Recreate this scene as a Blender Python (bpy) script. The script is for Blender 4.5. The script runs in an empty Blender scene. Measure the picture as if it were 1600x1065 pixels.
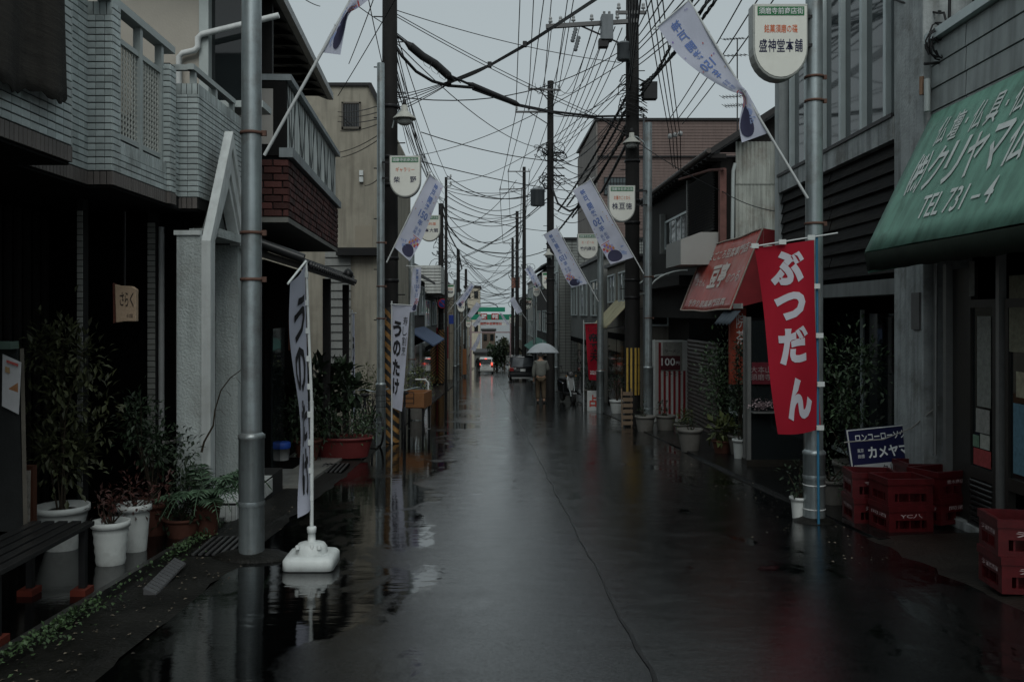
import bpy, bmesh, math, random
from mathutils import Vector, Matrix
random.seed(7)
SC = bpy.context.scene
COL = SC.collection
rad = math.radians

# ------------------------------------------------------------------ camera
cam_data = bpy.data.cameras.new('camera')
cam_data.sensor_width = 36.0
cam_data.lens = 31.5
cam_data.shift_x = 0.025
cam_data.shift_y = -0.0266
cam_data.clip_end = 4000
cam = bpy.data.objects.new('camera', cam_data)
COL.objects.link(cam)
cam.location = (0, 0, 1.5)
cam.rotation_euler = (rad(90), 0, 0)
SC.camera = cam
# ------------------------------------------------------------------ overcast sky
world = bpy.data.worlds.new('World')
SC.world = world
world.use_nodes = True
wn = world.node_tree
wn.nodes.clear()
w_out = wn.nodes.new('ShaderNodeOutputWorld')
w_bg = wn.nodes.new('ShaderNodeBackground')
w_sky = wn.nodes.new('ShaderNodeTexSky')
w_sky.sky_type = 'NISHITA'
w_sky.sun_disc = False
w_sky.sun_elevation = rad(48)
w_sky.sun_rotation = rad(184)
w_sky.air_density = 1.0
w_sky.dust_density = 4.0
w_hsv = wn.nodes.new('ShaderNodeHueSaturation')
w_hsv.inputs['Saturation'].default_value = 0.16
w_mix = wn.nodes.new('ShaderNodeMixRGB')
w_mix.inputs['Fac'].default_value = 0.82          # the cloud layer hides most of the clear sky
w_mix.inputs['Color2'].default_value = (3.42, 4.0, 4.2, 1)
wn.links.new(w_sky.outputs['Color'], w_hsv.inputs['Color'])
wn.links.new(w_hsv.outputs['Color'], w_mix.inputs['Color1'])
wn.links.new(w_mix.outputs['Color'], w_bg.inputs['Color'])
w_bg.inputs['Strength'].default_value = 0.102
wn.links.new(w_bg.outputs['Background'], w_out.inputs['Surface'])
sun_data = bpy.data.lights.new('sun', 'SUN')
sun_data.energy = 1.0
sun_data.angle = rad(40)
sun_data.color = (0.97, 1.0, 0.97)
sun = bpy.data.objects.new('sun', sun_data)
COL.objects.link(sun)
sun.rotation_euler = (rad(42), 0, rad(4))
SC.view_settings.view_transform = 'Standard'
SC.view_settings.look = 'None'
SC.view_settings.exposure = 0.2
SC.view_settings.gamma = 1.0
SC.view_settings.use_curve_mapping = False
SC.render.engine = 'CYCLES'
SC.cycles.use_denoising = True
SC.cycles.max_bounces = 6
SC.cycles.diffuse_bounces = 1
SC.cycles.glossy_bounces = 3
SC.cycles.transparent_max_bounces = 8

# ------------------------------------------------------------------ place: the street runs down a gentle slope along +y
F, VX, VY, EYE, G = 1400.0, 760.0, 490.0, 1.5, 71 / 1400.0
def P(px, py, d):
    return Vector(((px - VX) * d / F, d, EYE - (py - VY) * d / F))
def PX(px, d):
    return (px - VX) * d / F
def PZ(py, d):
    return EYE - (py - VY) * d / F
def gz(y):
    if y < 130: return -G * y
    t = min((y - 130) / 60.0, 1.0)
    return -G * 130 - G * 60 * (t - t * t / 2)

# ------------------------------------------------------------------ materials
MATS = {}
def mat(name, col, rough=0.6, metal=0.0, var=0.18, scale=5.0, bump=0.08, bscale=60.0, streak=0.0,
        ovar=0.0, spec=0.3, dirt=None, dirt_amt=0.0, trans=0.0, coat=0.0, stretch=(1, 1, 1)):
    if name in MATS: return MATS[name]
    m = bpy.data.materials.new(name)
    m.use_nodes = True
    nt = m.node_tree
    N, L = nt.nodes, nt.links
    b = N['Principled BSDF']
    tc = N.new('ShaderNodeTexCoord')
    mp = N.new('ShaderNodeMapping')
    mp.inputs['Scale'].default_value = stretch
    L.new(tc.outputs['Object'], mp.inputs['Vector'])
    no = N.new('ShaderNodeTexNoise')
    no.inputs['Scale'].default_value = scale
    no.inputs['Detail'].default_value = 6
    no.inputs['Roughness'].default_value = 0.65
    L.new(mp.outputs['Vector'], no.inputs['Vector'])
    mr = N.new('ShaderNodeMapRange')
    mr.inputs['From Min'].default_value = 0.25
    mr.inputs['From Max'].default_value = 0.75
    mr.inputs['To Min'].default_value = 1 - var
    mr.inputs['To Max'].default_value = 1 + var
    L.new(no.outputs['Fac'], mr.inputs['Value'])
    val = mr.outputs['Result']
    if streak:
        m2 = N.new('ShaderNodeMapping')
        m2.inputs['Scale'].default_value = (9, 9, 0.7)
        L.new(tc.outputs['Object'], m2.inputs['Vector'])
        n2 = N.new('ShaderNodeTexNoise')
        n2.inputs['Scale'].default_value = 1.0
        n2.inputs['Detail'].default_value = 5
        L.new(m2.outputs['Vector'], n2.inputs['Vector'])
        r2 = N.new('ShaderNodeMapRange')
        r2.inputs['From Min'].default_value = 0.42
        r2.inputs['From Max'].default_value = 0.72
        r2.inputs['To Min'].default_value = 1.0
        r2.inputs['To Max'].default_value = 1 - streak
        L.new(n2.outputs['Fac'], r2.inputs['Value'])
        mu = N.new('ShaderNodeMath'); mu.operation = 'MULTIPLY'
        L.new(val, mu.inputs[0]); L.new(r2.outputs['Result'], mu.inputs[1])
        val = mu.outputs[0]
    if ovar:
        oi = N.new('ShaderNodeObjectInfo')
        gi = N.new('ShaderNodeNewGeometry')
        ad = N.new('ShaderNodeMath'); ad.operation = 'ADD'
        L.new(oi.outputs['Random'], ad.inputs[0]); L.new(gi.outputs['Random Per Island'], ad.inputs[1])
        fr = N.new('ShaderNodeMath'); fr.operation = 'FRACT'
        L.new(ad.outputs[0], fr.inputs[0])
        r3 = N.new('ShaderNodeMapRange')
        r3.inputs['To Min'].default_value = 1 - ovar
        r3.inputs['To Max'].default_value = 1 + ovar
        L.new(fr.outputs[0], r3.inputs['Value'])
        mu = N.new('ShaderNodeMath'); mu.operation = 'MULTIPLY'
        L.new(val, mu.inputs[0]); L.new(r3.outputs['Result'], mu.inputs[1])
        val = mu.outputs[0]
    hs = N.new('ShaderNodeMixRGB'); hs.blend_type = 'MULTIPLY'
    hs.inputs['Fac'].default_value = 1.0
    hs.inputs['Color1'].default_value = (*col, 1)
    L.new(val, hs.inputs['Color2'])
    out = hs.outputs['Color']
    if dirt:
        n4 = N.new('ShaderNodeTexNoise')
        n4.inputs['Scale'].default_value = scale * 0.6 + 0.7
        n4.inputs['Detail'].default_value = 8
        n4.inputs['Roughness'].default_value = 0.7
        L.new(mp.outputs['Vector'], n4.inputs['Vector'])
        r4 = N.new('ShaderNodeMapRange')
        r4.inputs['From Min'].default_value = 0.5
        r4.inputs['From Max'].default_value = 0.68
        r4.inputs['To Max'].default_value = dirt_amt
        L.new(n4.outputs['Fac'], r4.inputs['Value'])
        md = N.new('ShaderNodeMixRGB')
        md.inputs['Color2'].default_value = (*dirt, 1)
        L.new(r4.outputs['Result'], md.inputs['Fac'])
        L.new(out, md.inputs['Color1'])
        out = md.outputs['Color']
    L.new(out, b.inputs['Base Color'])
    b.inputs['Roughness'].default_value = rough
    b.inputs['Metallic'].default_value = metal
    b.inputs['Specular IOR Level'].default_value = spec
    if trans:
        b.inputs['Transmission Weight'].default_value = trans
    if coat:
        b.inputs['Coat Weight'].default_value = coat
        b.inputs['Coat Roughness'].default_value = 0.08
    if bump:
        nb = N.new('ShaderNodeTexNoise')
        nb.inputs['Scale'].default_value = bscale
        nb.inputs['Detail'].default_value = 4
        L.new(mp.outputs['Vector'], nb.inputs['Vector'])
        bp = N.new('ShaderNodeBump')
        bp.inputs['Strength'].default_value = bump
        bp.inputs['Distance'].default_value = 0.02
        L.new(nb.outputs['Fac'], bp.inputs['Height'])
        L.new(bp.outputs['Normal'], b.inputs['Normal'])
    MATS[name] = m
    return m

def cloth_mat(name, col, through=0.35):
    if name in MATS: return MATS[name]
    m = bpy.data.materials.new(name); m.use_nodes = True
    N, L = m.node_tree.nodes, m.node_tree.links
    b = N['Principled BSDF']
    tc = N.new('ShaderNodeTexCoord')
    no = N.new('ShaderNodeTexNoise'); no.inputs['Scale'].default_value = 4; no.inputs['Detail'].default_value = 6
    L.new(tc.outputs['Object'], no.inputs['Vector'])
    mr = N.new('ShaderNodeMapRange'); mr.inputs['To Min'].default_value = 0.8; mr.inputs['To Max'].default_value = 1.12
    L.new(no.outputs['Fac'], mr.inputs['Value'])
    mx = N.new('ShaderNodeMixRGB'); mx.blend_type = 'MULTIPLY'; mx.inputs['Fac'].default_value = 1
    mx.inputs['Color1'].default_value = (*col, 1)
    L.new(mr.outputs['Result'], mx.inputs['Color2'])
    L.new(mx.outputs['Color'], b.inputs['Base Color'])
    b.inputs['Roughness'].default_value = 0.85
    b.inputs['Specular IOR Level'].default_value = 0.2
    tr = N.new('ShaderNodeBsdfTranslucent')
    L.new(mx.outputs['Color'], tr.inputs['Color'])
    ms = N.new('ShaderNodeMixShader'); ms.inputs['Fac'].default_value = through
    L.new(b.outputs['BSDF'], ms.inputs[1]); L.new(tr.outputs['BSDF'], ms.inputs[2])
    L.new(ms.outputs['Shader'], N['Material Output'].inputs['Surface'])
    MATS[name] = m
    return m

# ------------------------------------------------------------------ mesh builder
class MB:
    def __init__(s):
        s.v, s.f, s.sm = [], [], []
    def add(s, verts, faces, smooth=False):
        o = len(s.v)
        s.v.extend(tuple(v) for v in verts)
        s.f.extend(tuple(o + i for i in f) for f in faces)
        s.sm.extend([smooth] * len(faces))
        return s
    def box(s, x0, y0, z0, x1, y1, z1):
        x0, x1 = min(x0, x1), max(x0, x1); y0, y1 = min(y0, y1), max(y0, y1); z0, z1 = min(z0, z1), max(z0, z1)
        return s.add([(x0,y0,z0),(x1,y0,z0),(x1,y1,z0),(x0,y1,z0),(x0,y0,z1),(x1,y0,z1),(x1,y1,z1),(x0,y1,z1)],
              [(0,3,2,1),(4,5,6,7),(0,1,5,4),(1,2,6,5),(2,3,7,6),(3,0,4,7)])
    def obox(s, M, sx, sy, sz):
        vs = [M @ Vector((x*sx/2, y*sy/2, z*sz/2)) for z in (-1,1) for (x,y) in ((-1,-1),(1,-1),(1,1),(-1,1))]
        return s.add(vs, [(0,3,2,1),(4,5,6,7),(0,1,5,4),(1,2,6,5),(2,3,7,6),(3,0,4,7)])
    def bar(s, p0, p1, w, h=None, up=(0,0,1)):
        p0, p1 = Vector(p0), Vector(p1); h = h or w
        d = p1 - p0; y = d.normalized(); x = y.cross(Vector(up))
        if x.length < 1e-4: x = y.cross(Vector((1,0,0)))
        x.normalize(); z = x.cross(y)
        M = Matrix((x, y, z)).transposed().to_4x4(); M.translation = (p0 + p1) / 2
        return s.obox(M, w, d.length, h)
    def cyl(s, p0, p1, r0, r1=None, n=12, caps=True):
        p0, p1 = Vector(p0), Vector(p1); r1 = r0 if r1 is None else r1
        d = (p1 - p0).normalized(); x = d.orthogonal().normalized(); y = d.cross(x)
        a = [math.tau * i / n for i in range(n)]
        vs = [p0 + (x*math.cos(t) + y*math.sin(t))*r0 for t in a] + [p1 + (x*math.cos(t) + y*math.sin(t))*r1 for t in a]
        s.add(vs, [(i, (i+1) % n, n + (i+1) % n, n + i) for i in range(n)], True)
        if caps: s.add(vs, [tuple(range(n-1, -1, -1)), tuple(range(n, 2*n))])
        return s
    def tube(s, pts, r, n=6):
        pts = [Vector(p) for p in pts]; m = len(pts); vs = []; px = None
        for i, p in enumerate(pts):
            d = (pts[min(i+1, m-1)] - pts[max(i-1, 0)]).normalized()
            x = (px - d * px.dot(d)) if px is not None else d.orthogonal()
            if x.length < 1e-5: x = d.orthogonal()
            x.normalize(); px = x; y = d.cross(x)
            rr = r[i] if isinstance(r, (list, tuple)) else r
            vs += [p + (x*math.cos(math.tau*k/n) + y*math.sin(math.tau*k/n))*rr for k in range(n)]
        fs = [(i*n+k, i*n+(k+1) % n, (i+1)*n+(k+1) % n, (i+1)*n+k) for i in range(m-1) for k in range(n)]
        s.add(vs, fs, True)
        s.add(vs, [tuple(range(n-1, -1, -1)), tuple(range((m-1)*n, m*n))])
        return s
    def lathe(s, prof, n=20, c=(0,0,0), cap=True):
        m = len(prof); vs = [(c[0]+r*math.cos(math.tau*k/n), c[1]+r*math.sin(math.tau*k/n), c[2]+z) for r, z in prof for k in range(n)]
        s.add(vs, [(i*n+k, i*n+(k+1) % n, (i+1)*n+(k+1) % n, (i+1)*n+k) for i in range(m-1) for k in range(n)], True)
        if cap: s.add(vs, [tuple(range(n-1, -1, -1)), tuple(range((m-1)*n, m*n))])
        return s
    def prism(s, poly, ext):
        n = len(poly); e = Vector(ext); a = [Vector(p) for p in poly]; b = [p + e for p in a]
        return s.add(a + b, [tuple(range(n-1, -1, -1)), tuple(range(n, 2*n))] + [(i, (i+1) % n, n+(i+1) % n, n+i) for i in range(n)])
    def grid(s, fn, nu, nv, smooth=True):
        vs = [fn(i/nu, j/nv) for j in range(nv+1) for i in range(nu+1)]; w = nu + 1
        return s.add(vs, [(j*w+i, j*w+i+1, (j+1)*w+i+1, (j+1)*w+i) for j in range(nv) for i in range(nu)], smooth)
    def quad(s, a, b, c, d):
        return s.add([a, b, c, d], [(0,1,2,3)])
    def mesh(s, name):
        me = bpy.data.meshes.new(name)
        me.from_pydata(s.v, [], s.f)
        me.polygons.foreach_set('use_smooth', s.sm)
        me.update()
        return me

def fix_normals(me):
    bm = bmesh.new(); bm.from_mesh(me)
    bmesh.ops.recalc_face_normals(bm, faces=bm.faces)
    bm.to_mesh(me); bm.free()

def part(name, mb, m, parent=None, label=None, kind=None, bevel=0, solid=0, fix=True):
    me = mb if isinstance(mb, bpy.types.Mesh) else mb.mesh(name)
    if fix and not isinstance(mb, bpy.types.Mesh): fix_normals(me)
    o = bpy.data.objects.new(name, me)
    if len(me.materials) == 0: me.materials.append(m)
    COL.objects.link(o)
    if parent is not None: o.parent = parent
    if label: o['label'] = label
    if kind: o['kind'] = kind
    if bevel:
        bv = o.modifiers.new('bevel', 'BEVEL'); bv.width = bevel; bv.segments = 2; bv.limit_method = 'ANGLE'
    if solid:
        sd = o.modifiers.new('solidify', 'SOLIDIFY'); sd.thickness = solid; sd.offset = 0
    return o
def thing(name, label, cat, loc=(0,0,0), rz=0.0, group=None, parent=None):
    o = bpy.data.objects.new(name, None); COL.objects.link(o)
    o.empty_display_size = 0.2
    o.location = loc; o.rotation_euler = (0, 0, rz)
    o['label'] = label; o['category'] = cat
    if group: o['group'] = group
    return o
def tag(o, label, cat, group=None):
    o['label'] = label; o['category'] = cat
    if group: o['group'] = group
    return o
def struct(name, mb, m, parent=None):
    o = part(name, mb, m, parent)
    o['kind'] = 'structure'
    return o

# ------------------------------------------------------------------ lettering (outline glyphs filled as flat meshes)
_tc = {}
def glyphs(s, bold=0.0, res=2):
    k = (s, bold, res)
    if k not in _tc:
        c = bpy.data.curves.new('lettering', 'FONT'); c.body = s; c.offset = bold; c.resolution_u = res
        o = bpy.data.objects.new('lettering', c)
        me = bpy.data.meshes.new_from_object(o)
        _tc[k] = ([tuple(v.co[:2]) for v in me.vertices], [tuple(p.vertices) for p in me.polygons])
        bpy.data.objects.remove(o); bpy.data.meshes.remove(me); bpy.data.curves.remove(c)
    return _tc[k]
def fit(s, box, bold=0.0, res=2, keep=False):
    """glyph outline stretched into box = (u0, v0, u1, v1)"""
    vs, fs = glyphs(s, bold, res)
    xs = [v[0] for v in vs]; ys = [v[1] for v in vs]
    x0, x1, y0, y1 = min(xs), max(xs), min(ys), max(ys)
    u0, v0, u1, v1 = box
    return [(u0 + (x-x0)/max(x1-x0, 1e-6)*(u1-u0), v0 + (y-y0)/max(y1-y0, 1e-6)*(v1-v0)) for x, y in vs], fs
def column(s, box, bold=0.0, res=2, gap=0.12):
    """characters stacked downwards in box"""
    u0, v0, u1, v1 = box; n = len(s); h = (v1 - v0) / n
    V, Fc = [], []
    for i, ch in enumerate(s):
        vs, fs = fit(ch, (u0, v1 - (i+1)*h + gap*h/2, u1, v1 - i*h - gap*h/2), bold, res)
        o = len(V); V += vs; Fc += [tuple(o+j for j in f) for f in fs]
    return V, Fc
def join2(*sets):
    V, Fc = [], []
    for vs, fs in sets:
        o = len(V); V += vs; Fc += [tuple(o+j for j in f) for f in fs]
    return V, Fc
def lettering(sets, place, m, parent, cut=None, name='lettering'):
    """2-d outline mapped through place(u, v) -> point; cut = step at which the outline is split so it follows a bent sheet"""
    V, Fc = sets
    bm = bmesh.new()
    bv = [bm.verts.new((x, y, 0)) for x, y in V]
    for f in Fc:
        try: bm.faces.new([bv[i] for i in f])
        except ValueError: pass
    if cut:
        xs = [v[0] for v in V]; ys = [v[1] for v in V]
        for ax, lo, hi in ((0, min(xs), max(xs)), (1, min(ys), max(ys))):
            t = lo + cut
            while t < hi:
                nrm = (1,0,0) if ax == 0 else (0,1,0)
                bmesh.ops.bisect_plane(bm, geom=bm.verts[:] + bm.edges[:] + bm.faces[:], plane_co=(t,0,0) if ax == 0 else (0,t,0), plane_no=nrm)
                t += cut
    for v in bm.verts: v.co = place(v.co.x, v.co.y)
    me = bpy.data.meshes.new(name); bm.to_mesh(me); bm.free()
    return part(name, me, m, parent)
def on_plane(o, ux, uy):
    o, ux, uy = Vector(o), Vector(ux), Vector(uy)
    return lambda u, v: o + ux*u + uy*v

# ------------------------------------------------------------------ common materials
steel = mat('galvanised_steel', (0.34, 0.385, 0.395), 0.36, 0.6, 0.22, 3, 0.05, 80, streak=0.5, dirt=(0.11, 0.075, 0.05), dirt_amt=0.55)
darkmetal = mat('dark_metal', (0.018, 0.018, 0.019), 0.45, 0.3, 0.2, 6)
rust = mat('rust', (0.11, 0.06, 0.045), 0.8, 0, 0.4, 18)
concrete_pole = mat('pole_concrete', (0.014, 0.013, 0.0125), 0.8, 0, 0.3, 5, 0.15, 40, streak=0.4)
black_rubber = mat('black_cable', (0.012, 0.012, 0.013), 0.55, 0, 0.2)
white_paint = mat('white_paint', (0.62, 0.64, 0.63), 0.45, 0, 0.12, 6, streak=0.2)
white_plastic = mat('white_plastic', (0.56, 0.59, 0.58), 0.45, 0, 0.12, 8, 0.03, dirt=(.3, .3, .28), dirt_amt=.4)
black_ink = mat('black_print', (0.015, 0.015, 0.018), 0.7, 0, 0.05, bump=0)
navy_ink = mat('navy_print', (0.02, 0.022, 0.06), 0.7, 0, 0.05, bump=0)
white_ink = mat('white_print', (0.72, 0.74, 0.74), 0.6, 0, 0.12, 9, bump=0)
red_ink = mat('red_print', (0.55, 0.06, 0.04), 0.6, 0, 0.1, bump=0)
orange_ink = mat('orange_print', (0.62, 0.14, 0.05), 0.6, 0, 0.1, bump=0)
blue_ink = mat('blue_print', (0.10, 0.16, 0.38), 0.7, 0, 0.1, bump=0)
green_paint = mat('green_band', (0.02, 0.15, 0.055), 0.45, 0, 0.12)
flag_cloth = cloth_mat('flag_cloth', (0.66, 0.68, 0.80), 0.45)
dark_wood = mat('dark_wood', (0.011, 0.01, 0.0095), 0.65, 0, 0.4, 3, 0.2, 30, ovar=0.35, stretch=(1, 0.15, 1))
terracotta = mat('terracotta', (0.08, 0.03, 0.02), 0.8, 0, 0.25, 8)
glass_dark = mat('dark_glass', (0.012, 0.015, 0.016), 0.04, 0, 0.1, 2, 0.0, spec=0.6)
void = mat('unlit_interior', (0.003, 0.003, 0.003), 0.95, 0, 0.3, spec=.03)  # near-black colour stands in for deep shade in rooms and recesses
# ------------------------------------------------------------------ world-coordinate things
WT = {}
def thingw(name, label, cat, base, group=None):
    o = thing(name, label, cat, base, 0, group)
    WT[o.name] = Matrix.Translation(Vector(base)).inverted()
    return o
_part0 = part
def part(name, mb, m, parent=None, **k):
    o = _part0(name, mb, m, parent, **k)
    if parent is not None and parent.name in WT:
        o.matrix_parent_inverse = WT[parent.name]
    return o

# ------------------------------------------------------------------ ground, road, gutters, terraces
ys = [-60, -20, 0, 20, 40, 60, 80, 100, 120, 130, 140, 150, 160, 170, 180, 190, 220, 400, 1000, 3000]
def strip(xa, xb, ylist, dz, name, m):
    mb = MB()
    pts = []
    for y in ylist:
        a = xa(y) if callable(xa) else xa
        b = xb(y) if callable(xb) else xb
        pts += [(a, y, gz(y) + dz), (b, y, gz(y) + dz)]
    mb.add(pts, [(2*i, 2*i+1, 2*i+3, 2*i+2) for i in range(len(ylist)-1)])
    return struct(name, mb, m)
wet_soil = mat('wet_concrete_ground', (0.007, 0.007, 0.0068), 0.25, 0, 0.35, 1.5, 0.15, 50)
strip(-900, 900, ys, -0.02, 'ground', wet_soil)

def wet_asphalt():
    m = bpy.data.materials.new('wet_asphalt'); m.use_nodes = True
    N, L = m.node_tree.nodes, m.node_tree.links
    b = N['Principled BSDF']
    tc = N.new('ShaderNodeTexCoord')
    sep = N.new('ShaderNodeSeparateXYZ'); L.new(tc.outputs['Object'], sep.inputs['Vector'])
    def noise(scale, detail=5, vec=None, rough=0.6, dist=0.0):
        n = N.new('ShaderNodeTexNoise'); n.inputs['Scale'].default_value = scale
        n.inputs['Detail'].default_value = detail; n.inputs['Roughness'].default_value = rough
        n.inputs['Distortion'].default_value = dist
        L.new(vec or tc.outputs['Object'], n.inputs['Vector']); return n.outputs['Fac']
    def math_(op, a, c):
        n = N.new('ShaderNodeMath'); n.operation = op
        for i, q in enumerate((a, c)):
            if isinstance(q, (int, float)): n.inputs[i].default_value = q
            else: L.new(q, n.inputs[i])
        return n.outputs[0]
    def rng(v, a, c, d, e, smooth=True):
        n = N.new('ShaderNodeMapRange'); n.interpolation_type = 'SMOOTHSTEP' if smooth else 'LINEAR'
        n.inputs['From Min'].default_value = a; n.inputs['From Max'].default_value = c
        n.inputs['To Min'].default_value = d; n.inputs['To Max'].default_value = e
        L.new(v, n.inputs['Value']); return n.outputs['Result']
    mp = N.new('ShaderNodeMapping'); mp.inputs['Scale'].default_value = (1.0, 0.45, 1.0)
    L.new(tc.outputs['Object'], mp.inputs['Vector'])
    big = noise(1.5, 9, mp.outputs['Vector'], 0.66, 0.5)
    off = math_('SUBTRACT', 0.6, sep.outputs['X'])
    offr = math_('SUBTRACT', sep.outputs['X'], 1.2)
    camber = math_('ADD', rng(off, 0.3, 2.0, 0.0, 0.2), rng(offr, 0.3, 1.8, 0.0, 0.07))
    wet = rng(math_('ADD', big, camber), 0.56, 0.68, 0.0, 1.0)      # 1 = standing water
    grain = noise(62, 5, None, 0.85)
    blot = noise(3.2, 8, None, 0.72)
    base = math_('MULTIPLY', rng(grain, 0.38, 0.66, 0.1, 2.4, False), rng(blot, 0.3, 0.7, 0.72, 1.25, False))
    base = math_('MULTIPLY', base, rng(wet, 0, 1, 1.0, 0.5))
    mul = N.new('ShaderNodeMixRGB'); mul.blend_type = 'MULTIPLY'; mul.inputs['Fac'].default_value = 1
    mul.inputs['Color1'].default_value = (0.0032, 0.0036, 0.0036, 1)
    L.new(base, mul.inputs['Color2']); L.new(mul.outputs['Color'], b.inputs['Base Color'])
    rough = math_('ADD', rng(wet, 0, 1, 0.135, 0.025), math_('MULTIPLY', rng(blot, 0.33, 0.67, -0.085, 0.10, False), rng(wet, 0, 1, 1, 0.1)))
    L.new(rough, b.inputs['Roughness'])
    L.new(math_('MULTIPLY', rng(grain, 0.36, 0.64, 0.15, 1.5, False), 1.0), b.inputs['Specular IOR Level'])
    bp = N.new('ShaderNodeBump'); bp.inputs['Distance'].default_value = 0.0014
    L.new(rng(wet, 0, 1, 0.6, 0.05), bp.inputs['Strength'])
    L.new(grain, bp.inputs['Height'])
    mp2 = N.new('ShaderNodeMapping'); mp2.inputs['Scale'].default_value = (0.8, 2.2, 1.0)
    L.new(tc.outputs['Object'], mp2.inputs['Vector'])
    rip = noise(3.2, 3, mp2.outputs['Vector'], 0.5)
    bp2 = N.new('ShaderNodeBump'); bp2.inputs['Distance'].default_value = 0.010
    bp2.inputs['Strength'].default_value = 0.22
    L.new(rip, bp2.inputs['Height']); L.new(bp.outputs['Normal'], bp2.inputs['Normal'])
    L.new(bp2.outputs['Normal'], b.inputs['Normal'])
    return m
asphalt = wet_asphalt()
rys = [-6 + i for i in range(0, 60)] + [55 + 5*i for i in range(0, 20)]
strip(-1.82, lambda y: 3.22 + 0.12*math.sin(y*0.4) if y > 6 else 3.2, rys, 0.004, 'road', asphalt)
# patch seam that runs down the middle of the carriageway
tar = mat('tar_seam', (0.006, 0.006, 0.006), 0.35, 0, 0.3, 20, 0.4, 90)
mb = MB(); pv = []; rnd = random.Random(3)
sx = 0.78
for i in range(220):
    y = 3.2 + i*0.28; sx = 0.78 + 0.006*math.sin(y*0.5) + 0.004*math.sin(y*3.1) + rnd.uniform(-.012, .012)
    w = 0.0015 + 0.012*max(0, math.sin(y*1.7 + 2*math.sin(y*.6)))*rnd.random() + rnd.random()*0.005
    pv += [(sx-w, y, gz(y)+0.0085), (sx+w, y, gz(y)+0.0085)]
mb.add(pv, [(2*i, 2*i+1, 2*i+3, 2*i+2) for i in range(219)])
struct('road_seam', mb, tar)

gut = mat('gutter_concrete', (0.013, 0.0125, 0.011), 0.45, 0, 0.6, 3, 0.5, 40, dirt=(0.003, 0.0035, 0.0025), dirt_amt=0.95, spec=.12)
mb = MB()
gy = [2 + .5*i for i in range(0, 40)]
pv = []
for y in gy:
    pv += [(-2.42, y, gz(y)-.01), (-2.3, y, gz(y)+0.02), (-1.95+.03*math.sin(y*3), y, gz(y)+0.014), (-1.80+.05*math.sin(y*5)+.03*math.sin(y*11), y, gz(y)+.001)]
for i in range(len(gy)-1):
    for k in range(3): mb.add([pv[4*i+k], pv[4*i+k+1], pv[4*i+4+k+1], pv[4*i+4+k]], [(0,1,2,3)])
struct('gutter', mb, gut)
wet_tile = mat('wet_terrace', (0.003, 0.003, 0.003), 0.1, 0, 0.4, 2, 0.05, 12)
def slab(name, x0, x1, y0, y1, h, m, n=10):
    mb = MB(); pv = []
    for i in range(n+1):
        y = y0 + (y1-y0)*i/n
        pv += [(x0, y, gz(y)-.1), (x0, y, gz(y)+h), (x1, y, gz(y)+h), (x1, y, gz(y)-.1)]
    for i in range(n):
        for k in range(3): mb.add([pv[4*i+k], pv[4*i+k+1], pv[4*i+5+k], pv[4*i+4+k]], [(0,1,2,3)])
    mb.add(pv[:4], [(0,1,2,3)]); mb.add(pv[-4:], [(3,2,1,0)])
    return struct(name, mb, m)
slab('terrace', -6.0, -2.46, 2.0, 8.25, 0.03, wet_tile)
kerb_m = mat('kerb_stone', (0.028, 0.028, 0.026), 0.35, 0, 0.4, 6, 0.2)
slab('kerb', -2.46, -2.41, 2.0, 8.25, 0.045, kerb_m)
pale_conc = mat('pale_concrete', (0.19, 0.19, 0.175), 0.35, 0, 0.3, 2, 0.12, 40, dirt=(0.05, 0.05, 0.045), dirt_amt=0.6)
slab('forecourt_pavement', -6.0, -2.12, 10.3, 14.8, 0.05, pale_conc)
slab('pavement_left', -6.0, -1.83, 14.85, 60, 0.03, wet_soil)
dark_conc = mat('right_apron_concrete', (0.02, 0.018, 0.015), 0.3, 0, 0.45, 2.5, 0.35, 40, dirt=(0.008, 0.008, 0.008), dirt_amt=0.8)
slab('pavement_right', 3.24, 9.0, 7.4, 60, 0.02, wet_soil)
# shop apron on the near right: sloping worn concrete with an uneven edge
mb = MB(); pv = []
for i in range(26):
    y = 3.0 + i*0.18
    e = 3.17 + 0.03*math.sin(i*1.7) + 0.02*math.sin(i*4.1)
    pv += [(e, y, gz(y)+.002), (e+.3, y, gz(y)+.03), (4.6, y, gz(y)+.07)]
for i in range(25):
    for k in range(2): mb.add([pv[3*i+k], pv[3*i+k+1], pv[3*i+4+k], pv[3*i+3+k]], [(0,1,2,3)])
struct('shop_apron', mb, dark_conc)

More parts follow.
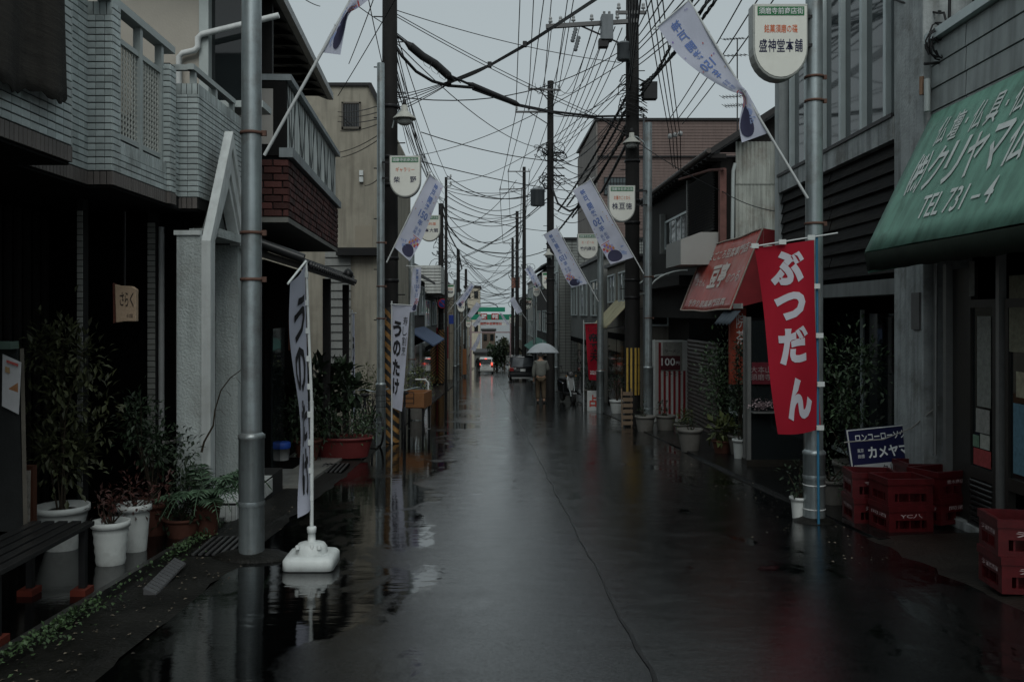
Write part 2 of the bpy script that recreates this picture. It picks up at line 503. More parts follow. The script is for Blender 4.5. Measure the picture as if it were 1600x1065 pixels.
# ------------------------------------------------------------------ tiles
tile_mat = mat('grey_glazed_tile', (0.45, 0.505, 0.5), 0.35, 0, 0.18, 3, 0.03, 50, ovar=0.17, dirt=(0.16, 0.165, 0.15), dirt_amt=0.5, streak=.25)
band_mat = mat('brown_band_tile', (0.13, 0.115, 0.107), 0.5, 0, 0.12, 4, 0.03, 50, ovar=0.12)
grout = mat('dark_grout', (0.014, 0.014, 0.014), 0.85, 0, 0.3, 20)
TILE_MESH = {}
def tile_mesh(w, h, t, m):
    k = (round(w, 4), round(h, 4), m.name)
    if k not in TILE_MESH:
        mb = MB(); c = 0.0022
        # chamfered slab: face z+, local x = width, local y = height
        a = [(-w/2, -h/2, 0), (w/2, -h/2, 0), (w/2, h/2, 0), (-w/2, h/2, 0)]
        b = [(-w/2, -h/2, t-c), (w/2, -h/2, t-c), (w/2, h/2, t-c), (-w/2, h/2, t-c)]
        d = [(-w/2+c, -h/2+c, t), (w/2-c, -h/2+c, t), (w/2-c, h/2-c, t), (-w/2+c, h/2-c, t)]
        mb.add(a+b+d, [(i, (i+1) % 4, 4+(i+1) % 4, 4+i) for i in range(4)] + [(4+i, 4+(i+1) % 4, 8+(i+1) % 4, 8+i) for i in range(4)] + [(8, 9, 10, 11)])
        me = mb.mesh('tile'); me.materials.append(m); TILE_MESH[k] = me
    return TILE_MESH[k]
def tile_face(out, o, u, w, z0, z1, n, tw, th, gx, gyy, m, t=0.009, phase=0.0, jit=0.0):
    """lays courses of tiles on the upright rectangle from o along u; n = outward normal"""
    o, u, n = Vector(o), Vector(u).normalized(), Vector(n).normalized()
    z = z0; row = 0
    while z + 0.3*th < z1:
        hh = min(th, z1 - z)
        x = -phase * (row % 2) * (tw + gx)
        while x < w - 0.012:
            xa, xb = max(x, 0), min(x + tw, w)
            if xb - xa > 0.012:
                M = Matrix((u, Vector((0,0,1)), n)).transposed().to_4x4()
                M.translation = o + u*(xa+xb)/2 + Vector((0,0,z + hh/2 - o.z)) + n*(random.random()*jit)
                out.append((M, round(xb-xa, 3), round(hh, 3), t, m))
            x += tw + gx
        z += th + gyy; row += 1
def lay_tiles(lst, parent, name, limit, hidden=None):
    """the pieces that show largest become objects, the rest one joined part"""
    def score(e):
        p = e[0].translation; px = VX + p.x*F/p.y if p.y > .5 else -9999; py = VY - (p.z-EYE)*F/p.y if p.y > .5 else -9999
        n = e[0].col[2].to_3d(); v = (Vector((0,0,EYE)) - p).normalized()
        if not (-20 < px < 1620 and -20 < py < 1085) or n.dot(v) < 0.02: return -1
        if hidden and hidden(px, py): return -1
        return e[1]*e[2]*n.dot(v)/(p.y**2)
    order = sorted(lst, key=score, reverse=True)
    big = [e for e in order[:limit] if score(e) > 0]
    rest = order[len(big):]
    for M, w, h, t, m in big:
        o = _part0(name, tile_mesh(w, h, t, m), m, parent)
        if parent.name in WT: o.matrix_parent_inverse = WT[parent.name]
        o.matrix_basis = M
    groups = {}
    for e in rest: groups.setdefault(e[4].name, []).append(e)
    for mn, es in groups.items():
        mb = MB()
        for M, w, h, t, m in es:
            me = tile_mesh(w, h, t, m)
            mb.add([M @ v.co for v in me.vertices], [tuple(p.vertices) for p in me.polygons])
        part(name + '_field', mb, MATS[mn], parent, kind='stuff', fix=False)

# ------------------------------------------------------------------ the tiled building on the left
tb = thingw('tiled_building', 'grey tiled two-storey building with lattice balcony and dark recessed ground floor', 'building', (-2.9, 6.5, gz(6.5)))
ZB = 2.43        # underside of the overhanging floor
mb = MB()
mb.box(-6, 2.6, ZB+.02, -2.609, 5.63, 5.2)
mb.box(-6, 5.63, ZB+.02, -2.939, 6.6, 5.2)
part('upper_wall', mb, grout, tb)
mb = MB()
mb.box(-3.2, 6.6, ZB+.02, -2.759, 6.74, 3.80)
mb.box(-2.9, 6.74, ZB+.02, -2.759, 7.72, 2.80)
mb.box(-2.96, 7.72, ZB+.02, -2.729, 7.86, 3.66)
mb.box(-2.96, 7.86, ZB+.02, -2.779, 8.1, 3.3)
mb.box(-2.9, 8.1, ZB+.02, -2.609, 9.5, 3.58)
mb.box(-6, 9.35, ZB+.02, -2.9, 9.5, 3.58)
part('balcony_wall', mb, grout, tb)
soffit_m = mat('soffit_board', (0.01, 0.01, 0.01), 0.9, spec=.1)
mb = MB()
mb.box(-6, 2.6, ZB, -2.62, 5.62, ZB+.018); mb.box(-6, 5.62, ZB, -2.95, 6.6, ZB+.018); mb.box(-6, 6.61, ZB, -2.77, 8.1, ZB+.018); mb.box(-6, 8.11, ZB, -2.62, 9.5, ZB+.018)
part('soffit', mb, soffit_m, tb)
T = []
tw, th, gx, gv = 0.097, 0.0425, 0.0035, 0.0075
zt = ZB + 0.125
S = (0, 1, 0)
tile_face(T, (-2.609, 2.9, zt), S, 2.73, zt, 4.3, (1,0,0), tw, th, gx, gv, tile_mat)
tile_face(T, (-2.939, 5.63, zt), S, 0.97, zt, 4.3, (1,0,0), tw, th, gx, gv, tile_mat)
tile_face(T, (-2.939, 6.6, zt), (1,0,0), 0.18, zt, 3.70, (0,-1,0), 0.062, th, gx, gv, tile_mat)
tile_face(T, (-2.939, 6.6, 3.70), (1,0,0), 0.18, 3.70, 3.80, (0,-1,0), 0.0425, 0.097, 0.006, gv, tile_mat)
tile_face(T, (-2.759, 6.6, zt), S, 0.14, zt, 3.80, (1,0,0), tw, th, gx, gv, tile_mat)
tile_face(T, (-2.759, 6.74, zt), S, 0.98, zt, 2.70, (1,0,0), tw, th, gx, gv, tile_mat)
tile_face(T, (-2.759, 6.74, 2.70), S, 0.98, 2.70, 2.80, (1,0,0), 0.0425, 0.097, 0.006, gv, tile_mat)
tile_face(T, (-2.96, 7.72, zt), (1,0,0), 0.231, zt, 3.66, (0,-1,0), 0.075, th, gx, gv, tile_mat)
tile_face(T, (-2.729, 7.72, zt), S, 0.14, zt, 3.66, (1,0,0), 0.067, th, gx, gv, tile_mat)
tile_face(T, (-2.779, 7.86, zt), S, 0.24, zt, 3.3, (1,0,0), tw, th, gx, gv, tile_mat)
tile_face(T, (-2.9, 8.1, zt), (1,0,0), 0.291, zt, 3.48, (0,-1,0), tw, th, gx, gv, tile_mat)
tile_face(T, (-2.9, 8.1, 3.48), (1,0,0), 0.291, 3.48, 3.58, (0,-1,0), 0.0425, 0.097, 0.006, gv, tile_mat)
tile_face(T, (-2.609, 8.1, zt), S, 1.4, zt, 3.48, (1,0,0), tw, th, gx, gv, tile_mat)
tile_face(T, (-2.609, 8.1, 3.48), S, 1.4, 3.48, 3.58, (1,0,0), 0.0425, 0.097, 0.006, gv, tile_mat)
for args in (((-2.609, 2.9, ZB+.02), S, 2.73, (1,0,0)), ((-2.939, 5.63, ZB+.02), S, 0.97, (1,0,0)), ((-2.939, 6.6, ZB+.02), (1,0,0), 0.18, (0,-1,0)),
             ((-2.759, 6.6, ZB+.02), S, 1.12, (1,0,0)), ((-2.96, 7.72, ZB+.02), (1,0,0), 0.231, (0,-1,0)), ((-2.729, 7.72, ZB+.02), S, 0.14, (1,0,0)), ((-2.9, 8.1, ZB+.02), (1,0,0), 0.291, (0,-1,0))):
    tile_face(T, args[0], args[1], args[2], ZB+.02, ZB+.118, args[3], 0.0425, 0.097, 0.006, gv, band_mat)
# slim tiled columns of the ground floor
grd = gz(8) - 0.1
colw = mat('column_tile', (0.20, 0.205, 0.19), 0.4, 0, 0.1, 4, 0.03, ovar=0.2)
for cx, cy, w in ((-3.31, 7.25, 0.045), (-3.10, 8.2, 0.07)):
    mb = MB(); mb.box(cx, cy+.001, grd, cx+w, cy+.1, ZB); 
    part('ground_floor_column', mb, grout, tb)
    tile_face(T, (cx, cy, 0.1), (1,0,0), w, 0.1, ZB-.1, (0,-1,0), w, 0.045, gx, 0.006, colw)
lay_tiles(T, tb, 'tile', 300, hidden=lambda x, y: (x < 105 and y < 160) or 376 < x < 414)
# ground-floor front, dark vertical slats
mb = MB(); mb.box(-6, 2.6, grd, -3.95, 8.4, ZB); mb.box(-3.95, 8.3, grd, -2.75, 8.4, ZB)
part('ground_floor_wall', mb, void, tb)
for i in range(22):
    y = 4.7 + i*0.155
    if i in (9, 10, 11, 12): continue
    mb = MB(); mb.box(-3.95, y, -.2, -3.91, y+.05, ZB-.04)
    part('slat', mb, dark_wood, tb)
mb = MB(); mb.box(-3.94, 6.1, -.35, -3.91, 6.68, 1.9)
part('entrance_door', mb, glass_dark, tb)
# balcony rail and lattice
rail_m = mat('pale_rail', (0.40, 0.44, 0.43), 0.4, 0.1, 0.1, 5)
mb = MB()
mb.box(-2.86, 6.5, 3.80, -2.76, 7.95, 3.86)
for y in (6.76, 7.2, 7.67): mb.box(-2.84, y, 2.80, -2.78, y+.05, 3.80)
mb.box(-2.83, 6.8, 2.83, -2.79, 7.68, 2.87); mb.box(-2.83, 6.8, 3.56, -2.79, 7.68, 3.60)
part('balcony_rail', mb, rail_m, tb)
lat_m = mat('lattice_metal', (0.5, 0.51, 0.47), 0.5, 0.1, 0.1)
mb = MB()
for i in range(16):                       # wavy expanded-metal strands
    y0 = 6.82 + i*0.056
    for sgn in (-1, 1):
        pts = []
        for k in range(33):
            z = 2.87 + k*0.69/32
            pts.append((-2.81, y0 + sgn*0.014*math.cos(k*math.pi/2), z))
        mb.tube(pts, 0.0065, 4)
part('lattice_screen', mb, lat_m, tb)
mb = MB()
mb.bar((-2.66, 8.05, 3.72), (-2.66, 9.4, 3.72), 0.06, 0.05)
mb.bar((-2.9, 8.1, 3.72), (-2.66, 8.1, 3.72), 0.05, 0.05)
for y in (8.12, 8.75, 9.35): mb.box(-2.69, y, 3.58, -2.64, y+.05, 3.70)
part('parapet_rail', mb, rail_m, tb)
mb = MB(); mb.box(-6, 6.6, ZB+.02, -4.0, 9.4, 4.6)
part('balcony_back_wall', mb, mat('balcony_back', (0.36, 0.39, 0.39), 0.7, 0, 0.1, 2, streak=0.3), tb)
# drain pipes beside the entrance
mb = MB()
mb.tube([(-3.0, 8.27, 2.3), (-3.0, 8.27, 0.35)], 0.028, 8)
part('drain_pipe', mb, mat('grey_pipe', (0.30, 0.31, 0.31), 0.45), tb)
mb = MB(); mb.tube([(-2.83, 8.22, 2.25), (-2.83, 8.22, 0.38), (-2.86, 8.22, 0.33), (-2.97, 8.22, 0.32)], 0.016, 8)
part('drain_pipe', mb, mat('pink_grey_pipe', (0.27, 0.25, 0.25), 0.5), tb)
# stucco entrance portal with a pointed gable
stucco = mat('white_stucco', (0.44, 0.48, 0.47), 0.8, 0, 0.12, 3, 0.6, 45, streak=0.3, dirt=(.22, .22, .2), dirt_amt=.45)
trimw = mat('white_trim', (0.6, 0.63, 0.62), 0.6, 0, 0.1, 3, 0.05, streak=.25, dirt=(.3, .3, .28), dirt_amt=.4)
g0 = gz(8.6) - 0.2
mb = MB(); mb.box(-2.72, 7.87, g0, -2.5, 8.1, 2.19); part('portal_pillar', mb, stucco, tb)
mb = MB(); mb.box(-2.72, 9.0, g0, -2.5, 9.2, 2.19); part('portal_pillar', mb, stucco, tb)
mb = MB(); mb.box(-2.50, 7.86, g0, -2.42, 7.935, 2.14); part('portal_trim', mb, trimw, tb)
mb = MB(); mb.box(-2.52, 7.95, g0, -2.44, 8.06, 2.16); part('portal_trim', mb, trimw, tb)
mb = MB(); mb.box(-2.50, 9.165, g0, -2.42, 9.24, 2.14); part('portal_trim', mb, trimw, tb)
mb = MB(); mb.box(-2.74, 7.85, 2.19, -2.51, 8.1, 2.23); part('portal_cap', mb, trimw, tb)
def gable(yl, yr, ya, zf, za, th, x0, x1, name):
    mb = MB()
    k = th
    for (yf, sg) in ((yl, 1), (yr, -1)):
        mb.prism([(x0, yf, zf), (x0, yf + sg*k, zf), (x0, ya, za - k*2.05), (x0, ya, za)], (x1-x0, 0, 0))
    return part(name, mb, trimw, tb)
gable(7.86, 9.24, 8.56, 2.14, 3.24, 0.075, -2.50, -2.42, 'portal_gable')
gable(7.95, 9.15, 8.56, 2.16, 3.07, 0.11, -2.52, -2.44, 'portal_gable')
gable(8.10, 9.0, 8.56, 2.18, 2.81, 0.05, -2.56, -2.46, 'portal_gable')
mb = MB(); mb.prism([(-2.6, 8.2, 2.28), (-2.6, 8.9, 2.28), (-2.6, 8.56, 2.72)], (0.02, 0, 0))
part('gable_panel', mb, mat('gable_grey', (0.12, 0.13, 0.13), 0.7), tb)
lettering(fit('G', (0, 0, .13, .12), 0.02), on_plane((-2.575, 8.47, 2.33), (0,1,0), (0,0,1)), black_ink, tb)
Tp = []
tile_face(Tp, (-3.0, 9.2, -.5), (1,0,0), 0.4, -0.5, 2.2, (0,-1,0), 0.15, 0.06, 0.004, 0.009, colw)
lay_tiles(Tp, tb, 'portal_tile', 90)
mb = MB(); mb.box(-3.2, 9.21, g0, -2.6, 9.3, 2.3); part('portal_back_wall', mb, grout, tb)
mb = MB(); mb.box(-2.72, 8.2, 2.2, -2.44, 8.96, 2.28); part('portal_soffit', mb, stucco, tb)
mb = MB()
mb.box(-3.5, 8.28, g0, -2.32, 10.2, gz(8.3)+.17)
st = part('entrance_step', mb, grout, tb)
Ts = []
zs = gz(8.3) + .171
tile_mat2 = mat('white_step_tile', (0.58, 0.6, 0.58), 0.25, 0, 0.15, 4, 0.03, ovar=0.1, dirt=(0.12, 0.12, 0.11), dirt_amt=0.5)
k = 0
for i in range(4):
    for j in range(9):
        M = Matrix.Translation((-2.39 - i*0.155, 8.36 + j*0.155, zs)); Ts.append((M, 0.15, 0.15, 0.006, tile_mat2))
tile_face(Ts, (-2.318, 8.28, gz(8.3)), S, 1.4, gz(8.3)+.0, gz(8.3)+.16, (1,0,0), 0.055, 0.15, 0.004, 0.01, tile_mat2)
tile_face(Ts, (-3.0, 8.278, gz(8.3)), (1,0,0), 0.68, gz(8.3)+.0, gz(8.3)+.16, (0,-1,0), 0.055, 0.15, 0.004, 0.01, tile_mat2)
lay_tiles(Ts, tb, 'step_tile', 100)
# black mesh cloth hung over the near corner
clo = mat('black_mesh_cloth', (0.035, 0.031, 0.026), 0.9, 0, 0.55, 14, 0.6, 90, stretch=(.25, .25, 6), streak=.4)
def cs(u, v):
    y = 4.2 + (1.06 + .17*v)*u
    z = 4.4 - v*(1.76 - .13*u) - 0.02*math.sin(u*17)*v - .012*math.sin(u*61)*v
    x = -2.585 + 0.022*math.sin(u*14+v*3)*(0.3+v) + 0.04 + 0.03*v
    return (x, y, z)
mb = MB(); mb.grid(cs, 30, 20)
tag(part('mesh_cloth', mb, clo, None, solid=0.006), 'black mesh cloth hung over the grey tiled upper wall', 'cloth')
# ------------------------------------------------------------------ brick-balcony restaurant on the left
RB = math.atan(0.052)
bl = thing('brick_restaurant', 'restaurant with red brick balcony base and pale trellis railing under dark eaves', 'building', (-2.3, 10.4, 0), RB)
Rz = Matrix.Rotation(RB, 4, 'Z'); BLM = Matrix.Translation((-2.3, 10.4, 0)) @ Rz
mb = MB(); mb.box(-1.6, 0.02, 2.64, -0.02, 5.0, 3.33); part('balcony_core', mb, grout, bl)
brick_m = mat('red_brick', (0.062, 0.022, 0.019), 0.75, 0, 0.25, 9, 0.3, 60, ovar=0.55)
bk = []
def brick_face(o, u, w, z0, rows, n):
    u, n = Vector(u), Vector(n)
    for r in range(rows):
        x = -0.11 * (r % 2)
        while x < w - .02:
            xa, xb = max(x, 0), min(x+.205, w)
            if xb - xa > .03: bk.append((Vector(o) + u*(xa+xb)/2 + Vector((0, 0, z0 + r*.083 + .036)), u, n, round(xb-xa, 3)))
            x += .22
brick_face((-1.6, .02, 0), (1,0,0), 1.6, 2.63, 8, (0,-1,0))
brick_face((-.02, .02, 0), (0,1,0), 4.98, 2.63, 8, (1,0,0))
bmesh_cache = {}
for c, u, n, w in bk:
    if w not in bmesh_cache:
        q = MB(); t = .03; cc = .006
        a = [(-w/2, -.036, -.01), (w/2, -.036, -.01), (w/2, .036, -.01), (-w/2, .036, -.01)]
        b = [(x, y, t-cc) for x, y, z in a]; d = [(x - math.copysign(cc, x), y - math.copysign(cc, y), t) for x, y, z in a]
        q.add(a+b+d, [(i, (i+1) % 4, 4+(i+1) % 4, 4+i) for i in range(4)] + [(4+i, 4+(i+1) % 4, 8+(i+1) % 4, 8+i) for i in range(4)] + [(8,9,10,11)])
        bmesh_cache[w] = q.mesh('brick'); bmesh_cache[w].materials.append(brick_m)
    o = part('brick', bmesh_cache[w], brick_m, bl)
    M = Matrix((u, Vector((0,0,1)), n)).transposed().to_4x4(); M.translation = c + n*random.uniform(-.004, .006)
    o.matrix_basis = M
blue_rail = mat('pale_blue_frame', (0.22, 0.25, 0.26), 0.5, 0.1, 0.15, 4, streak=0.3)
mb = MB(); mb.box(-.1, -.03, 3.31, .06, 5.06, 3.42); mb.box(-.06, -.03, 4.2, .04, 5.06, 4.27); mb.box(-1.6, -.03, 4.2, -.06, .05, 4.27)
part('balcony_rail', mb, blue_rail, bl)
mb = MB(); mb.box(-.06, 0.1, 3.42, -.03, 4.98, 4.2); part('rail_panel', mb, mat('rail_panel', (0.62, 0.66, 0.64), 0.6, 0, 0.15, 3, streak=0.3), bl)
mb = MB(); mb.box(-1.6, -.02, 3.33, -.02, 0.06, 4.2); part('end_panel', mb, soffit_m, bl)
mb = MB(); mb.box(-1.58, -.03, 3.46, -.17, -.021, 4.1); part('end_board', mb, mat('cream_board', (0.30, 0.29, 0.27), 0.8, 0, 0.1, 4), bl)
bay = 0.82
trel = mat('trellis_grey', (0.07, 0.08, 0.08), 0.6)
for i in range(6):
    y = 0.06 + i*bay
    for a, b in (((y), (y + bay*.42)), ((y + bay*.84), (y + bay*.42))):
        mb = MB(); mb.bar((-.026, a, 4.19), (-.026, b, 3.43), 0.04, 0.006, (1,0,0)); part('trellis_bar', mb, trel, bl)
    for q in (.22, .42, .66):
        mb = MB(); mb.box(-.03, y + bay*q - .012, 3.42, -.024, y + bay*q + .012, 4.2); part('trellis_bar', mb, trel, bl)
mb = MB(); mb.box(-1.6, 0, 2.56, 0.0, 5.0, 2.62); part('soffit', mb, mat('stained_soffit', (0.17, 0.17, 0.155), 0.8, 0, 0.2, 2), bl)
beige = mat('beige_wall', (0.2, 0.185, 0.16), 0.8, 0, 0.12, 2, 0.1, 50, streak=0.3)
mb = MB(); mb.box(-5, -.3, 2.5, -1.61, 5.2, 6.4); part('upper_wall', mb, beige, bl)
mb = MB(); mb.box(-1.61, .35, 4.3, -.25, .45, 6.0); part('side_wall', mb, dark_wood, bl)
mb = MB(); mb.box(-1.615, .4, 3.5, -1.58, 2.4, 5.0); w_ = part('window', mb, glass_dark, bl)
mb = MB()
for y in (.37, 1.4, 2.4): mb.box(-1.62, y, 3.45, -1.56, y+.05, 5.05)
part('frame', mb, darkmetal, w_)
mb = MB(); mb.prism([(-.2, -1.3, 5.24), (-.2, -1.3, 5.34), (-4, -1.3, 6.8), (-4, -1.3, 6.65)], (0, 6.6, 0)); part('roof', mb, mat('dark_roof', (0.04, 0.04, 0.042), 0.6), bl)
mb = MB()
for i in range(14): mb.box(-1.7, -1.25+i*.48, 5.24, -.22, -1.2+i*.48, 5.33)
part('rafter', mb, dark_wood, bl)
mb = MB(); mb.box(-.2, -1.3, 5.25, -.11, 5.35, 5.36); part('gutter', mb, mat('gutter_grey', (0.25, 0.26, 0.26), 0.4), bl)
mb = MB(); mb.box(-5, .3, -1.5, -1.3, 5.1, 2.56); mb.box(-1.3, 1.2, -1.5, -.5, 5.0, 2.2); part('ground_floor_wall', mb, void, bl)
mb = MB(); mb.box(-1.1, 1.17, -1.2, -.98, 1.199, 1.5); part('plaster_strip', mb, beige, bl)
mb = MB(); mb.lathe([(.07, 0), (.085, -.03), (.08, -.1), (.05, -.15), (.005, -.165)], 14, (-.75, .28, 2.56)); part('dome_light', mb, white_plastic, bl)
# tiled porch roof over the entrance
kawara = mat('roof_tile_grey', (0.022, 0.023, 0.024), 0.35, 0, 0.2, 6, 0.05, ovar=0.25)
mb = MB(); mb.prism([(.22, -.1, 2.0), (.22, -.1, 2.06), (-1.4, -.1, 2.62), (-1.4, -.1, 2.5)], (0, 5.9, 0)); part('porch_roof', mb, dark_wood, bl)
q = MB()
sl = Vector((-1.62, 0, .56)).normalized(); L_ = 1.72; up = Vector((.56, 0, 1.62)).normalized()
pr = [(-.105, .0), (-.07, .025), (-.02, .035), (.03, .025), (.07, .005), (.105, .0)]
vs = [Vector((0, a, 0)) + up*b for a, b in pr] + [Vector((0, a, 0)) + sl*L_ + up*b for a, b in pr]
q.add(vs, [(i, i+1, 7+i, 6+i) for i in range(5)], True); q.cyl((.01, -.02, -.005), (.035, -.02, -.012), .04, n=10)
tmesh = q.mesh('roof_tile'); tmesh.materials.append(kawara)
for i in range(27):
    o = part('roof_tile', tmesh, kawara, bl); o.location = (.24, .0 + i*.215, 2.075)
mb = MB(); mb.tube([(.2, -.14, 2.13), (-.6, -.14, 2.42), (-1.4, -.14, 2.70)], .055, 8); part('ridge_tile', mb, kawara, bl); mb = MB(); mb.tube([(.2, 5.83, 2.13), (-1.4, 5.83, 2.70)], .055, 8); part('ridge_tile', mb, kawara, bl); mb = MB()
mb.lathe([(.02, 0), (.09, .03), (.1, .1), (.05, .17), (.01, .19)], 10, (.1, 5.8, 2.13)); part('ridge_end', mb, kawara, bl)
for y in (2.9, 5.6):
    mb = MB(); mb.box(.02, y, -1.6, .13, y+.11, 2.02); part('post', mb, dark_wood, bl)
mb = MB(); mb.box(-.5, 3.0, .95, -.44, 4.6, 1.4); part('name_board', mb, mat('board_redwood', (0.13, 0.05, 0.03), 0.5, 0, 0.3, 6), bl)
mb = MB(); mb.box(-.5, 1.6, -.9, -.47, 2.5, 1.3); part('entrance_door', mb, glass_dark, bl)

# ------------------------------------------------------------------ ochre building that looks up the street
tan = mat('ochre_render', (0.29, 0.268, 0.218), 0.85, 0, 0.14, 1.2, 0.15, 40, streak=0.35, dirt=(0.17, 0.15, 0.12), dirt_amt=0.5)
D = 21.7
ta = thingw('ochre_building', 'ochre rendered three-storey building with one small dark window facing the viewer', 'building', (-4.3, 25, gz(25)))
mb = MB(); mb.prism([(-7, D, -2), (-2.6, D, -2), (-2.6, D, PZ(165, D)), (PX(578, D), D, PZ(133, D)), (-7, D, PZ(133, D))], (0, 9, 0)); part('wall', mb, tan, ta)
mb = MB(); mb.box(-7.05, D-.06, PZ(135, D), PX(579, D), D+.1, PZ(130, D)); mb.bar((PX(578, D), D, PZ(132, D)), (-2.57, D, PZ(164, D)), .2, .1); part('coping', mb, darkmetal, ta)
mb = MB(); mb.box(PX(536, D), D-.012, PZ(200, D), PX(562, D), D+.05, PZ(161, D)); w_ = part('window', mb, glass_dark, ta)
mb = MB()
x0, x1, z0, z1 = PX(534, D), PX(564, D), PZ(202, D), PZ(160, D)
for b_ in ((x0, z0, x1, z0+.05), (x0, z1-.04, x1, z1), (x0, z0, x0+.04, z1), (x1-.04, z0, x1, z1)): mb.box(b_[0], D-.05, b_[1], b_[2], D, b_[3])
part('frame', mb, mat('window_frame_brown', (0.10, 0.09, 0.075), 0.5), w_)
mb = MB()
for i in range(6): mb.box(x0+.05+i*.06, D-.04, z0+.05, x0+.065+i*.06, D-.02, z1-.04)
part('bar', mb, darkmetal, w_)
mb = MB(); mb.box(PX(528, D), D-.3, PZ(400, D), PX(594, D), D, PZ(388, D)); part('canopy', mb, darkmetal, ta)
mb = MB(); mb.box(PX(555, D), D-.02, PZ(387, D), PX(582, D), D, PZ(353, D)); part('hatch', mb, mat('hatch_ochre', (0.27, 0.24, 0.19), 0.8, 0, .1, 2), ta)
for yy in (267, 277):
    mb = MB(); mb.box(PX(562, D), D-.09, PZ(yy+8, D), PX(568, D), D, PZ(yy, D)); part('junction_box', mb, white_plastic, ta)
mb = MB(); mb.box(PX(502, D), D+1, PZ(134, D), PX(526, D), D+2, PZ(122, D)); part('roof_unit', mb, white_paint, ta)
sid = mat('pale_siding', (0.2, 0.205, 0.195), 0.6, 0, 0.1, 3, streak=0.2)
for i in range(14):
    z = PZ(570, D) + i*.2
    mb = MB(); mb.prism([(-3.9, D-.02, z), (-3.9, D-.06, z+.005), (-3.9, D-.025, z+.195), (-3.9, D-.02, z+.195)], (.62, 0, 0)); part('siding_board', mb, sid, ta)
# cream house wall seen above the tiled building, with its rain pipe
ch = thingw('cream_house', 'cream rendered house wall with white rain pipe behind the tiled balcony', 'building', (-3.8, 9.8, gz(9.8)))
cream = mat('cream_render', (0.40, 0.37, 0.32), 0.85, 0, 0.08, 2, 0.1)
yb = 9.56
mb = MB(); mb.box(-6, yb, -1, -3.02, yb+.25, 5.5); part('wall', mb, cream, ch)
mb = MB(); mb.box(-3.02, yb+.1, 3.75, -2.64, yb+.3, 5.5); part('window', mb, glass_dark, ch)
mb = MB(); mb.box(-3.06, yb-.02, 3.75, -2.96, yb+.12, 5.5); part('window_frame', mb, rail_m, ch)
mb = MB(); mb.box(-3.0, yb-.1, 3.68, -2.36, yb+.28, 3.75); part('sill', mb, rail_m, ch)
mb = MB(); mb.tube([(-3.26, yb-.06, 3.6), (-3.26, yb-.06, 4.22), (-3.22, yb-.06, 4.26), (-3.09, yb-.06, 4.29), (-3.06, yb-.06, 4.33), (-3.06, yb-.06, 4.42), (-3.02, yb-.06, 4.46), (-2.2, yb-.06, 4.66)], .032, 10); part('rain_pipe', mb, white_paint, ch)

# ------------------------------------------------------------------ butsudan shop on the near right
RS = -math.atan(0.04)
sh = thing('altar_shop', 'weathered shop building with green awning, tall upstairs windows and black plank band', 'building', (4.2, 9.1, 0), RS)
conc = mat('stained_concrete', (0.36, 0.385, 0.385), 0.85, 0, 0.3, 3, 0.3, 40, streak=0.6, dirt=(0.12, 0.115, 0.10), dirt_amt=0.7)
mb = MB(); mb.box(-.06, -.66, -1, .4, -.0, 5.6); part('column', mb, conc, sh, bevel=.01)
mb = MB(); mb.box(-.05, 4.1, -1, .4, 4.33, 5.6); part('corner_trim', mb, mat('pale_trim', (0.36, 0.39, 0.39), 0.6, 0, 0.15, 4, streak=.3), sh)
mb = MB(); mb.box(-.07, .0, 3.27, .35, 4.1, 3.5); part('sill_beam', mb, conc, sh)
mb = MB(); mb.box(-.09, .0, 3.5, .35, 4.1, 3.54); part('sill', mb, darkmetal, sh)
glz = mat('window_glass', (0.045, 0.055, 0.058), 0.05, 0, 0.3, 1.2, 0.0, spec=0.5)
mul = mat('mullion_aluminium', (0.46, 0.52, 0.52), 0.4, 0.3, 0.1, 4)
my = [.0, .36, 1.03, 1.70, 2.37, 3.04, 3.71, 4.04]
for a, b in zip(my[:-1], my[1:]):
    mb = MB(); mb.box(.06, a+.07, 3.54, .085, b, 5.6); pn = part('window_pane', mb, glz, sh)
    mb = MB(); mb.box(.0, a, 3.54, .11, a+.07, 5.6); part('mullion', mb, mul, pn)
mb = MB(); mb.box(.12, .0, 3.3, .5, 4.1, 5.6); part('curtain_backing', mb, mat('window_blind', (0.16, 0.19, 0.20), 0.8, 0, 0.2, 1), sh)
blackplank = mat('charred_plank', (0.005, 0.0048, 0.0048), 0.65, 0, 0.6, 2.5, 0.5, 25, ovar=0.45, stretch=(1, .12, 1), dirt=(0.04, 0.031, 0.024), dirt_amt=0.45, spec=.12)
mb = MB(); mb.box(.02, .0, 1.86, .3, 4.1, 3.27); part('plank_backing', mb, void, sh)
for i in range(9):
    z = 1.92 + i*.149
    for a, b in ((.0, 2.02), (2.03, 4.1)):
        mb = MB(); t = random.uniform(-.006, .006)
        mb.prism([(-.0+t, a, z), (.03, a, z), (.03, a, z+.155), (.012+t, a, z+.155), (-.03+t, a, z+.006)], (0, b-a, 0)); part('plank', mb, blackplank, sh)
mb = MB(); mb.box(-.05, .0, 1.70, .3, 4.1, 1.86); part('lintel', mb, mat('lintel_grey', (0.15, 0.165, 0.165), 0.5, 0, 0.2, 3, streak=.3), sh)
mb = MB(); mb.box(.7, .0, -1, .8, 4.1, 1.75); mb.box(.3, -.0, 1.70, .8, 4.1, 1.76); part('recess_wall', mb, void, sh)
for i, (a, b) in enumerate(((.5, 1.6), (1.65, 2.75), (2.8, 3.9))):
    mb = MB(); mb.box(.66, a, -.4, .69, b, 1.5); pn = part('window_pane', mb, glass_dark, sh)
    mb = MB(); mb.box(.64, a-.05, -.45, .68, a, 1.55); mb.box(.64, a, -.45, .68, b, -.4); part('frame', mb, mul, pn)
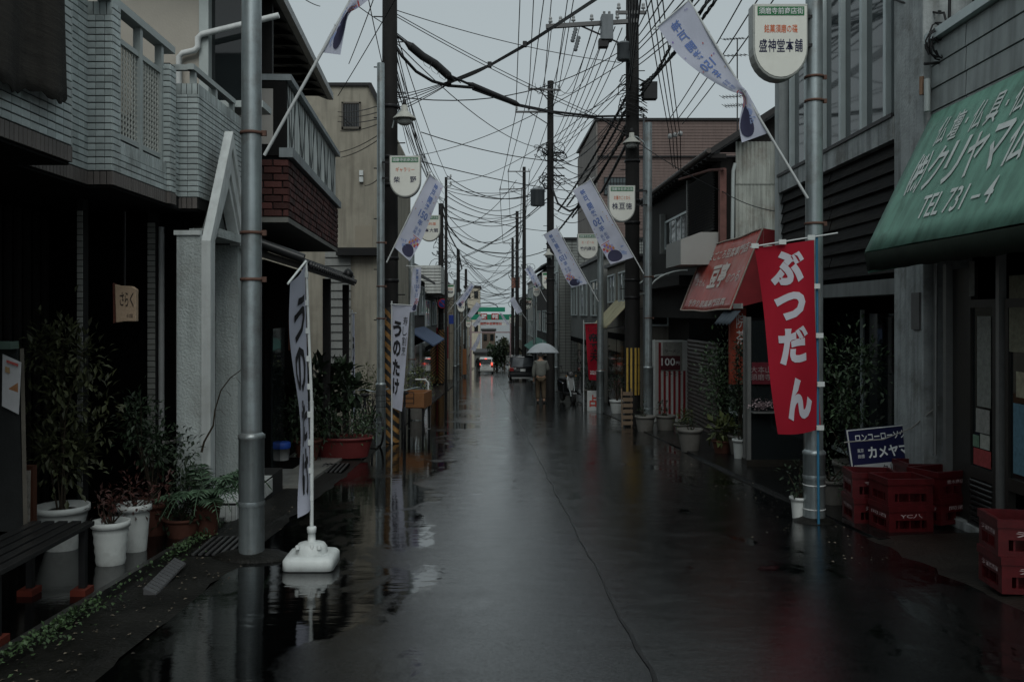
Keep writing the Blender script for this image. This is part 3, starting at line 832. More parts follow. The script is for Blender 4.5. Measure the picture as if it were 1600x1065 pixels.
mb = MB(); mb.box(.81, -6, -1, 5, 4.3, 4.0); mb.box(.12, 3.95, -1, .81, 4.3, 1.9); mb.box(.5, -6, 3.3, 5, 4.3, 5.6); part('rear_wall', mb, void, sh)
# near section: metal siding panels above the awning
mb = MB(); mb.box(.03, -6, 2.3, .4, -.66, 4.02); part('siding_backing', mb, grout, sh)
panel = mat('grey_siding', (0.3, 0.33, 0.325), 0.5, 0.1, 0.16, 1.5, 0.04, 40, streak=.45, dirt=(.13, .135, .13), dirt_amt=.5)
for r in range(9):
    z = 2.12 + r*.213
    for a, b in ((-1.32, -.67), (-3.2, -1.335), (-5.9, -3.215)):
        mb = MB(); mb.prism([(.008, a, z), (.04, a, z), (.04, a, z+.203), (.018, a, z+.203)], (0, b-a, 0)); part('siding_panel', mb, panel, sh)
mb = MB(); mb.box(-.05, -6, 4.035, .45, -.66, 4.12); part('coping', mb, mul, sh)
# green awning
aw = mat('green_canvas', (0.15, 0.325, 0.25), 0.55, 0, 0.22, 1.5, 0.05, 60, streak=.35, dirt=(0.03, 0.06, 0.037), dirt_amt=0.9, stretch=(1, 1, .6))
ya, yz = -.72, -6.0
tz, bz, ox = 3.36, 2.08, -.62
sag = lambda u, v: .012*math.sin(u*40) * v
def aws(u, v): return (-.0 + (ox)*v - .006*math.sin(v*math.pi), ya + (yz-ya)*u, tz + (bz-tz)*v - .003*math.sin(u*23)*v)
mb = MB(); mb.grid(aws, 40, 8); awn = part('awning', mb, aw, sh, solid=.006)
mb = MB(); mb.grid(lambda u, v: (ox - .005 + .03*v, ya + (yz-ya)*u, bz - .012 - .17*v + .006*math.sin(u*70)*v), 60, 2)
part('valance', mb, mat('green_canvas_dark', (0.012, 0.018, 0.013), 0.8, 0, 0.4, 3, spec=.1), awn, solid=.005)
mb = MB(); mb.add([(-.0, ya, tz), (ox, ya, bz), (ox+.03, ya, bz-.2), (.0, ya, bz-.1)], [(0,1,2,3)]); part('end_panel', mb, aw, awn, solid=.005)
aup = Vector((-ox, 0, tz-bz)); al = aup.length; aun = aup.normalized(); nrm = Vector((-(tz-bz), 0, -ox)).normalized()
if nrm.x > 0: nrm = -nrm
nrm = Vector((-(tz-bz), 0, (-ox)*1.0)).normalized()
def apl(u, v): # u metres from the far end towards the viewer, v metres above the hem
    vv = 1 - v/al; uu = u/(ya-yz)
    p = Vector(aws(uu, vv)); return p + nrm*.012
WI = mat('awning_lettering', (0.56, 0.60, 0.58), 0.6, 0, 0.2, 5, bump=0)
def arow(s, u0, cw, gap, v0, v1, bold, sk=0):
    sets = []
    u = u0
    for c in s:
        if c in '・-':
            w = cw*.3 if c == '・' else cw*.5
            vm = (v0+v1)/2; h = (v1-v0)*(.09 if c == '・' else .05)
            sets.append(([(u, vm-h), (u+w*.5 if c == '・' else u+w, vm-h), (u+w*.5 if c == '・' else u+w, vm+h), (u, vm+h)], [(0,1,2,3)])); u += w + gap
        elif c == ' ': u += cw*.5
        else:
            w = cw*(.52 if c in '0123456789TEL' else 1)
            sets.append(fit(c, (u, v0, u+w, v1), bold)); u += w + gap
    V, Fc = join2(*sets)
    return [(x - (y-v0)*sk, y) for x, y in V], Fc
k = 1.0
lettering(arow('仏壇・仏具・仏', .42, .18, .07, al*.70, al*.90, .006), apl, WI, awn, cut=.1)
lettering(arow('㈱クリヤマ仏壇', .30, .27, .055, al*.37, al*.665, .014), apl, WI, awn, cut=.1)
lettering(fit('TEL 731 – 4', (.86, al*.16, 2.05, al*.315), .008), apl, WI, awn, cut=.1)
# shop front under the awning
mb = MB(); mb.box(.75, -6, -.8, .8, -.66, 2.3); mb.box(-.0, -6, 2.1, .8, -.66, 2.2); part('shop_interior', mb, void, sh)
post_m = mat('aluminium_post', (0.2, 0.205, 0.2), 0.4, 0.4, 0.15, 6)
bronze = mat('bronze_frame', (0.035, 0.033, 0.03), 0.4, 0.3, 0.15, 6)
for y, w, z1 in ((-.93, .06, 1.95), (-1.84, .05, 2.0), (-3.1, .06, 2.1)):
    mb = MB(); mb.box(.0, y-w, -.6, .06, y, z1); part('post', mb, post_m, sh)
for y0, y1 in ((-1.80, -1.34), (-2.7, -1.94), (-3.05, -2.75)):
    mb = MB(); mb.box(.04, y0+.05, .2, .055, y1-.05, 1.55); dr = part('door_pane', mb, glass_dark, sh)
    mb = MB()
    for b_ in ((y0, -.4, y0+.05, 1.62), (y1-.05, -.4, y1, 1.62), (y0+.05, 1.55, y1-.05, 1.62), (y0+.05, .1, y1-.05, .2)): mb.box(.02, b_[0], b_[1], .08, b_[2], b_[3])
    part('frame', mb, bronze, dr)
mb = MB()
for i in range(11):
    z = -.40 + i*.045
    mb.cyl((.03, -1.75, z+.02), (.03, -1.39, z+.02), .021, n=8)
part('kick_plate', mb, mat('black_ribbed', (0.03, 0.03, 0.03), 0.25, 0.4, 0.1), sh)
mb = MB(); mb.box(.06, -1.32, -.6, .12, -.99, 1.9); part('door_panel', mb, bronze, sh)
mb = MB(); mb.box(-.02, -4, gz(8)-.3, .75, -.66, gz(8)+.10); part('threshold', mb, conc, sh)
for (y0, y1, z0, z1, c) in ((-1.72, -1.50, .72, 1.48, (0.20, 0.21, 0.19)), (-1.70, -1.48, .5, .70, (0.26, 0.26, 0.24)), (-2.25, -2.06, .25, .80, (0.10, 0.20, 0.26)), (-2.6, -2.4, .3, .7, (0.25, 0.1, 0.09)), (-1.45, -1.36, 1.65, 1.95, (0.2, 0.2, 0.19)), (-2.3, -2.0, 1.2, 1.8, (0.17, 0.17, 0.12)), (-1.72, -1.44, .22, .36, (.3, .05, .05)), (-1.70, -1.55, .37, .49, (.33, .34, .3)), (-1.53, -1.43, .37, .47, (.12, .2, .14)), (-2.6, -2.1, .85, 1.05, (.3, .28, .2)), (-2.45, -2.3, .25, .6, (.34, .33, .3)), (-2.85, -2.78, .3, 1.4, (.26, .2, .12))):
    mb = MB(); mb.box(.022, y0, z0, .026, y1, z1); part('paper_notice', mb, mat('paper_%02d%02d' % (int(c[0]*99), int(c[2]*99)), c, 0.8, 0, 0.35, 25), sh)
# meter cluster and cables under the awning end
mb = MB(); mb.tube([(-.02, -.84, 2.0), (-.03, -.84, .2)], .018, 8); part('conduit', mb, post_m, sh)
mb = MB(); mb.box(-.08, -.62, 1.35, .0, -.45, 1.7); part('meter_box', mb, mat('meter_grey', (0.12, 0.12, 0.12), 0.5), sh)
mb = MB(); mb.cyl((-.09, -.70, 3.55), (-.09, -.70, 3.72), .022, n=10); part('insulator', mb, mat('brown_ceramic', (0.22, 0.13, 0.08), 0.3), sh)
mb = MB(); mb.cyl((-.07, -.77, 3.38), (-.07, -.77, 3.68), .028, n=10); part('cable_guard', mb, rail_m, sh)

cco = thingw('cable_coil', 'tangle of black service cables hanging on the near right column', 'cable', P(1470, 95, 8.3))
rn = random.Random(17)
for i in range(9):
    cx, cy, r1, r2 = 1468 + rn.uniform(-8, 10), 62 + rn.uniform(-14, 14), rn.uniform(9, 22), rn.uniform(14, 30)
    mb = MB(); a0 = rn.uniform(0, 6); mb.tube([P(cx + r1*math.cos(a0 + k*.5), cy + r2*math.sin(a0 + k*.5) + rn.uniform(-1, 1), 8.28 - .01*i) for k in range(rn.randint(6, 12))], .0085, 5); part('loop', mb, black_rubber, cco)
mb = MB(); mb.tube([P(1484, -10, 8.3), P(1483, 40, 8.28), P(1486, 90, 8.28), P(1470, 98, 8.28), P(1444, 100, 8.28)], .014, 6); part('riser', mb, black_rubber, cco)
# ------------------------------------------------------------------ steel sign poles
def steel_pole(d, px, label, top, r=.075, sleeve=1.25, collars=(), group='steel sign poles along the street', X=None):
    x = PX(px, d) if X is None else X
    g = gz(d)
    t = thing('sign_pole', label, 'pole', (x, d, g), 0, group)
    mb = MB(); mb.cyl((0, 0, -.1), (0, 0, top - g), r, r*.93, 20); part('pole', mb, steel, t)
    mb = MB(); mb.lathe([(r*1.22, 0), (r*1.22, sleeve), (r*1.3, sleeve+.005), (r*1.3, sleeve+.03), (r, sleeve+.05)], 20); mb.lathe([(r*1.27, .4), (r*1.3, .41), (r*1.3, .43), (r*1.27, .44)], 20, cap=False); part('sleeve', mb, steel, t)
    for z in collars:
        mb = MB(); mb.lathe([(r, z-.012), (r*1.1, z-.01), (r*1.1, z+.01), (r, z+.012)], 20, cap=False); mb.box(r*.9, -.012, z-.02, r*1.45, .012, z+.02); part('collar', mb, rust, t)
    return t
lp = steel_pole(6.75, 393, 'thick steel pole beside the white gabled portal', 6.0, .078, .90, (2.1, 2.45, 3.2))
mb = MB(); mb.lathe([(.32, -.02), (.3, .02), (.22, .045), (.1, .06)], 18); q = part('footing', mb, gut, lp); q.scale = (1, .6, 1)
rp = steel_pole(8.27, 1272, 'thick steel pole with the red vertical banner tied to it', 6.2, .08, .62, (2.75, 3.88, 4.1))
mb = MB(); mb.lathe([(.2, -.02), (.18, .02), (.1, .05)], 18); part('footing', mb, gut, rp)
steel_pole(15.4, 595, 'steel pole just in front of the striped utility pole', 5.8, .07, 1.05, (2.2, 2.75, 3.5))
steel_pole(19.6, 1013, 'steel pole rising from the planters by the striped shutter', PZ(192, 19.6), .085, 1.3, (2.4, 3.3))
steel_pole(25, 938, 'steel pole beside the red vertical banner and white notice', PZ(375, 25)+.5, .09, 1.15, (1.2,))
steel_pole(24, 643, 'steel pole behind the banner hanging above the wooden cart', 4.2, .085, 1.1, (1.5,))
far_poles = [(42, 869, 'steel pole in front of the grey tiled wall on the right'), (56, 835, 'steel pole just behind the umbrella on the right'),
             (68, 823, 'slim steel pole between the arch and the right-hand utility pole'), (88, 806, 'pale steel pole beside the right foot of the arch'),
             (50, 711, 'steel pole behind the blue round sign on the left'), (63, 716, 'steel pole between the two left striped poles and the arch'), (80, 729, 'slim steel pole beside the orange-brown shop panel')]
for d, px, lab in far_poles: steel_pole(d, px, lab, 3.4 if d < 60 else 3.0, .09, 1.1)

# ------------------------------------------------------------------ shield-shaped lantern signs
lantern_face = mat('lantern_acrylic', (0.70, 0.70, 0.64), 0.35, 0, 0.05, 3, 0.0, dirt=(0.38, 0.37, 0.32), dirt_amt=0.25)
lantern_rim = mat('lantern_rim', (0.33, 0.34, 0.32), 0.4, 0.3, 0.15, 5)
def shield(w, h, k=1.0):
    hw = w/2*k; pts = [(-hw, h*k*.5), (hw, h*k*.5)]
    yb = -h*k*.08; rb = h*k*.5 + yb
    for i in range(15):
        a = -math.pi*i/14
        pts.append((hw*math.cos(a), yb + rb*math.sin(a)))
    return pts
def shop_sign(d, cx, cy, w, h, label, head, sub, main, side=1, polex=None, sub_m=None, detail=True):
    c = P(cx, cy, d)
    W, Hh = w*d/F, h*d/F
    t = thing('shop_sign', label, 'sign', c, 0, 'shield-shaped shop signs on poles')
    mb = MB(); mb.prism([(x, -.075, y) for x, y in shield(W, Hh)], (0, .15, 0)); part('housing', mb, lantern_rim, t, bevel=.012)
    mb = MB(); mb.prism([(x, -.082, y) for x, y in shield(W, Hh, .93)], (0, .164, 0)); part('face', mb, lantern_face, t)
    hb = (-W*.42, Hh*.34, W*.42, Hh*.455)
    mb = MB(); mb.box(hb[0], -.086, hb[1], hb[2], -.081, hb[3]); part('header_band', mb, green_paint, t)
    pl = lambda yy: on_plane((0, yy, 0), (1,0,0), (0,0,1))
    if detail:
        lettering(fit(head, (-W*.40, Hh*.355, W*.40, Hh*.44), .005), pl(-.0885), white_ink, t)
        lettering(fit(sub, (-W*.30, Hh*.11, W*.30, Hh*.22), .01), pl(-.0845), sub_m or orange_ink, t)
        lettering(join2(*[fit(ch, bx, .012) for ch, bx in main(W, Hh)]), pl(-.0845), navy_ink, t)
    else:
        lettering(fit(sub, (-W*.32, Hh*.10, W*.32, Hh*.2), .0), pl(-.0845), orange_ink, t)
        lettering(fit(main, (-W*.35, -Hh*.14, W*.35, Hh*.02), .02), pl(-.0845), navy_ink, t)
    if polex is not None:
        mb = MB()
        for z in (Hh*.36, -Hh*.02):
            mb.bar((side*W*.48, 0, z), (PX(polex, d) - c.x, 0, z), .03, .03)
        part('bracket', mb, darkmetal, t)
    return t
row = lambda s, x0, x1, y0, y1: (lambda W, H: [(ch, (W*(x0 + (x1-x0)*i/len(s)) + W*.008, H*y0, W*(x0 + (x1-x0)*(i+1)/len(s)) - W*.008, H*y1)) for i, ch in enumerate(s)])
HEAD = '須磨寺前商店街'
shop_sign(8.22, 1215.5, 69, 86, 118, 'large cream shield sign with dark characters at upper right', HEAD, '銘菓須磨の磯', row('盛神堂本舗', -.4, .4, -.14, .03), 1, 1272)
shop_sign(15.3, 633.5, 277, 49, 65, 'cream shield sign with two dark characters by the left lamp', HEAD, 'ギャラリー', row('柴 野'.replace(' ', '　'), -.36, .36, -.16, -.0) if False else (lambda W, H: [('柴', (-W*.36, -H*.15, -W*.16, H*.0)), ('野', (W*.16, -H*.15, W*.36, H*.0))]), -1, 597)
shop_sign(19.5, 971, 319, 42, 57, 'cream shield sign with three characters before the right utility pole', HEAD, 'お墓のことなら', row('株亘徳', -.38, .38, -.16, .02), 1, 1011)
shop_sign(24.8, 918, 385.5, 32, 40, 'small cream shield sign above the pole by the red banner', HEAD, 'エ・ビール', row('竹内商店', -.38, .38, -.16, .0), 1, 938)
shop_sign(23.8, 671, 357, 34, 41, 'cream shield sign half hidden behind the left hanging flag', HEAD, '日本料理', row('日本大観', -.42, .42, -.16, .0), -1, 645)
for d, cx, cy, w, h, mn, lab, px, sd in ((41.9, 856, 439, 18.5, 27, '山岡よしの', 'distant cream shield sign right of the flags over the car', 868, 1), (55.8, 838, 455, 11, 17, 'そば', 'tiny pinkish shield sign behind the far right flag', 835, -1),
        (67.8, 825, 474.5, 13, 19, '米穀店', 'distant shield sign right of the arch with green top', 823, -1), (87.8, 800.5, 500, 10, 12, '薬', 'most distant pale sign on the right by the arch', 806, 1),
        (49.9, 703, 455, 15, 21, '中華料理店', 'distant shield sign over the blue round sign', 711, 1), (62.9, 720.5, 479, 12, 17, '写真館', 'distant left shield sign below the far flag', 716, -1), (79.8, 732, 506, 8, 11, '花', 'most distant small left shield sign', 729, -1)):
    t = shop_sign(d, cx, cy, w, h, lab, HEAD, '須磨', mn, sd, px, detail=False)

# ------------------------------------------------------------------ flags on slanting rods
rod_m = mat('white_rod', (0.50, 0.52, 0.52), 0.4, 0, 0.1)
PR = {}
def pm(n, c): 
    if n not in PR: PR[n] = cloth_mat('flag_print_' + n, c, .3)
    return PR[n]
def flag(label, d, rod, rows, full=True, dd=0.0, seed=1, wave=.03):
    """rod: two photo points; rows: (v, rod-edge point, outer-edge point) down the cloth, all at distance d"""
    base = P(*rod[0], d - .1)
    t = thingw('street_flag', label, 'flag', base, 'flags of one design on slanting rods')
    r0, r1 = P(*rod[0], d-.1), P(*rod[1], d-.1-dd)
    mb = MB(); mb.cyl(r0, r1, .013, .011, 8); part('rod', mb, rod_m, t)
    a, b = P(*rows[0][1], d-.1-dd), P(*rows[0][2], d-.1-dd)
    mb = MB(); mb.cyl(a + (a-b)*.25, b - (a-b)*.12, .007, n=6); part('cross_rod', mb, rod_m, t)
    rn = random.Random(seed); ph = rn.random()*6
    def S(u, v, off=0.0):
        for i in range(len(rows)-1):
            if v <= rows[i+1][0] or i == len(rows)-2: break
        v0, a0, b0 = rows[i]; v1, a1, b1 = rows[i+1]
        q = (v-v0)/(v1-v0)
        # smooth interpolation over neighbours
        def cm(k):
            ps = [rows[max(i-1, 0)][k], rows[i][k], rows[i+1][k], rows[min(i+2, len(rows)-1)][k]]
            return [.5*((2*ps[1][j]) + (-ps[0][j]+ps[2][j])*q + (2*ps[0][j]-5*ps[1][j]+4*ps[2][j]-ps[3][j])*q*q + (-ps[0][j]+3*ps[1][j]-3*ps[2][j]+ps[3][j])*q**3) for j in (0, 1)]
        A, B = cm(1), cm(2)
        px, py = A[0] + (B[0]-A[0])*u, A[1] + (B[1]-A[1])*u
        dep = d - .1 - dd*(1-v) + wave*math.sin(u*2.6 + v*7 + ph)*(.25+u) + wave*.5*math.sin(u*6 - v*11 + ph) - off
        return P(px, py, dep)
    mb = MB(); mb.grid(lambda u, v: S(u, v), 16, 44); part('cloth', mb, flag_cloth, t)
    loops = MB()
    for i in range(1, 8):
        v = i/8.0; p = S(0, v); l = (r1 - r0); k = (p - r0).dot(l)/l.length_squared
        loops.bar(p, r0 + l*k, .035, .004)
    part('loop', loops, rod_m, t)
    place = lambda x, y: S(x, 1-y, .006)       # x: 0 at the rod, y: 1 at the top
    if full:
        col = join2(column('神戸開港', (.48, .62, .72, .94), .02), fit('150', (.36, .52, .84, .60), .02), fit('年', (.48, .44, .72, .505), .02), column('須磨', (.46, .33, .62, .42), 0), column('海浜', (.66, .33, .80, .42), 0))
        lettering(col, place, blue_ink if True else None, t, cut=.05)
        def patch(name, poly, m): lettering((poly, [tuple(range(len(poly)))]), place, m, t, cut=.04, name=name)
        patch('print', [(.66 + .3*math.cos(a*math.tau/22), .115 + .085*math.sin(a*math.tau/22)) for a in range(22)], pm('navy', (0.06, 0.06, 0.11)))
        cc = {'orange': (.55, .25, .12), 'red': (.5, .1, .1), 'violet': (.28, .2, .5), 'lilac': (.42, .4, .62), 'sand': (.5, .42, .3)}
        ks = list(cc)
        for i in range(5):
            for j in range(3):
                if (i, j) in ((0, 2), (4, 2)): continue
                x, y = .5 + i*.095, .20 + j*.032; k_ = ks[(i*2+j*3) % 5]
                patch('print', [(x, y), (x+.09, y), (x+.09, y+.03), (x, y+.03)], pm(k_, cc[k_]))
        patch('print', [(.55, .305), (.95, .30), (.95, .308), (.55, .313)], pm('red', cc['red']))
        for i in range(9):
            x, y = rn.choice((rn.uniform(.08, .3), rn.uniform(.82, .94))), rn.uniform(.4, .95); k_ = rn.choice(ks)
            patch('print', [(x + .022*math.cos(q), y + .007*math.sin(q)) for q in (0, 1.05, 2.1, 3.14, 4.2, 5.2)], pm(k_, cc[k_]))
        for i in range(7):
            x, y = rn.uniform(.1, .42), rn.uniform(.03, .2); w = rn.uniform(.06, .2)
            patch('print', [(x, y), (x+w, y+rn.uniform(-.03, .03)), (x+w*.8, y+.02), (x+.01, y+.012)], pm('sky', (.34, .42, .66)))
    return t
flag('white printed flag at upper right, twisted near the cream shield sign', 8.2, ((1262, 310), (1068, -13)),
     [(0, (1077, 0), (1027, 42)), (.25, (1106, 50), (1060, 86)), (.5, (1133, 95), (1102, 120)), (.66, (1156, 131), (1140, 142)), (.75, (1166, 142), (1161, 152)), (.85, (1183, 172), (1155, 192)), (1, (1200, 208), (1159, 223))], seed=2, wave=.02)
flag('white printed flag slanting beside the left cream shield sign', 15.2, ((604, 410), (673, 268)),
     [(0, (672, 272), (693, 291)), (.35, (652, 313), (676, 332)), (.7, (630, 357), (658, 377)), (1, (616, 386), (640, 408))], seed=3)
flag('white printed flag slanting across the right utility pole', 19.3, ((1006, 428), (921, 277)),
     [(0, (922, 281), (895, 298)), (.35, (946, 325), (917, 341)), (.7, (970, 367), (938, 385)), (1, (990, 402), (954, 413))], seed=4)
flag('white printed flag slanting below the small shield sign on the right', 24.7, ((935, 471), (869, 352)),
     [(0, (870, 356), (849, 367)), (.35, (887, 388), (867, 398)), (.7, (905, 420), (882, 432)), (1, (918, 443), (893, 449))], seed=5)
flag('flag end hanging at the top edge above the brick balcony', 6.7, ((413, 243), (640, -165)),
     [(0, (640, -165), (690, -130)), (.45, (590, -75), (618, -40)), (.68, (556, -14), (566, 8)), (.8, (540, 12), (546, 22)), (.9, (518, 48), (538, 52)), (1, (500, 82), (532, 86))], seed=6, wave=.02)
flag('white printed flag hanging upright under the half-hidden shield sign', 23.6, ((634, 415), (660, 417)),
     [(0, (643, 418), (658, 418)), (.5, (642, 452), (657, 452)), (1, (640, 488), (650, 486))], seed=7)
for lab, d, rod, rows, sd in (
    ('distant flag at left above the arch, nearest of the far left flags', 45, ((698, 490), (737, 440)), [(0, (736, 442), (741, 447)), (.5, (725, 458), (731, 464)), (1, (712, 474), (719, 481))], 11),
    ('distant flag touching the left end of the green arch', 60, ((711, 518), (747, 468)), [(0, (745, 472), (752, 477)), (.5, (737, 483), (744, 488)), (1, (730, 493), (736, 497))], 12),
    ('small far flag before the lower beam of the arch on the left', 75, ((733, 517), (750, 492)), [(0, (749, 493), (754, 496)), (.5, (743, 501), (749, 504)), (1, (738, 508), (743, 511))], 13),
    ('low distant flag hanging above the white van', 70, ((734, 548), (752, 519)), [(0, (748, 521), (752, 523)), (.5, (743, 533), (748, 536)), (1, (736, 546), (742, 549))], 14),
    ('distant flag on the right under the tiny pinkish sign', 42, ((862, 486), (822, 412)), [(0, (828, 414), (820, 421)), (.5, (838, 430), (830, 438)), (1, (846, 446), (838, 450))], 15),
    ('distant flag at the right end of the green arch', 58, ((836, 518), (796, 460)), [(0, (803, 463), (796, 469)), (.5, (809, 474), (802, 480)), (1, (816, 486), (808, 491))], 16),
    ('small far flag in front of the red boards of the arch', 75, ((797, 508), (780, 487)), [(0, (784, 489), (780, 489)), (.5, (790, 498), (787, 500)), (1, (796, 508), (793, 508))], 17)):
    flag(lab, d, rod, rows, full=d < 50, seed=sd)

# ------------------------------------------------------------------ vertical shop banners
def nobori(name, label, cat, S, w, h, m, parent_base, group=None):
    pass
# near white banner on its water-filled base
nb = thingw('banner_stand', 'white vertical banner with black brush lettering on a white plastic base', 'banner', P(487, 888, 6.46), None)
bx, by, bz_ = PX(487, 6.46), 6.46, gz(6.46)
base = MB()
n = 18
def rr(hw, hd, r, z):
    pts = []
    for cx, cy, a0 in ((hw-r, hd-r, 0), (-hw+r, hd-r, 90), (-hw+r, -hd+r, 180), (hw-r, -hd+r, 270)):
        for k in range(5):
            a = rad(a0 + k*22.5); pts.append((bx + cx + r*math.cos(a), by + cy + r*math.sin(a), bz_ + z))
    return pts
rings = [rr(.165, .165, .04, .015), rr(.18, .18, .05, .02), rr(.18, .18, .05, .085), rr(.165, .165, .05, .105), rr(.14, .14, .06, .112)]
vs = sum(rings, []); m_ = 20
base.add(vs, [(i*m_+k, i*m_+(k+1) % m_, (i+1)*m_+(k+1) % m_, (i+1)*m_+k) for i in range(len(rings)-1) for k in range(m_)], True)
base.add(rings[0], [tuple(range(19, -1, -1))]); base.add(rings[-1], [tuple(range(20))])
part('base', base, white_plastic, nb)
mb = MB(); mb.lathe([(.115, .105), (.112, .15), (.095, .175), (.05, .185), (.028, .19), (.026, .25), (.032, .252), (.034, .29), (.028, .295), (.012, .296)], 22, (bx, by, bz_)); part('neck', mb, white_plastic, nb)
for dx in (-.085, .02, .07):
    mb = MB(); mb.lathe([(.016, .155), (.014, .18), (.002, .185)], 10, (bx+dx, by-.09, bz_)); part('cap', mb, white_plastic, nb)
for sx_ in (-.12, .12):
    mb = MB(); mb.box(bx+sx_-.03, by-.14, bz_, bx+sx_+.03, by+.14, bz_+.02); part('foot', mb, white_plastic, nb)
ptop = P(478, 408, 6.46)
mb = MB(); mb.cyl((bx, by, bz_+.2), (bx+.0, by, bz_+1.2), .014, n=10); mb.cyl((bx, by, bz_+1.18), ptop, .011, .010, 10); part('pole', mb, white_plastic, nb)
ex = P(450, 443, 5.98)           # end of the cross arm, reaching toward the viewer's side
mb = MB(); mb.cyl(ptop, ex, .008, n=8); part('cross_arm', mb, white_plastic, nb)
pbot = Vector((bx, by, bz_ + .46))
def nbS(u, v, off=0):
    a = ptop.lerp(pbot, v) - Vector((.008, 0, .03))
    e = Vector((-.165 + .01*v, -.26 - .04*v, -.12 + .05*v)) * 1.0
    e2 = Vector((ex.x - ptop.x, ex.y - ptop.y, (ex.z - ptop.z)*.9))
    o = (e2*.85).lerp(Vector((-.045, -.12, -.05)), min(1, v*1.05)**.75)
    p = a + o*u
    nrm_ = Vector((-.6, .35, 0))
    return p + Vector((.55, -.3, 0)).normalized()*(.03*math.sin(u*3.0+v*8)*u + .025*math.sin(v*13+1)*u*(1-u)*2 + off)
mb = MB(); mb.grid(lambda u, v: nbS(u, v), 14, 50); part('cloth', mb, flag_cloth, nb)
for off in (.006,):
    lettering(column('うのたけ', (.2, .06, .85, .92), .03), lambda x, y: nbS(1-x, 1-y, off), black_ink, nb, cut=.06)
    lettering(column('うのたけ', (.2, .06, .85, .92), .03), lambda x, y: nbS(1-x, 1-y, -off), black_ink, nb, cut=.06)
mb = MB()
for i in range(9): 
    p = nbS(0, .04 + i*.115); mb.box(p.x-.006, p.y-.015, p.z-.02, p.x+.022, p.y+.015, p.z+.02)
part('loop', mb, white_plastic, nb)

# red banner tied to the right pole
rdb = thingw('red_banner', 'red vertical banner with large white lettering tied to a blue rod', 'banner', P(1279, 815, 8.1))
red_cloth = cloth_mat('red_cloth', (0.36, 0.012, 0.028), .2)
d = 8.1
def rbS(u, v, off=0):
    xl = 1179 + 37*v + 2*math.sin(v*6); xr = 1272 + 9*v - 2*math.sin(v*4)
    yl = 388 + 290*v; yr = 375 + 294*v
    y = yl + (yr-yl)*u + (4*math.sin(u*math.pi)*(v)) ; x = xl + (xr-xl)*u
    return P(x, y, d + .03*math.sin(u*5+v*3) + .03*math.sin(u*2+v*6)*(1-u) - off - .03)
mb = MB(); mb.grid(lambda u, v: rbS(u, v), 20, 50); part('cloth', mb, red_cloth, rdb)
RW = cloth_mat('banner_white_print', (0.60, 0.60, 0.66), .2)
for s_, y0, y1, x0, x1 in (('ぶ', .785, .965, .2, .82), ('つ', .60, .745, .22, .82), ('だ', .365, .56, .24, .84), ('ん', .07, .295, .30, .84)):
    lettering(fit(s_, (x0, y0, x1, y1), .058, 3), lambda x, y: rbS(x, 1-y, .006), RW, rdb, cut=.06)
mb = MB(); mb.cyl(P(1279, 818, d), P(1276, 368, d), .012, n=10); part('rod', mb, mat('blue_rod', (0.03, 0.14, 0.24), 0.4, 0, 0.1), rdb)
mb = MB(); mb.cyl(P(1172, 386, d-.02), P(1309, 364, d-.02), .007, n=8); part('cross_rod', mb, rod_m, rdb)
for (x, y) in ((1180, 384), (1223, 378), (1268, 371), (1276, 447), (1281, 524), (1283, 600), (1282, 668)):
    mb = MB(); p = P(x, y, d-.03); mb.box(p.x-.035, p.y-.006, p.z-.022, p.x+.03, p.y+.01, p.z+.022); part('loop', mb, white_plastic, rdb)
mb = MB()
for z in (-.2, .02): mb.lathe([(.1, 0), (.104, .006), (.1, .012)], 16, (PX(1272, 8.27), 8.27, PZ(815, 8.27) + .32 + z), cap=False)
part('tie_wire', mb, white_paint, rdb)

# second white banner beside the striped pole
def hang_banner(name, label, d, corners, m, sets, ink, rodx=None, wave=.03, cut=.06):
    (a, b, c, e) = corners        # TL TR BL BR in the photograph
    t = thingw(name, label, 'banner', P((c[0]+e[0])/2, (c[1]+e[1])/2, d))
    def S(u, v, off=0):
        x = (a[0]*(1-u)+b[0]*u)*(1-v) + (c[0]*(1-u)+e[0]*u)*v; y = (a[1]*(1-u)+b[1]*u)*(1-v) + (c[1]*(1-u)+e[1]*u)*v
        return P(x, y, d + wave*math.sin(u*4+v*7) - off)
    mb = MB(); mb.grid(lambda u, v: S(u, v), 12, 30); part('cloth', mb, m, t)
    for s_, ik in zip(sets, ink): lettering(s_, lambda x, y: S(x, 1-y, .008), ik, t, cut=cut)
    p0, p1 = P(a[0]-2, a[1]-1, d-.01), P(b[0]+3, b[1]-1, d-.01)
    mb = MB(); mb.cyl(p0, p1, .01, n=6); part('cross_rod', mb, rod_m, t)
    if rodx:
        q0 = P(rodx, a[1]-6, d); mb = MB(); mb.cyl(q0, Vector((q0.x, q0.y, gz(d)+.0)), .014, n=8); part('pole', mb, rod_m, t)
    return t
hang_banner('shop_banner', 'narrow white banner with black lettering between striped pole and wooden cart', 15.75, ((612, 476), (641, 478), (612, 636), (628, 643)), flag_cloth,
            [column('うのたけ', (.08, .12, .6, .86), .05), column('寿し割烹', (.66, .52, .92, .90), .0)], [black_ink, black_ink], 612)
hang_banner('shop_banner', 'red vertical banner with dark outlined characters above the white notice', 25.6, ((914, 506), (938, 505), (920, 593), (938, 595)), red_cloth,
            [column('帝釈天', (.2, .32, .85, .84), .03), fit('2021-1', (.15, .1, .8, .17), .02), fit('しつ', (.2, .86, .85, .94), .0)], [black_ink, white_ink, black_ink], 912)
hang_banner('shop_banner', 'thin dark and white banner standing among the plants by the ochre wall', 17, ((550, 490), (554, 490), (551, 650), (555, 650)), flag_cloth, [column('うの', (.1, .2, .8, .8), .05)], [black_ink], 550)
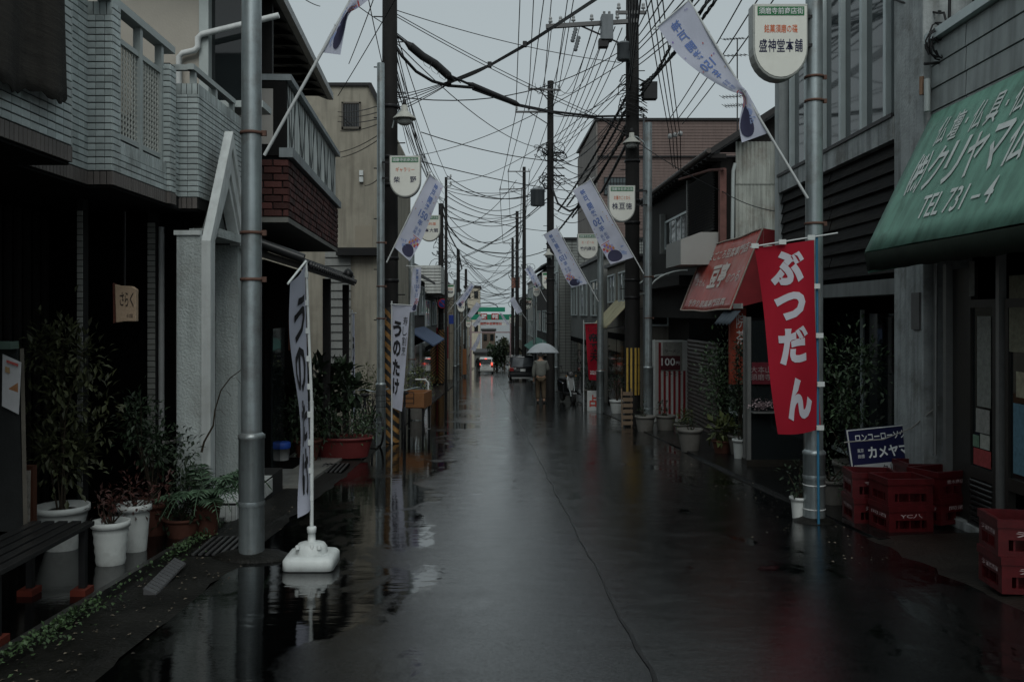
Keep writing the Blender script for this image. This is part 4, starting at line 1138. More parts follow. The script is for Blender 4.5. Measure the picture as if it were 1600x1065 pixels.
# ------------------------------------------------------------------ old house with corrugated gable on the right
h2 = thingw('corrugated_house', 'old two-storey house with corrugated side wall, deep dark eaves and louvred shutter', 'building', (5.5, 19, gz(19)))
oldwood = mat('old_dark_boards', (0.014, 0.013, 0.012), 0.8, 0, 0.3, 3, 0.2, 30, stretch=(1, 1, .2))
mb = MB(); mb.box(4.5, 17.2, 1.4, 9, 24.6, 4.5); mb.box(5.0, 17.2, -2, 9, 24.6, 1.4); part('wall', mb, oldwood, h2)
corr = mat('corrugated_sheet', (0.40, 0.42, 0.385), 0.6, 0.1, 0.2, 3, 0.05, 40, streak=0.6, dirt=(0.14, 0.10, 0.07), dirt_amt=0.5)
def cor(z0, z1, x0, x1, y, name, per=.076):
    n = int((x1-x0)/per*6); mb = MB(); vs = []
    for i in range(n+1):
        x = x0 + (x1-x0)*i/n; yy = y - .012*math.cos((x-x0)/per*math.tau)
        vs += [(x, yy, z0), (x, yy, z1)]
    mb.add(vs, [(2*i, 2*i+2, 2*i+3, 2*i+1) for i in range(n)], False); part(name, mb, corr, h2)
cor(2.6, 4.0, 4.75, 8.5, 17.1, 'corrugated_sheet'); cor(3.97, 4.78, 4.75, 8.5, 17.085, 'corrugated_sheet')
roofd = mat('old_roof', (0.028, 0.027, 0.027), 0.7, 0, 0.3)
mb = MB(); mb.prism([(4.2, 16.75, 4.48), (4.2, 16.75, 4.60), (9, 16.75, 7.72), (9, 16.75, 7.58)], (0, 8.1, 0)); part('roof', mb, roofd, h2)
mb = MB(); mb.prism([(4.5, 17.15, 4.6), (9, 17.15, 4.6), (9, 17.15, 7.5), (4.5, 17.15, 4.64)], (0, .1, 0)); part('gable_boards', mb, oldwood, h2)
for i in range(22):
    mb = MB(); mb.box(4.22, 16.8+i*.36, 4.42, 4.5, 16.86+i*.36, 4.50); part('rafter', mb, oldwood, h2)
mb = MB(); mb.tube([(4.16, 16.75, 4.55), (4.16, 24.9, 4.53)], .05, 8); part('gutter', mb, mat('old_gutter', (0.07, 0.06, 0.055), 0.5, 0, .3), h2)
mb = MB(); mb.tube([(4.72, 17.0, 4.35), (4.68, 17.0, 4.2), (4.66, 17.0, 2.4)], .035, 8); part('rain_pipe', mb, rail_m, h2)
mb = MB(); mb.box(4.44, 17.02, 2.5, 4.56, 17.16, 4.25); part('corner_post', mb, mat('rust_red_post', (0.14, 0.065, 0.055), 0.7, 0, .3, 6), h2)
mb = MB(); mb.tube([(4.2, 19.5, 4.42), (4.35, 17.5, 4.3), (4.5, 16.9, 4.22)], .03, 8); part('cross_pipe', mb, mat('red_pipe', (0.16, 0.08, 0.07), 0.6), h2)
def side_window(parent, xf, s, d0, d1, z0, z1, pane=None, bars=1, out=.04, fm=None):
    """window in a wall that faces the street; s = -1 for walls on the right (facing -x)"""
    mb = MB(); mb.box(xf, d0, z0, xf + s*.015, d1, z1); p = part('window', mb, pane or glass_dark, parent)
    mb = MB(); fw = .05
    xa, xb = xf - s*.01, xf + s*out
    mb.box(xa, d0-fw, z0-fw, xb, d1+fw, z0); mb.box(xa, d0-fw, z1, xb, d1+fw, z1+fw); mb.box(xa, d0-fw, z0, xb, d0, z1); mb.box(xa, d1, z0, xb, d1+fw, z1)
    for i in range(bars):
        y = d0 + (d1-d0)*(i+1)/(bars+1); mb.box(xa, y-.02, z0, xb-s*.01, y+.02, z1)
    part('frame', mb, fm or mul, p); return p
side_window(h2, 4.5, -1, 20.0, 22.4, 3.15, 3.75, bars=3)
mb = MB(); mb.box(4.42, 17.25, 3.1, 4.5, 19.5, 4.3); shp = part('shutter_box', mb, void, h2)
for i in range(22):
    z = 3.13 + i*.053
    mb = MB(); mb.prism([(4.42, 17.3, z), (4.40, 17.3, z-.01), (4.36, 17.3, z+.028), (4.38, 17.3, z+.04)], (0, 2.15, 0)); part('slat', mb, darkmetal, h2)
for b_ in ((4.37, 19.5, 3.0, 4.5, 19.6, 4.4), (4.37, 22.5, 3.0, 4.5, 22.6, 4.0)):
    mb = MB(); mb.box(*b_); part('window_post', mb, mat('grey_post', (.2, .21, .2), .6), h2)
greybox = mat('grey_cover', (0.3, 0.3, 0.285), 0.6, 0, .08, 2)
mb = MB(); mb.prism([(3.72, 17.15, 2.44), (4.44, 17.15, 2.44), (4.44, 17.15, 3.06), (4.1, 17.15, 3.06), (3.72, 17.15, 2.92)], (0, 1.4, 0)); part('sign_box', mb, greybox, h2)
mb = MB(); mb.box(4.0, 18.6, 2.1, 4.5, 24.6, 2.3); part('canopy', mb, oldwood, h2)
# bent-tube awning frame
mb = MB()
for y in (19.6, 21.6): mb.tube([(4.4 - .85*math.sin(a*math.pi/16), y, 1.95 + .5*math.cos(a*math.pi/16)) for a in range(9)] , .02, 6)
for a in (3, 8): mb.bar((4.4 - .85*math.sin(a*math.pi/16), 19.6, 1.95+.5*math.cos(a*math.pi/16)), (4.4 - .85*math.sin(a*math.pi/16), 21.6, 1.95+.5*math.cos(a*math.pi/16)), .03, .03)
part('awning_frame', mb, rail_m, h2)
shut = mat('brown_shutter', (0.055, 0.045, 0.04), 0.5, .2, .2, 4)
for i in range(24):
    z = -1.1 + i*.085
    mb = MB(); mb.prism([(4.5, 17.3, z), (4.47, 17.3, z), (4.455, 17.3, z+.04), (4.47, 17.3, z+.08), (4.5, 17.3, z+.08)], (0, 2.6, 0)); part('shutter_slat', mb, shut, h2)
mb = MB(); mb.box(4.52, 17.25, -2, 5.0, 20, 1.4); part('shutter_backing', mb, void, h2)
# one-storey shop with the tarpaulin awning
h3 = thingw('awning_shop', 'low shop front under the faded red tarpaulin awning', 'building', (5, 15.6, gz(15.6)))
mb = MB(); mb.box(4.6, 13.9, -2, 8.5, 17.0, 2.55); part('wall', mb, void, h3)
side_window(h3, 4.6, -1, 14.2, 16.8, -.3, 1.3, bars=2)
redtarp = mat('red_tarpaulin', (0.42, 0.08, 0.065), 0.25, 0, 0.15, 2.2, 0.05, 50, streak=.25, dirt=(0.42, 0.22, 0.20), dirt_amt=0.6)
tn, tf = 14.3, 17.95
def tarp(u, v): # u along the street (0 near), v down
    x = 4.42 - .52*v; y = tn + (tf-tn)*u
    z = (2.86 - .03*math.sin(u*math.pi)) + (1.58-2.86)*v + .1*v*(u-.5)*0 - .02*math.sin(v*math.pi)*math.sin(u*math.pi) + .008*math.sin(u*13+v*5)
    return Vector((x - .03*math.sin(u*9)*v*(1-v)*2, y, z))
mb = MB(); mb.grid(lambda u, v: tarp(u, v), 20, 12); aw3 = part('awning', mb, redtarp, h3, solid=.005)
for vs_ in ([tarp(0, 0), tarp(0, 1), (4.42, tn, 1.7)], [tarp(1, 0), tarp(1, 1), (4.42, tf, 1.7)], [(4.42, tn-.01, 2.86), (5.4, tn-.01, 2.7), (5.4, tn-.01, 2.5), (4.42, tn-.01, 2.6)]):
    mb = MB(); mb.add(vs_, [tuple(range(len(vs_)))]); part('end_panel', mb, mat('red_canvas', (0.22, 0.02, 0.025), .6), aw3, solid=.005)
fr = lambda u, v: tarp(u, v) + Vector((-.012, 0, .004))
tl = lambda sets: lettering(sets, lambda x, y: fr(1-x, 1-y), mat('tarp_lettering', (.55, .50, .47), .6, 0, .2, 8, bump=0), aw3, cut=.06)
tl(fit('まごころ豆腐専門店', (.2, .74, .9, .87), .01)); tl(fit('豆亭', (.36, .33, .68, .68), .03)); tl(fit('ません', (.14, .37, .31, .47), .0)); tl(fit('のつる', (.72, .37, .93, .5), .0)); tl(fit('手作り京風専門豆腐', (.14, .06, .86, .16), .01))
mb = MB()
for (a, b) in (((0, 0), (0, 1)), ((1, 0), (1, 1)), ((0, 1), (1, 1)), ((0, 0), (1, 0))): mb.tube([tarp(a[0]+(b[0]-a[0])*k/12, a[1]+(b[1]-a[1])*k/12) + Vector((-.01, 0, 0)) for k in range(13)], .014, 6)
part('awning_frame', mb, mat('lashed_tube', (.32, .27, .23), .5, 0, .5, 40), aw3)
mb = MB(); mb.grid(lambda u, v: (3.95 - .18*v, 13.9 + 1.0*u, 1.55 - .22*v + .02*math.sin(u*30)*v), 20, 3); part('small_awning', mb, mat('slate_canvas', (.055, .07, .085), .7, 0, .2), h3, solid=.004)
mb = MB(); mb.bar((3.95, 13.85, 1.62), (3.95, 14.95, 1.62), .03, .08); part('awning_box', mb, greybox, h3)
mb = MB(); p0, p1 = P(1141, 480, 14.6), P(1166, 600, 14.6); mb.box(p0.x, 14.6, p1.z, p1.x, 14.7, p0.z); hp = part('hanging_board', mb, mat('vermilion_board', (.33, .06, .035), .6, 0, .2, 4), h3)
lettering(column('院茶', (.1, .5, .85, .93)), on_plane((p0.x + .08, 14.595, p1.z), (.2, 0, 0), (0, 0, p0.z-p1.z)), white_ink, hp)

# ------------------------------------------------------------------ big brown building behind
bb = thingw('brown_building', 'tall brown-clad building rising behind the corrugated house', 'building', (9, 47, gz(47)))
brn = mat('brown_cladding', (0.155, 0.112, 0.1), 0.7, 0, 0.08, 1, 0.05, 20, streak=.2)
D = 44.0
x0, x1, zt_ = PX(934, D), PX(1170, D), PZ(189, D)
mb = MB(); mb.prism([(x0, D, -4), (x1, D, -4), (x1, D, zt_), (x0, D, zt_)], (0, 9, 0)); part('wall', mb, brn, bb)
mb = MB()
for i in range(70): mb.box(x0+.02, D-.03, .8+i*.145, x1, D-.002, .8+i*.145+.125)
part('cladding_board', mb, brn, bb, kind='stuff')
mb = MB(); mb.box(x0-.15, D-.12, zt_, x1, D+9, zt_+.12); part('coping', mb, darkmetal, bb)
mb = MB(); mb.prism([(x0-.01, D, -4), (x0-.01, D+9, -4), (x0-.01, D+9, zt_-.35), (x0-.01, D, zt_)], (-.06, 0, 0)); part('side_wall', mb, mat('grey_brown_side', (.2, .18, .165), .8, 0, .1, 2, streak=.3), bb)
mb = MB(); mb.box(x0+.3, D-.08, PZ(305, D), PX(985, D), D-.03, PZ(277, D)); gw = part('window', mb, mat('teal_glass', (.07, .09, .095), .15), bb)
mb = MB()
for i in range(9): mb.box(x0+.3+i*.15, D-.11, PZ(305, D), x0+.33+i*.15, D-.08, PZ(277, D))
for i in range(4): mb.box(x0+.3, D-.11, PZ(305, D)+i*.28, PX(985, D), D-.08, PZ(305, D)+i*.28+.03)
part('frame', mb, darkmetal, gw)
mb = MB(); mb.box(x0-.02, D-.15, PZ(246, D), x1, D-.02, PZ(244, D)); part('string_course', mb, darkmetal, bb)

# ------------------------------------------------------------------ the rows of shops further down
def house(label, s, xf, d0, d1, ztop, wall, floors=2, roof='flat', wz=None, front=True, depth=5.0, camwin=0, awning=None, shop=True, nwin=2, sill=0.0):
    """s = -1: on the left (faces +x); s = +1: on the right (faces -x)"""
    g = gz((d0+d1)/2); f = -s
    t = thingw('shop_house', label, 'building', (xf + s*depth/2, (d0+d1)/2, g), 'shop houses further down the street')
    xb = xf + s*depth
    mb = MB(); mb.box(xf, d0, gz(d1)-.5, xb, d1, ztop); part('wall', mb, wall, t)
    if shop:
        mb = MB(); mb.box(xf+f*.005, d0+.3, gz(d1)-.2, xf+f*.03, d1-.3, g+2.3); part('shop_front', mb, void, t)  # flat panel, shade of the open front put into its colour
        n = max(2, int((d1-d0)/1.8))
        for i in range(n):
            a = d0+.4 + (d1-d0-.8)*i/n; b = d0+.4 + (d1-d0-.8)*(i+1)/n - .1
            mb = MB(); mb.box(xf+f*.035, a, gz(d1)+.3, xf+f*.05, b, g+2.1); part('shop_pane', mb, glass_dark, t)
    fl0 = g + 3.0; fh = 2.6; k = 0
    while fl0 + 1.2 < ztop and k < floors:
        for i in range(nwin):
            a = d0 + (d1-d0)*(i+.2)/nwin; b = d0 + (d1-d0)*(i+.8)/nwin
            side_window(t, xf + f*.004, f, a, b, fl0+.3, min(fl0+1.5, ztop-.3), bars=1, out=.06)
        fl0 += fh; k += 1
    for i in range(camwin):
        xa = xf + s*(.6 + i*1.5); z0 = ztop - 1.8
        mb = MB(); mb.box(xa, d0-.02, z0, xa + s*.9, d0, z0+1.0); w = part('window', mb, glass_dark, t)
        mb = MB()
        for q in ((0, -.05, .95, 0), (0, 1.0, .95, 1.05), (-.05, -.05, 0, 1.05), (.9, -.05, .95, 1.05), (.43, 0, .47, 1.0)): mb.box(xa + s*q[0], d0-.06, z0+q[1], xa + s*q[2], d0-.0, z0+q[3])
        part('frame', mb, mul, w)
    if roof == 'flat':
        mb = MB(); mb.box(xf+f*.1, d0-.1, ztop, xb, d1+.1, ztop+.12); part('coping', mb, darkmetal, t)
    else:
        rm = mat('grey_tiled_roof', (.06, .062, .065), .5, 0, .2, 5, .2, 30)
        mb = MB(); mb.prism([(xf+f*.45, d0-.3, ztop-.1), (xf+f*.45, d0-.3, ztop), (xf+s*depth*.5, d0-.3, ztop+1.5), (xb-f*.3, d0-.3, ztop), (xb-f*.3, d0-.3, ztop-.1), (xf+s*depth*.5, d0-.3, ztop+1.38)], (0, d1-d0+.6, 0)); part('roof', mb, rm, t)
        mb = MB(); mb.prism([(xf, d0, ztop-.02), (xb, d0, ztop-.02), (xf+s*depth*.5, d0, ztop+1.38)], (0, d1-d0, 0)); part('gable', mb, wall, t)
    if awning:
        zz = g + 2.75
        mb = MB(); mb.prism([(xf, d0+.3, zz), (xf+f*.9, d0+.3, zz-.55), (xf+f*.9, d0+.3, zz-.6), (xf, d0+.3, zz-.05)], (0, d1-d0-.6, 0)); part('awning', mb, awning, t)
    return t
w_grey = mat('grey_render', (.16, .165, .157), .8, 0, .15, 1.5, .1, 30, streak=.35)
w_beige = mat('beige_mortar', (.19, .175, .15), .8, 0, .15, 1.5, .1, 30, streak=.35)
w_white = mat('pale_render', (.40, .41, .39), .75, 0, .12, 1.5, .05, 30, streak=.3)
w_dark = mat('dark_boards', (.04, .037, .034), .8, 0, .25, 2, .1)
w_cream = mat('pale_cream_render', (.42, .38, .30), .8, 0, .12, 1.5, .05, 30, streak=.25)
a_yel = mat('yellowed_canvas', (.36, .33, .2), .7, 0, .3, 3, dirt=(.13, .10, .055), dirt_amt=.8, stretch=(1, 3, 1))
a_blue = mat('blue_canvas', (.06, .09, .16), .7, 0, .2)
a_green = mat('teal_canvas', (.05, .16, .13), .7, 0, .2)
r3 = house('beige shop house with yellowed awning past the striped shutter', 1, 4.05, 25.2, 30, 3.0, w_beige, 1, camwin=1)
mb = MB(); mb.grid(lambda u, v: (4.04 - .76*v, 24.6 + 3.4*u, 1.92 - .82*v - .05*math.sin(u*math.pi)*v + .012*math.sin(u*26)), 24, 6); part('awning', mb, a_yel, r3, solid=.006)
mb = MB(); mb.bar((3.28, 24.6, 1.09), (3.28, 28, 1.09), .03, .03); mb.bar((3.28, 24.6, 1.09), (4.05, 24.6, 1.2), .025, .025); part('awning_frame', mb, darkmetal, r3)
house('pale grey shop house with ribbed upper wall right of the scooter', 1, 3.95, 30.4, 42, 3.4, w_grey, 1, nwin=3, camwin=1)
gt = mat('grey_small_tile', (.2, .212, .2), .4, 0, .1, 4, .05, ovar=0)
r5 = house('narrow grey tiled building beside the umbrella', 1, 3.45, 42.6, 50, 5.0, gt, 2, camwin=0)
mb = MB()
for i in range(52): mb.box(3.46, 42.575, gz(43)+.1+i*.14, 8, 42.585, gz(43)+.112+i*.14)
for i in range(14): mb.box(3.46+i*.3, 42.575, gz(43), 3.475+i*.3, 42.585, 5.0)
part('tile_joint', mb, grout, r5, kind='stuff')
house('dark boarded shop house behind the parked black car', 1, 3.5, 50.6, 62, 4.2, w_dark, 2, 'gable', awning=a_green)
house('pale shop house near the right foot of the arch', 1, 3.6, 62.6, 78, 4.0, w_white, 2, nwin=3)
house('beige shop house just before the arch on the right', 1, 3.6, 78.5, 98, 3.0, w_beige, 2, 'gable', nwin=3)
house('dim grey shop house behind the wooden cart on the left', -1, -2.75, 31.2, 40, 2.9, w_dark, 1, 'gable', awning=a_blue)
l5 = house('white-boarded house with projecting upper floor on the left', -1, -2.9, 41, 52.5, 2.4, w_grey, 1, 'flat')
mb = MB(); mb.box(-5, 42, PZ(458, 42), PX(689, 42), 50, PZ(415, 42)); ub = part('upper_storey', mb, w_white, l5)
for i in range(9):
    z = PZ(458, 42) + i*.145
    mb = MB(); mb.prism([(-5, 41.99, z), (-5, 41.95, z+.005), (-5, 41.985, z+.14)], (PX(689, 42)+5, 0, 0)); part('siding_board', mb, w_white, ub)
house('brownish shop house with red panels behind the striped pole', -1, -2.95, 53, 66, 3.6, mat('brown_render', (.16, .11, .085), .8, 0, .2, 2), 2, 'gable')
house('cream four-storey building left of the arch', -1, -2.4, 67, 84, 3.6, w_cream, 3, nwin=4, camwin=2)
house('low beige shop house left of the arch', -1, -2.2, 84.5, 98, 2.2, w_beige, 2, nwin=3)
house('pale house beyond the arch on the left', -1, -2.1, 104, 122, 1.2, w_cream, 2, nwin=3, camwin=2)
house('grey house beyond the arch on the right', 1, 3.4, 104, 125, 1.2, w_grey, 2, nwin=3, camwin=1)
# panels and signs stuck to the far left shop fronts
for i, (px, py0, py1, w, dd, c, lab) in enumerate(((683, 512, 585, 6, 52, (.28, .02, .03), 'dark red panel beside the far striped pole'), (706, 492, 506, 10, 58, (.03, .06, .3), 'small blue signboard under the distant left shield signs'), (726, 545, 585, 6, 75, (.25, .10, .04), 'orange-brown panel before the far left shop'), (699, 510, 560, 3, 50, (.26, .02, .03), 'thin red panel at the far striped pole'))):
    p0, p1 = P(px-w/2, py0, dd), P(px+w/2, py1, dd)
    t = thingw('shop_sign_board', lab, 'sign', (p0.x, dd, p1.z)); mb = MB(); mb.box(p0.x, dd, p1.z, p1.x, dd+.06, p0.z); part('board', mb, mat('panel_%d' % i, c, .5), t, bevel=.01)
    mb = MB(); mb.box(p0.x, dd+.06, gz(dd), p0.x+.05, dd+.1, p0.z); part('post', mb, darkmetal, t)
# ------------------------------------------------------------------ shopping street arch
D = 100
ar = thingw('street_arch', 'green and red shopping street arch spanning the far end of the road', 'arch', (.4, D, gz(D)))
gm = mat('arch_green', (.015, .20, .12), .4, 0, .1)
def pb(name, x0, y0, x1, y1, dep, m, par=ar, off=0):
    a, b = P(x0, y1, D), P(x1, y0, D); mb = MB(); mb.box(a.x, D-dep/2-off, a.z, b.x, D+dep/2, b.z); return part(name, mb, m, par)
pb('upper_beam', 746, 480, 789, 487, .9, gm); pb('lower_beam', 736, 491, 800, 499.5, .7, gm)
pinkp = mat('arch_post', (.30, .22, .23), .5)
pb('post', 734, 500, 737, 600, .25, pinkp); pb('post', 796.5, 500, 800, 600, .25, pinkp); pb('cross_bar', 737, 518, 797, 520, .15, pinkp)
redb = mat('arch_red', (.33, .02, .025), .5)
for a, b, s_ in ((751, 761, '須磨'), (768, 779, '寺前')):
    o_ = pb('red_board', a, 489.5, b, 499, .5, redb, off=.3)
    lettering(fit(s_, (0, 0, 1, 1), .02), on_plane(P(a+1, 498, D) + Vector((0, -.6, 0)), (P(b-1, 498, D) - P(a+1, 498, D)), P(a+1, 490.5, D) - P(a+1, 498, D)), white_ink, o_)
o_ = pb('name_strip', 737, 503, 797, 508, .3, white_paint)
lettering(fit('須磨寺前商店街', (0, 0, 1, 1), .02), on_plane(P(750, 507.6, D) + Vector((0, -.17, 0)), P(784, 507.6, D) - P(750, 507.6, D), P(750, 503.4, D) - P(750, 507.6, D)), red_ink, o_)
mb = MB(); mb.tube([P(760 + 18*math.cos(a*math.pi/10), 481 - 8*math.sin(a*math.pi/10), D) for a in range(11)], .05, 6); part('crest_tube', mb, darkmetal, ar)
# ------------------------------------------------------------------ buildings closing the view
for lab, px0, px1, py, d, m in (('cream block with flat roof closing the street view', 726, 750, 449, 150, w_cream), ('brown-roofed house closing the view under the arch', 753, 774, 517, 165, mat('dim_brown', (.12, .09, .07), .8, 0, .2)), ('grey building closing the view right of the arch tree', 779, 850, 541, 180, w_grey),
                                ('white building far off behind the arch', 640, 722, 462, 200, w_white), ('low grey canopy building behind the white van', 741, 768, 553, 128, w_grey), ('long grey block far off on the right', 850, 1100, 470, 230, w_grey), ('long pale block far off on the left', 300, 640, 462, 230, w_beige)):
    t = thingw('distant_building', lab, 'building', P((px0+px1)/2, 560, d), 'buildings closing the view')
    a, b = P(px0, 600, d), P(px1, py, d)
    mb = MB(); mb.box(a.x, d, -12, b.x, d+12, b.z); part('wall', mb, m, t)
    mb = MB(); mb.box(a.x-.2, d-.2, b.z, b.x+.2, d+12.2, b.z+.3); part('coping', mb, roofd, t)
    nx = max(2, int((b.x-a.x)/3)); nz = max(1, int((b.z+4)/3))
    for i in range(min(nx, 10)):
        for j in range(min(nz, 3)):
            x = a.x + (b.x-a.x)*(i+.25)/nx; z = b.z - 1.8 - j*2.8
            mb = MB(); mb.box(x, d-.06, z, x+(b.x-a.x)/nx*.5, d-.01, z+1.2); part('window', mb, glass_dark, t)
# ------------------------------------------------------------------ utility poles
def stripes():
    m = bpy.data.materials.new('hazard_stripes'); m.use_nodes = True
    N, L = m.node_tree.nodes, m.node_tree.links; b = N['Principled BSDF']
    tc = N.new('ShaderNodeTexCoord'); sp = N.new('ShaderNodeSeparateXYZ'); L.new(tc.outputs['Object'], sp.inputs['Vector'])
    a = N.new('ShaderNodeMath'); a.operation = 'MULTIPLY_ADD'; a.inputs[1].default_value = 1.0
    L.new(sp.outputs['X'], a.inputs[0]); L.new(sp.outputs['Z'], a.inputs[2])
    c = N.new('ShaderNodeMath'); c.operation = 'MULTIPLY'; c.inputs[1].default_value = 5.2; L.new(a.outputs[0], c.inputs[0])
    f = N.new('ShaderNodeMath'); f.operation = 'FRACT'; L.new(c.outputs[0], f.inputs[0])
    g = N.new('ShaderNodeMath'); g.operation = 'GREATER_THAN'; g.inputs[1].default_value = .5; L.new(f.outputs[0], g.inputs[0])
    no = N.new('ShaderNodeTexNoise'); no.inputs['Scale'].default_value = 14; no.inputs['Detail'].default_value = 8; L.new(tc.outputs['Object'], no.inputs['Vector'])
    r = N.new('ShaderNodeMapRange'); r.inputs['From Min'].default_value = .35; r.inputs['From Max'].default_value = .7; r.inputs['To Min'].default_value = 1.1; r.inputs['To Max'].default_value = .45; L.new(no.outputs['Fac'], r.inputs['Value'])
    mx = N.new('ShaderNodeMixRGB'); mx.inputs['Color1'].default_value = (.018, .018, .018, 1); mx.inputs['Color2'].default_value = (.30, .155, .045, 1); L.new(g.outputs[0], mx.inputs['Fac'])
    mm = N.new('ShaderNodeMixRGB'); mm.blend_type = 'MULTIPLY'; mm.inputs['Fac'].default_value = 1; L.new(mx.outputs['Color'], mm.inputs['Color1']); L.new(r.outputs['Result'], mm.inputs['Color2'])
    L.new(mm.outputs['Color'], b.inputs['Base Color']); b.inputs['Roughness'].default_value = .55
    return m
hazard = stripes()
porcelain = mat('porcelain', (.30, .31, .31), .25, 0, .1)
tgrey = mat('transformer_grey', (.14, .155, .165), .45, .1, .12, 5, streak=.3)
UP = {}
def utility(key, label, d, px, ztop, r0=.16, r1=.11, guard=None):
    x = PX(px, d); g = gz(d)
    t = thingw('utility_pole', label, 'utility pole', (x, d, g), 'utility poles with overhead cables')
    mb = MB(); mb.cyl((x, d, g-.2), (x, d, ztop), r0, r1, 18); part('pole', mb, concrete_pole, t)
    if guard:
        mb = MB(); mb.cyl((x, d, guard[0]), (x, d, guard[1]), r0+.012, r0+.01, 20); part('striped_guard', mb, hazard, t)
    mb = MB()
    for i in range(14):
        z = g + 2.2 + i*.45
        if z < ztop - .3: mb.cyl((x + (.1 if i % 2 else -.1), d-.02, z), (x + (.28 if i % 2 else -.28), d-.04, z), .011, n=6)
    part('step_bolt', mb, darkmetal, t, kind='stuff')
    for z in (g+2.9, g+3.3, g+4.6, g+5.1, g+6.0):
        if z < ztop: mb = MB(); mb.lathe([(r0*.97, -.03), (r0*1.02, -.025), (r0*1.02, .025), (r0*.97, .03)], 14, (x, d, z), cap=False); part('band', mb, darkmetal, t)
    UP[key] = (t, x, d); return t
def crossarm(key, px0, py0, px1, py1, ins=(), w=.07, brace=True):
    t, x, d = UP[key]; a, b = P(px0, py0, d-.15), P(px1, py1, d-.15)
    mb = MB(); mb.bar(a, b, w, w); part('crossarm', mb, mat('arm_steel', (.10, .10, .10), .5, .4), t)
    if brace:
        mb = MB(); m_ = a.lerp(b, .35); mb.bar(m_, (x, d, m_.z-.5), .03, .03); part('brace', mb, darkmetal, t)
    for k in ins:
        p = a.lerp(b, k); mb = MB(); mb.lathe([(.015, 0), (.015, .05), (.05, .06), (.045, .1), (.02, .11), (.04, .13), (.035, .17), (.01, .19)], 10, p + Vector((0, 0, .03))); part('insulator', mb, porcelain, t)
utility('L1', 'dark utility pole with black and ochre stripes left of the road', 16.0, 609, 9.0, .16, .125, (PZ(690, 16), PZ(480, 16)))
t_ = utility('R1', 'heavy dark utility pole with grey boxes at upper right of the road', 20.4, 988, 9.5, .18, .14)
utility('R2', 'utility pole with two crossarms standing over the road centre', 35, 860, PZ(127, 35), .17, .12)
utility('R3', 'slim utility pole with transformer further down on the right', 66, 819, PZ(261, 66), .17, .12)
utility('R4', 'utility pole behind the far right shield signs', 70, 808, PZ(330, 70), .17, .12)
utility('R5', 'distant thin utility pole carrying a brown transformer', 85, 801, PZ(372, 85), .17, .12)
utility('L2', 'dark utility pole with far striped guard on the left', 52, 689, PZ(318, 52), .18, .14, (PZ(598, 52), PZ(515, 52)))
utility('L3', 'thin pole with cable brackets above the left flag', 40, 697, PZ(277, 40), .07, .06)
utility('L4', 'distant left utility pole between the far shield signs', 66, 716, PZ(390, 66), .17, .12, (PZ(590, 66), PZ(540, 66)))
utility('L5', 'most distant left utility pole before the arch', 82, 728, PZ(420, 82), .17, .12)
# equipment on the near right pole
T1, X1, D1 = UP['R1']
crossarm('R1', 853, 42, 996, 33, (.05, .16, .3, .5, .78, .9), .09)
crossarm('R1', 962, 20, 1010, 20, (.1, .9), .07, False)
def eq(name, px0, py0, px1, py1, d, m, dep=.3, kind='box', par=T1):
    a, b = P(px0, py1, d), P(px1, py0, d)
    mb = MB()
    if kind == 'box': mb.box(a.x, d-dep/2, a.z, b.x, d+dep/2, b.z)
    else:
        r = (b.x-a.x)/2; h = b.z-a.z
        mb.lathe([(r*.8, 0), (r, .02), (r, h*.85), (r*1.06, h*.86), (r*1.06, h*.92), (r*.7, h), (.02, h)], 16, ((a.x+b.x)/2, d, a.z))
    return part(name, mb, m, par, bevel=.01 if kind == 'box' else 0)
e_ = eq('switch_box', 939, 25, 957, 64, D1-.3, tgrey, .28)
eq('bushing', 942, 18, 946, 26, D1-.3, porcelain, .06, 'cyl', e_); eq('bushing', 950, 18, 954, 26, D1-.3, porcelain, .06, 'cyl', e_)
eq('control_box', 935, 62, 950, 75, D1-.3, darkmetal, .2); eq('transformer', 964, 66, 986, 95, D1-.25, tgrey, .3, 'cyl')
for (x0, y0, x1, y1) in ((895, 57, 902, 80), (889, 44, 899, 66)):
    mb = MB(); a, b = P((x0+x1)/2, y1, D1-.2), P((x0+x1)/2+6, y0, D1-.2)
    mb.tube([a.lerp(b, k/10) for k in range(11)], [.035 + .02*(k % 2) for k in range(11)], 10); part('arrester', mb, tgrey, T1)
eq('cable_box', 1004, 129, 1026, 156, D1-.2, darkmetal, .22)
mb = MB()
rn = random.Random(5)
for i in range(12):
    z = PZ(rn.uniform(125, 185), D1); a = rn.uniform(.12, .3)
    mb.tube([(X1 + (.2+a*.5)*math.cos(k*.7 + i), D1 + .25*math.sin(k*.7+i) - .05, z + .09*math.sin(k*1.3+i*2)) for k in range(10)], .009, 5)
part('cable_loops', mb, black_rubber, T1, kind='stuff')
mb = MB(); mb.tube([(X1+.24, D1-.1, 6.0), (X1+.25, D1-.1, -.8)], .022, 8); part('conduit', mb, tgrey, T1)
yel = mat('yellow_guard', (.40, .26, .055), .5, 0, .2, 10, dirt=(.12, .1, .05), dirt_amt=.4)
for i in range(4):
    a = -2.35 + i*.5
    mb = MB(); mb.box(-.022, -.01, PZ(616, D1), .022, .01, PZ(543, D1)); o = part('guard_strip', mb, yel, T1)
    o.matrix_basis = Matrix.Translation((X1 + .19*math.cos(a), D1 + .19*math.sin(a), 0)) @ Matrix.Rotation(a + math.pi/2, 4, 'Z')
for y0 in (570, 598): 
    mb = MB(); mb.lathe([(.195, 0), (.202, .01), (.195, .02)], 16, (X1, D1, PZ(y0, D1)), cap=False); part('guard_band', mb, darkmetal, T1)
crossarm('R2', 825, 139, 876, 141, (.04, .5, .95)); crossarm('R2', 805, 175, 866, 175, (.04, .35))
T2, X2, D2 = UP['R2']
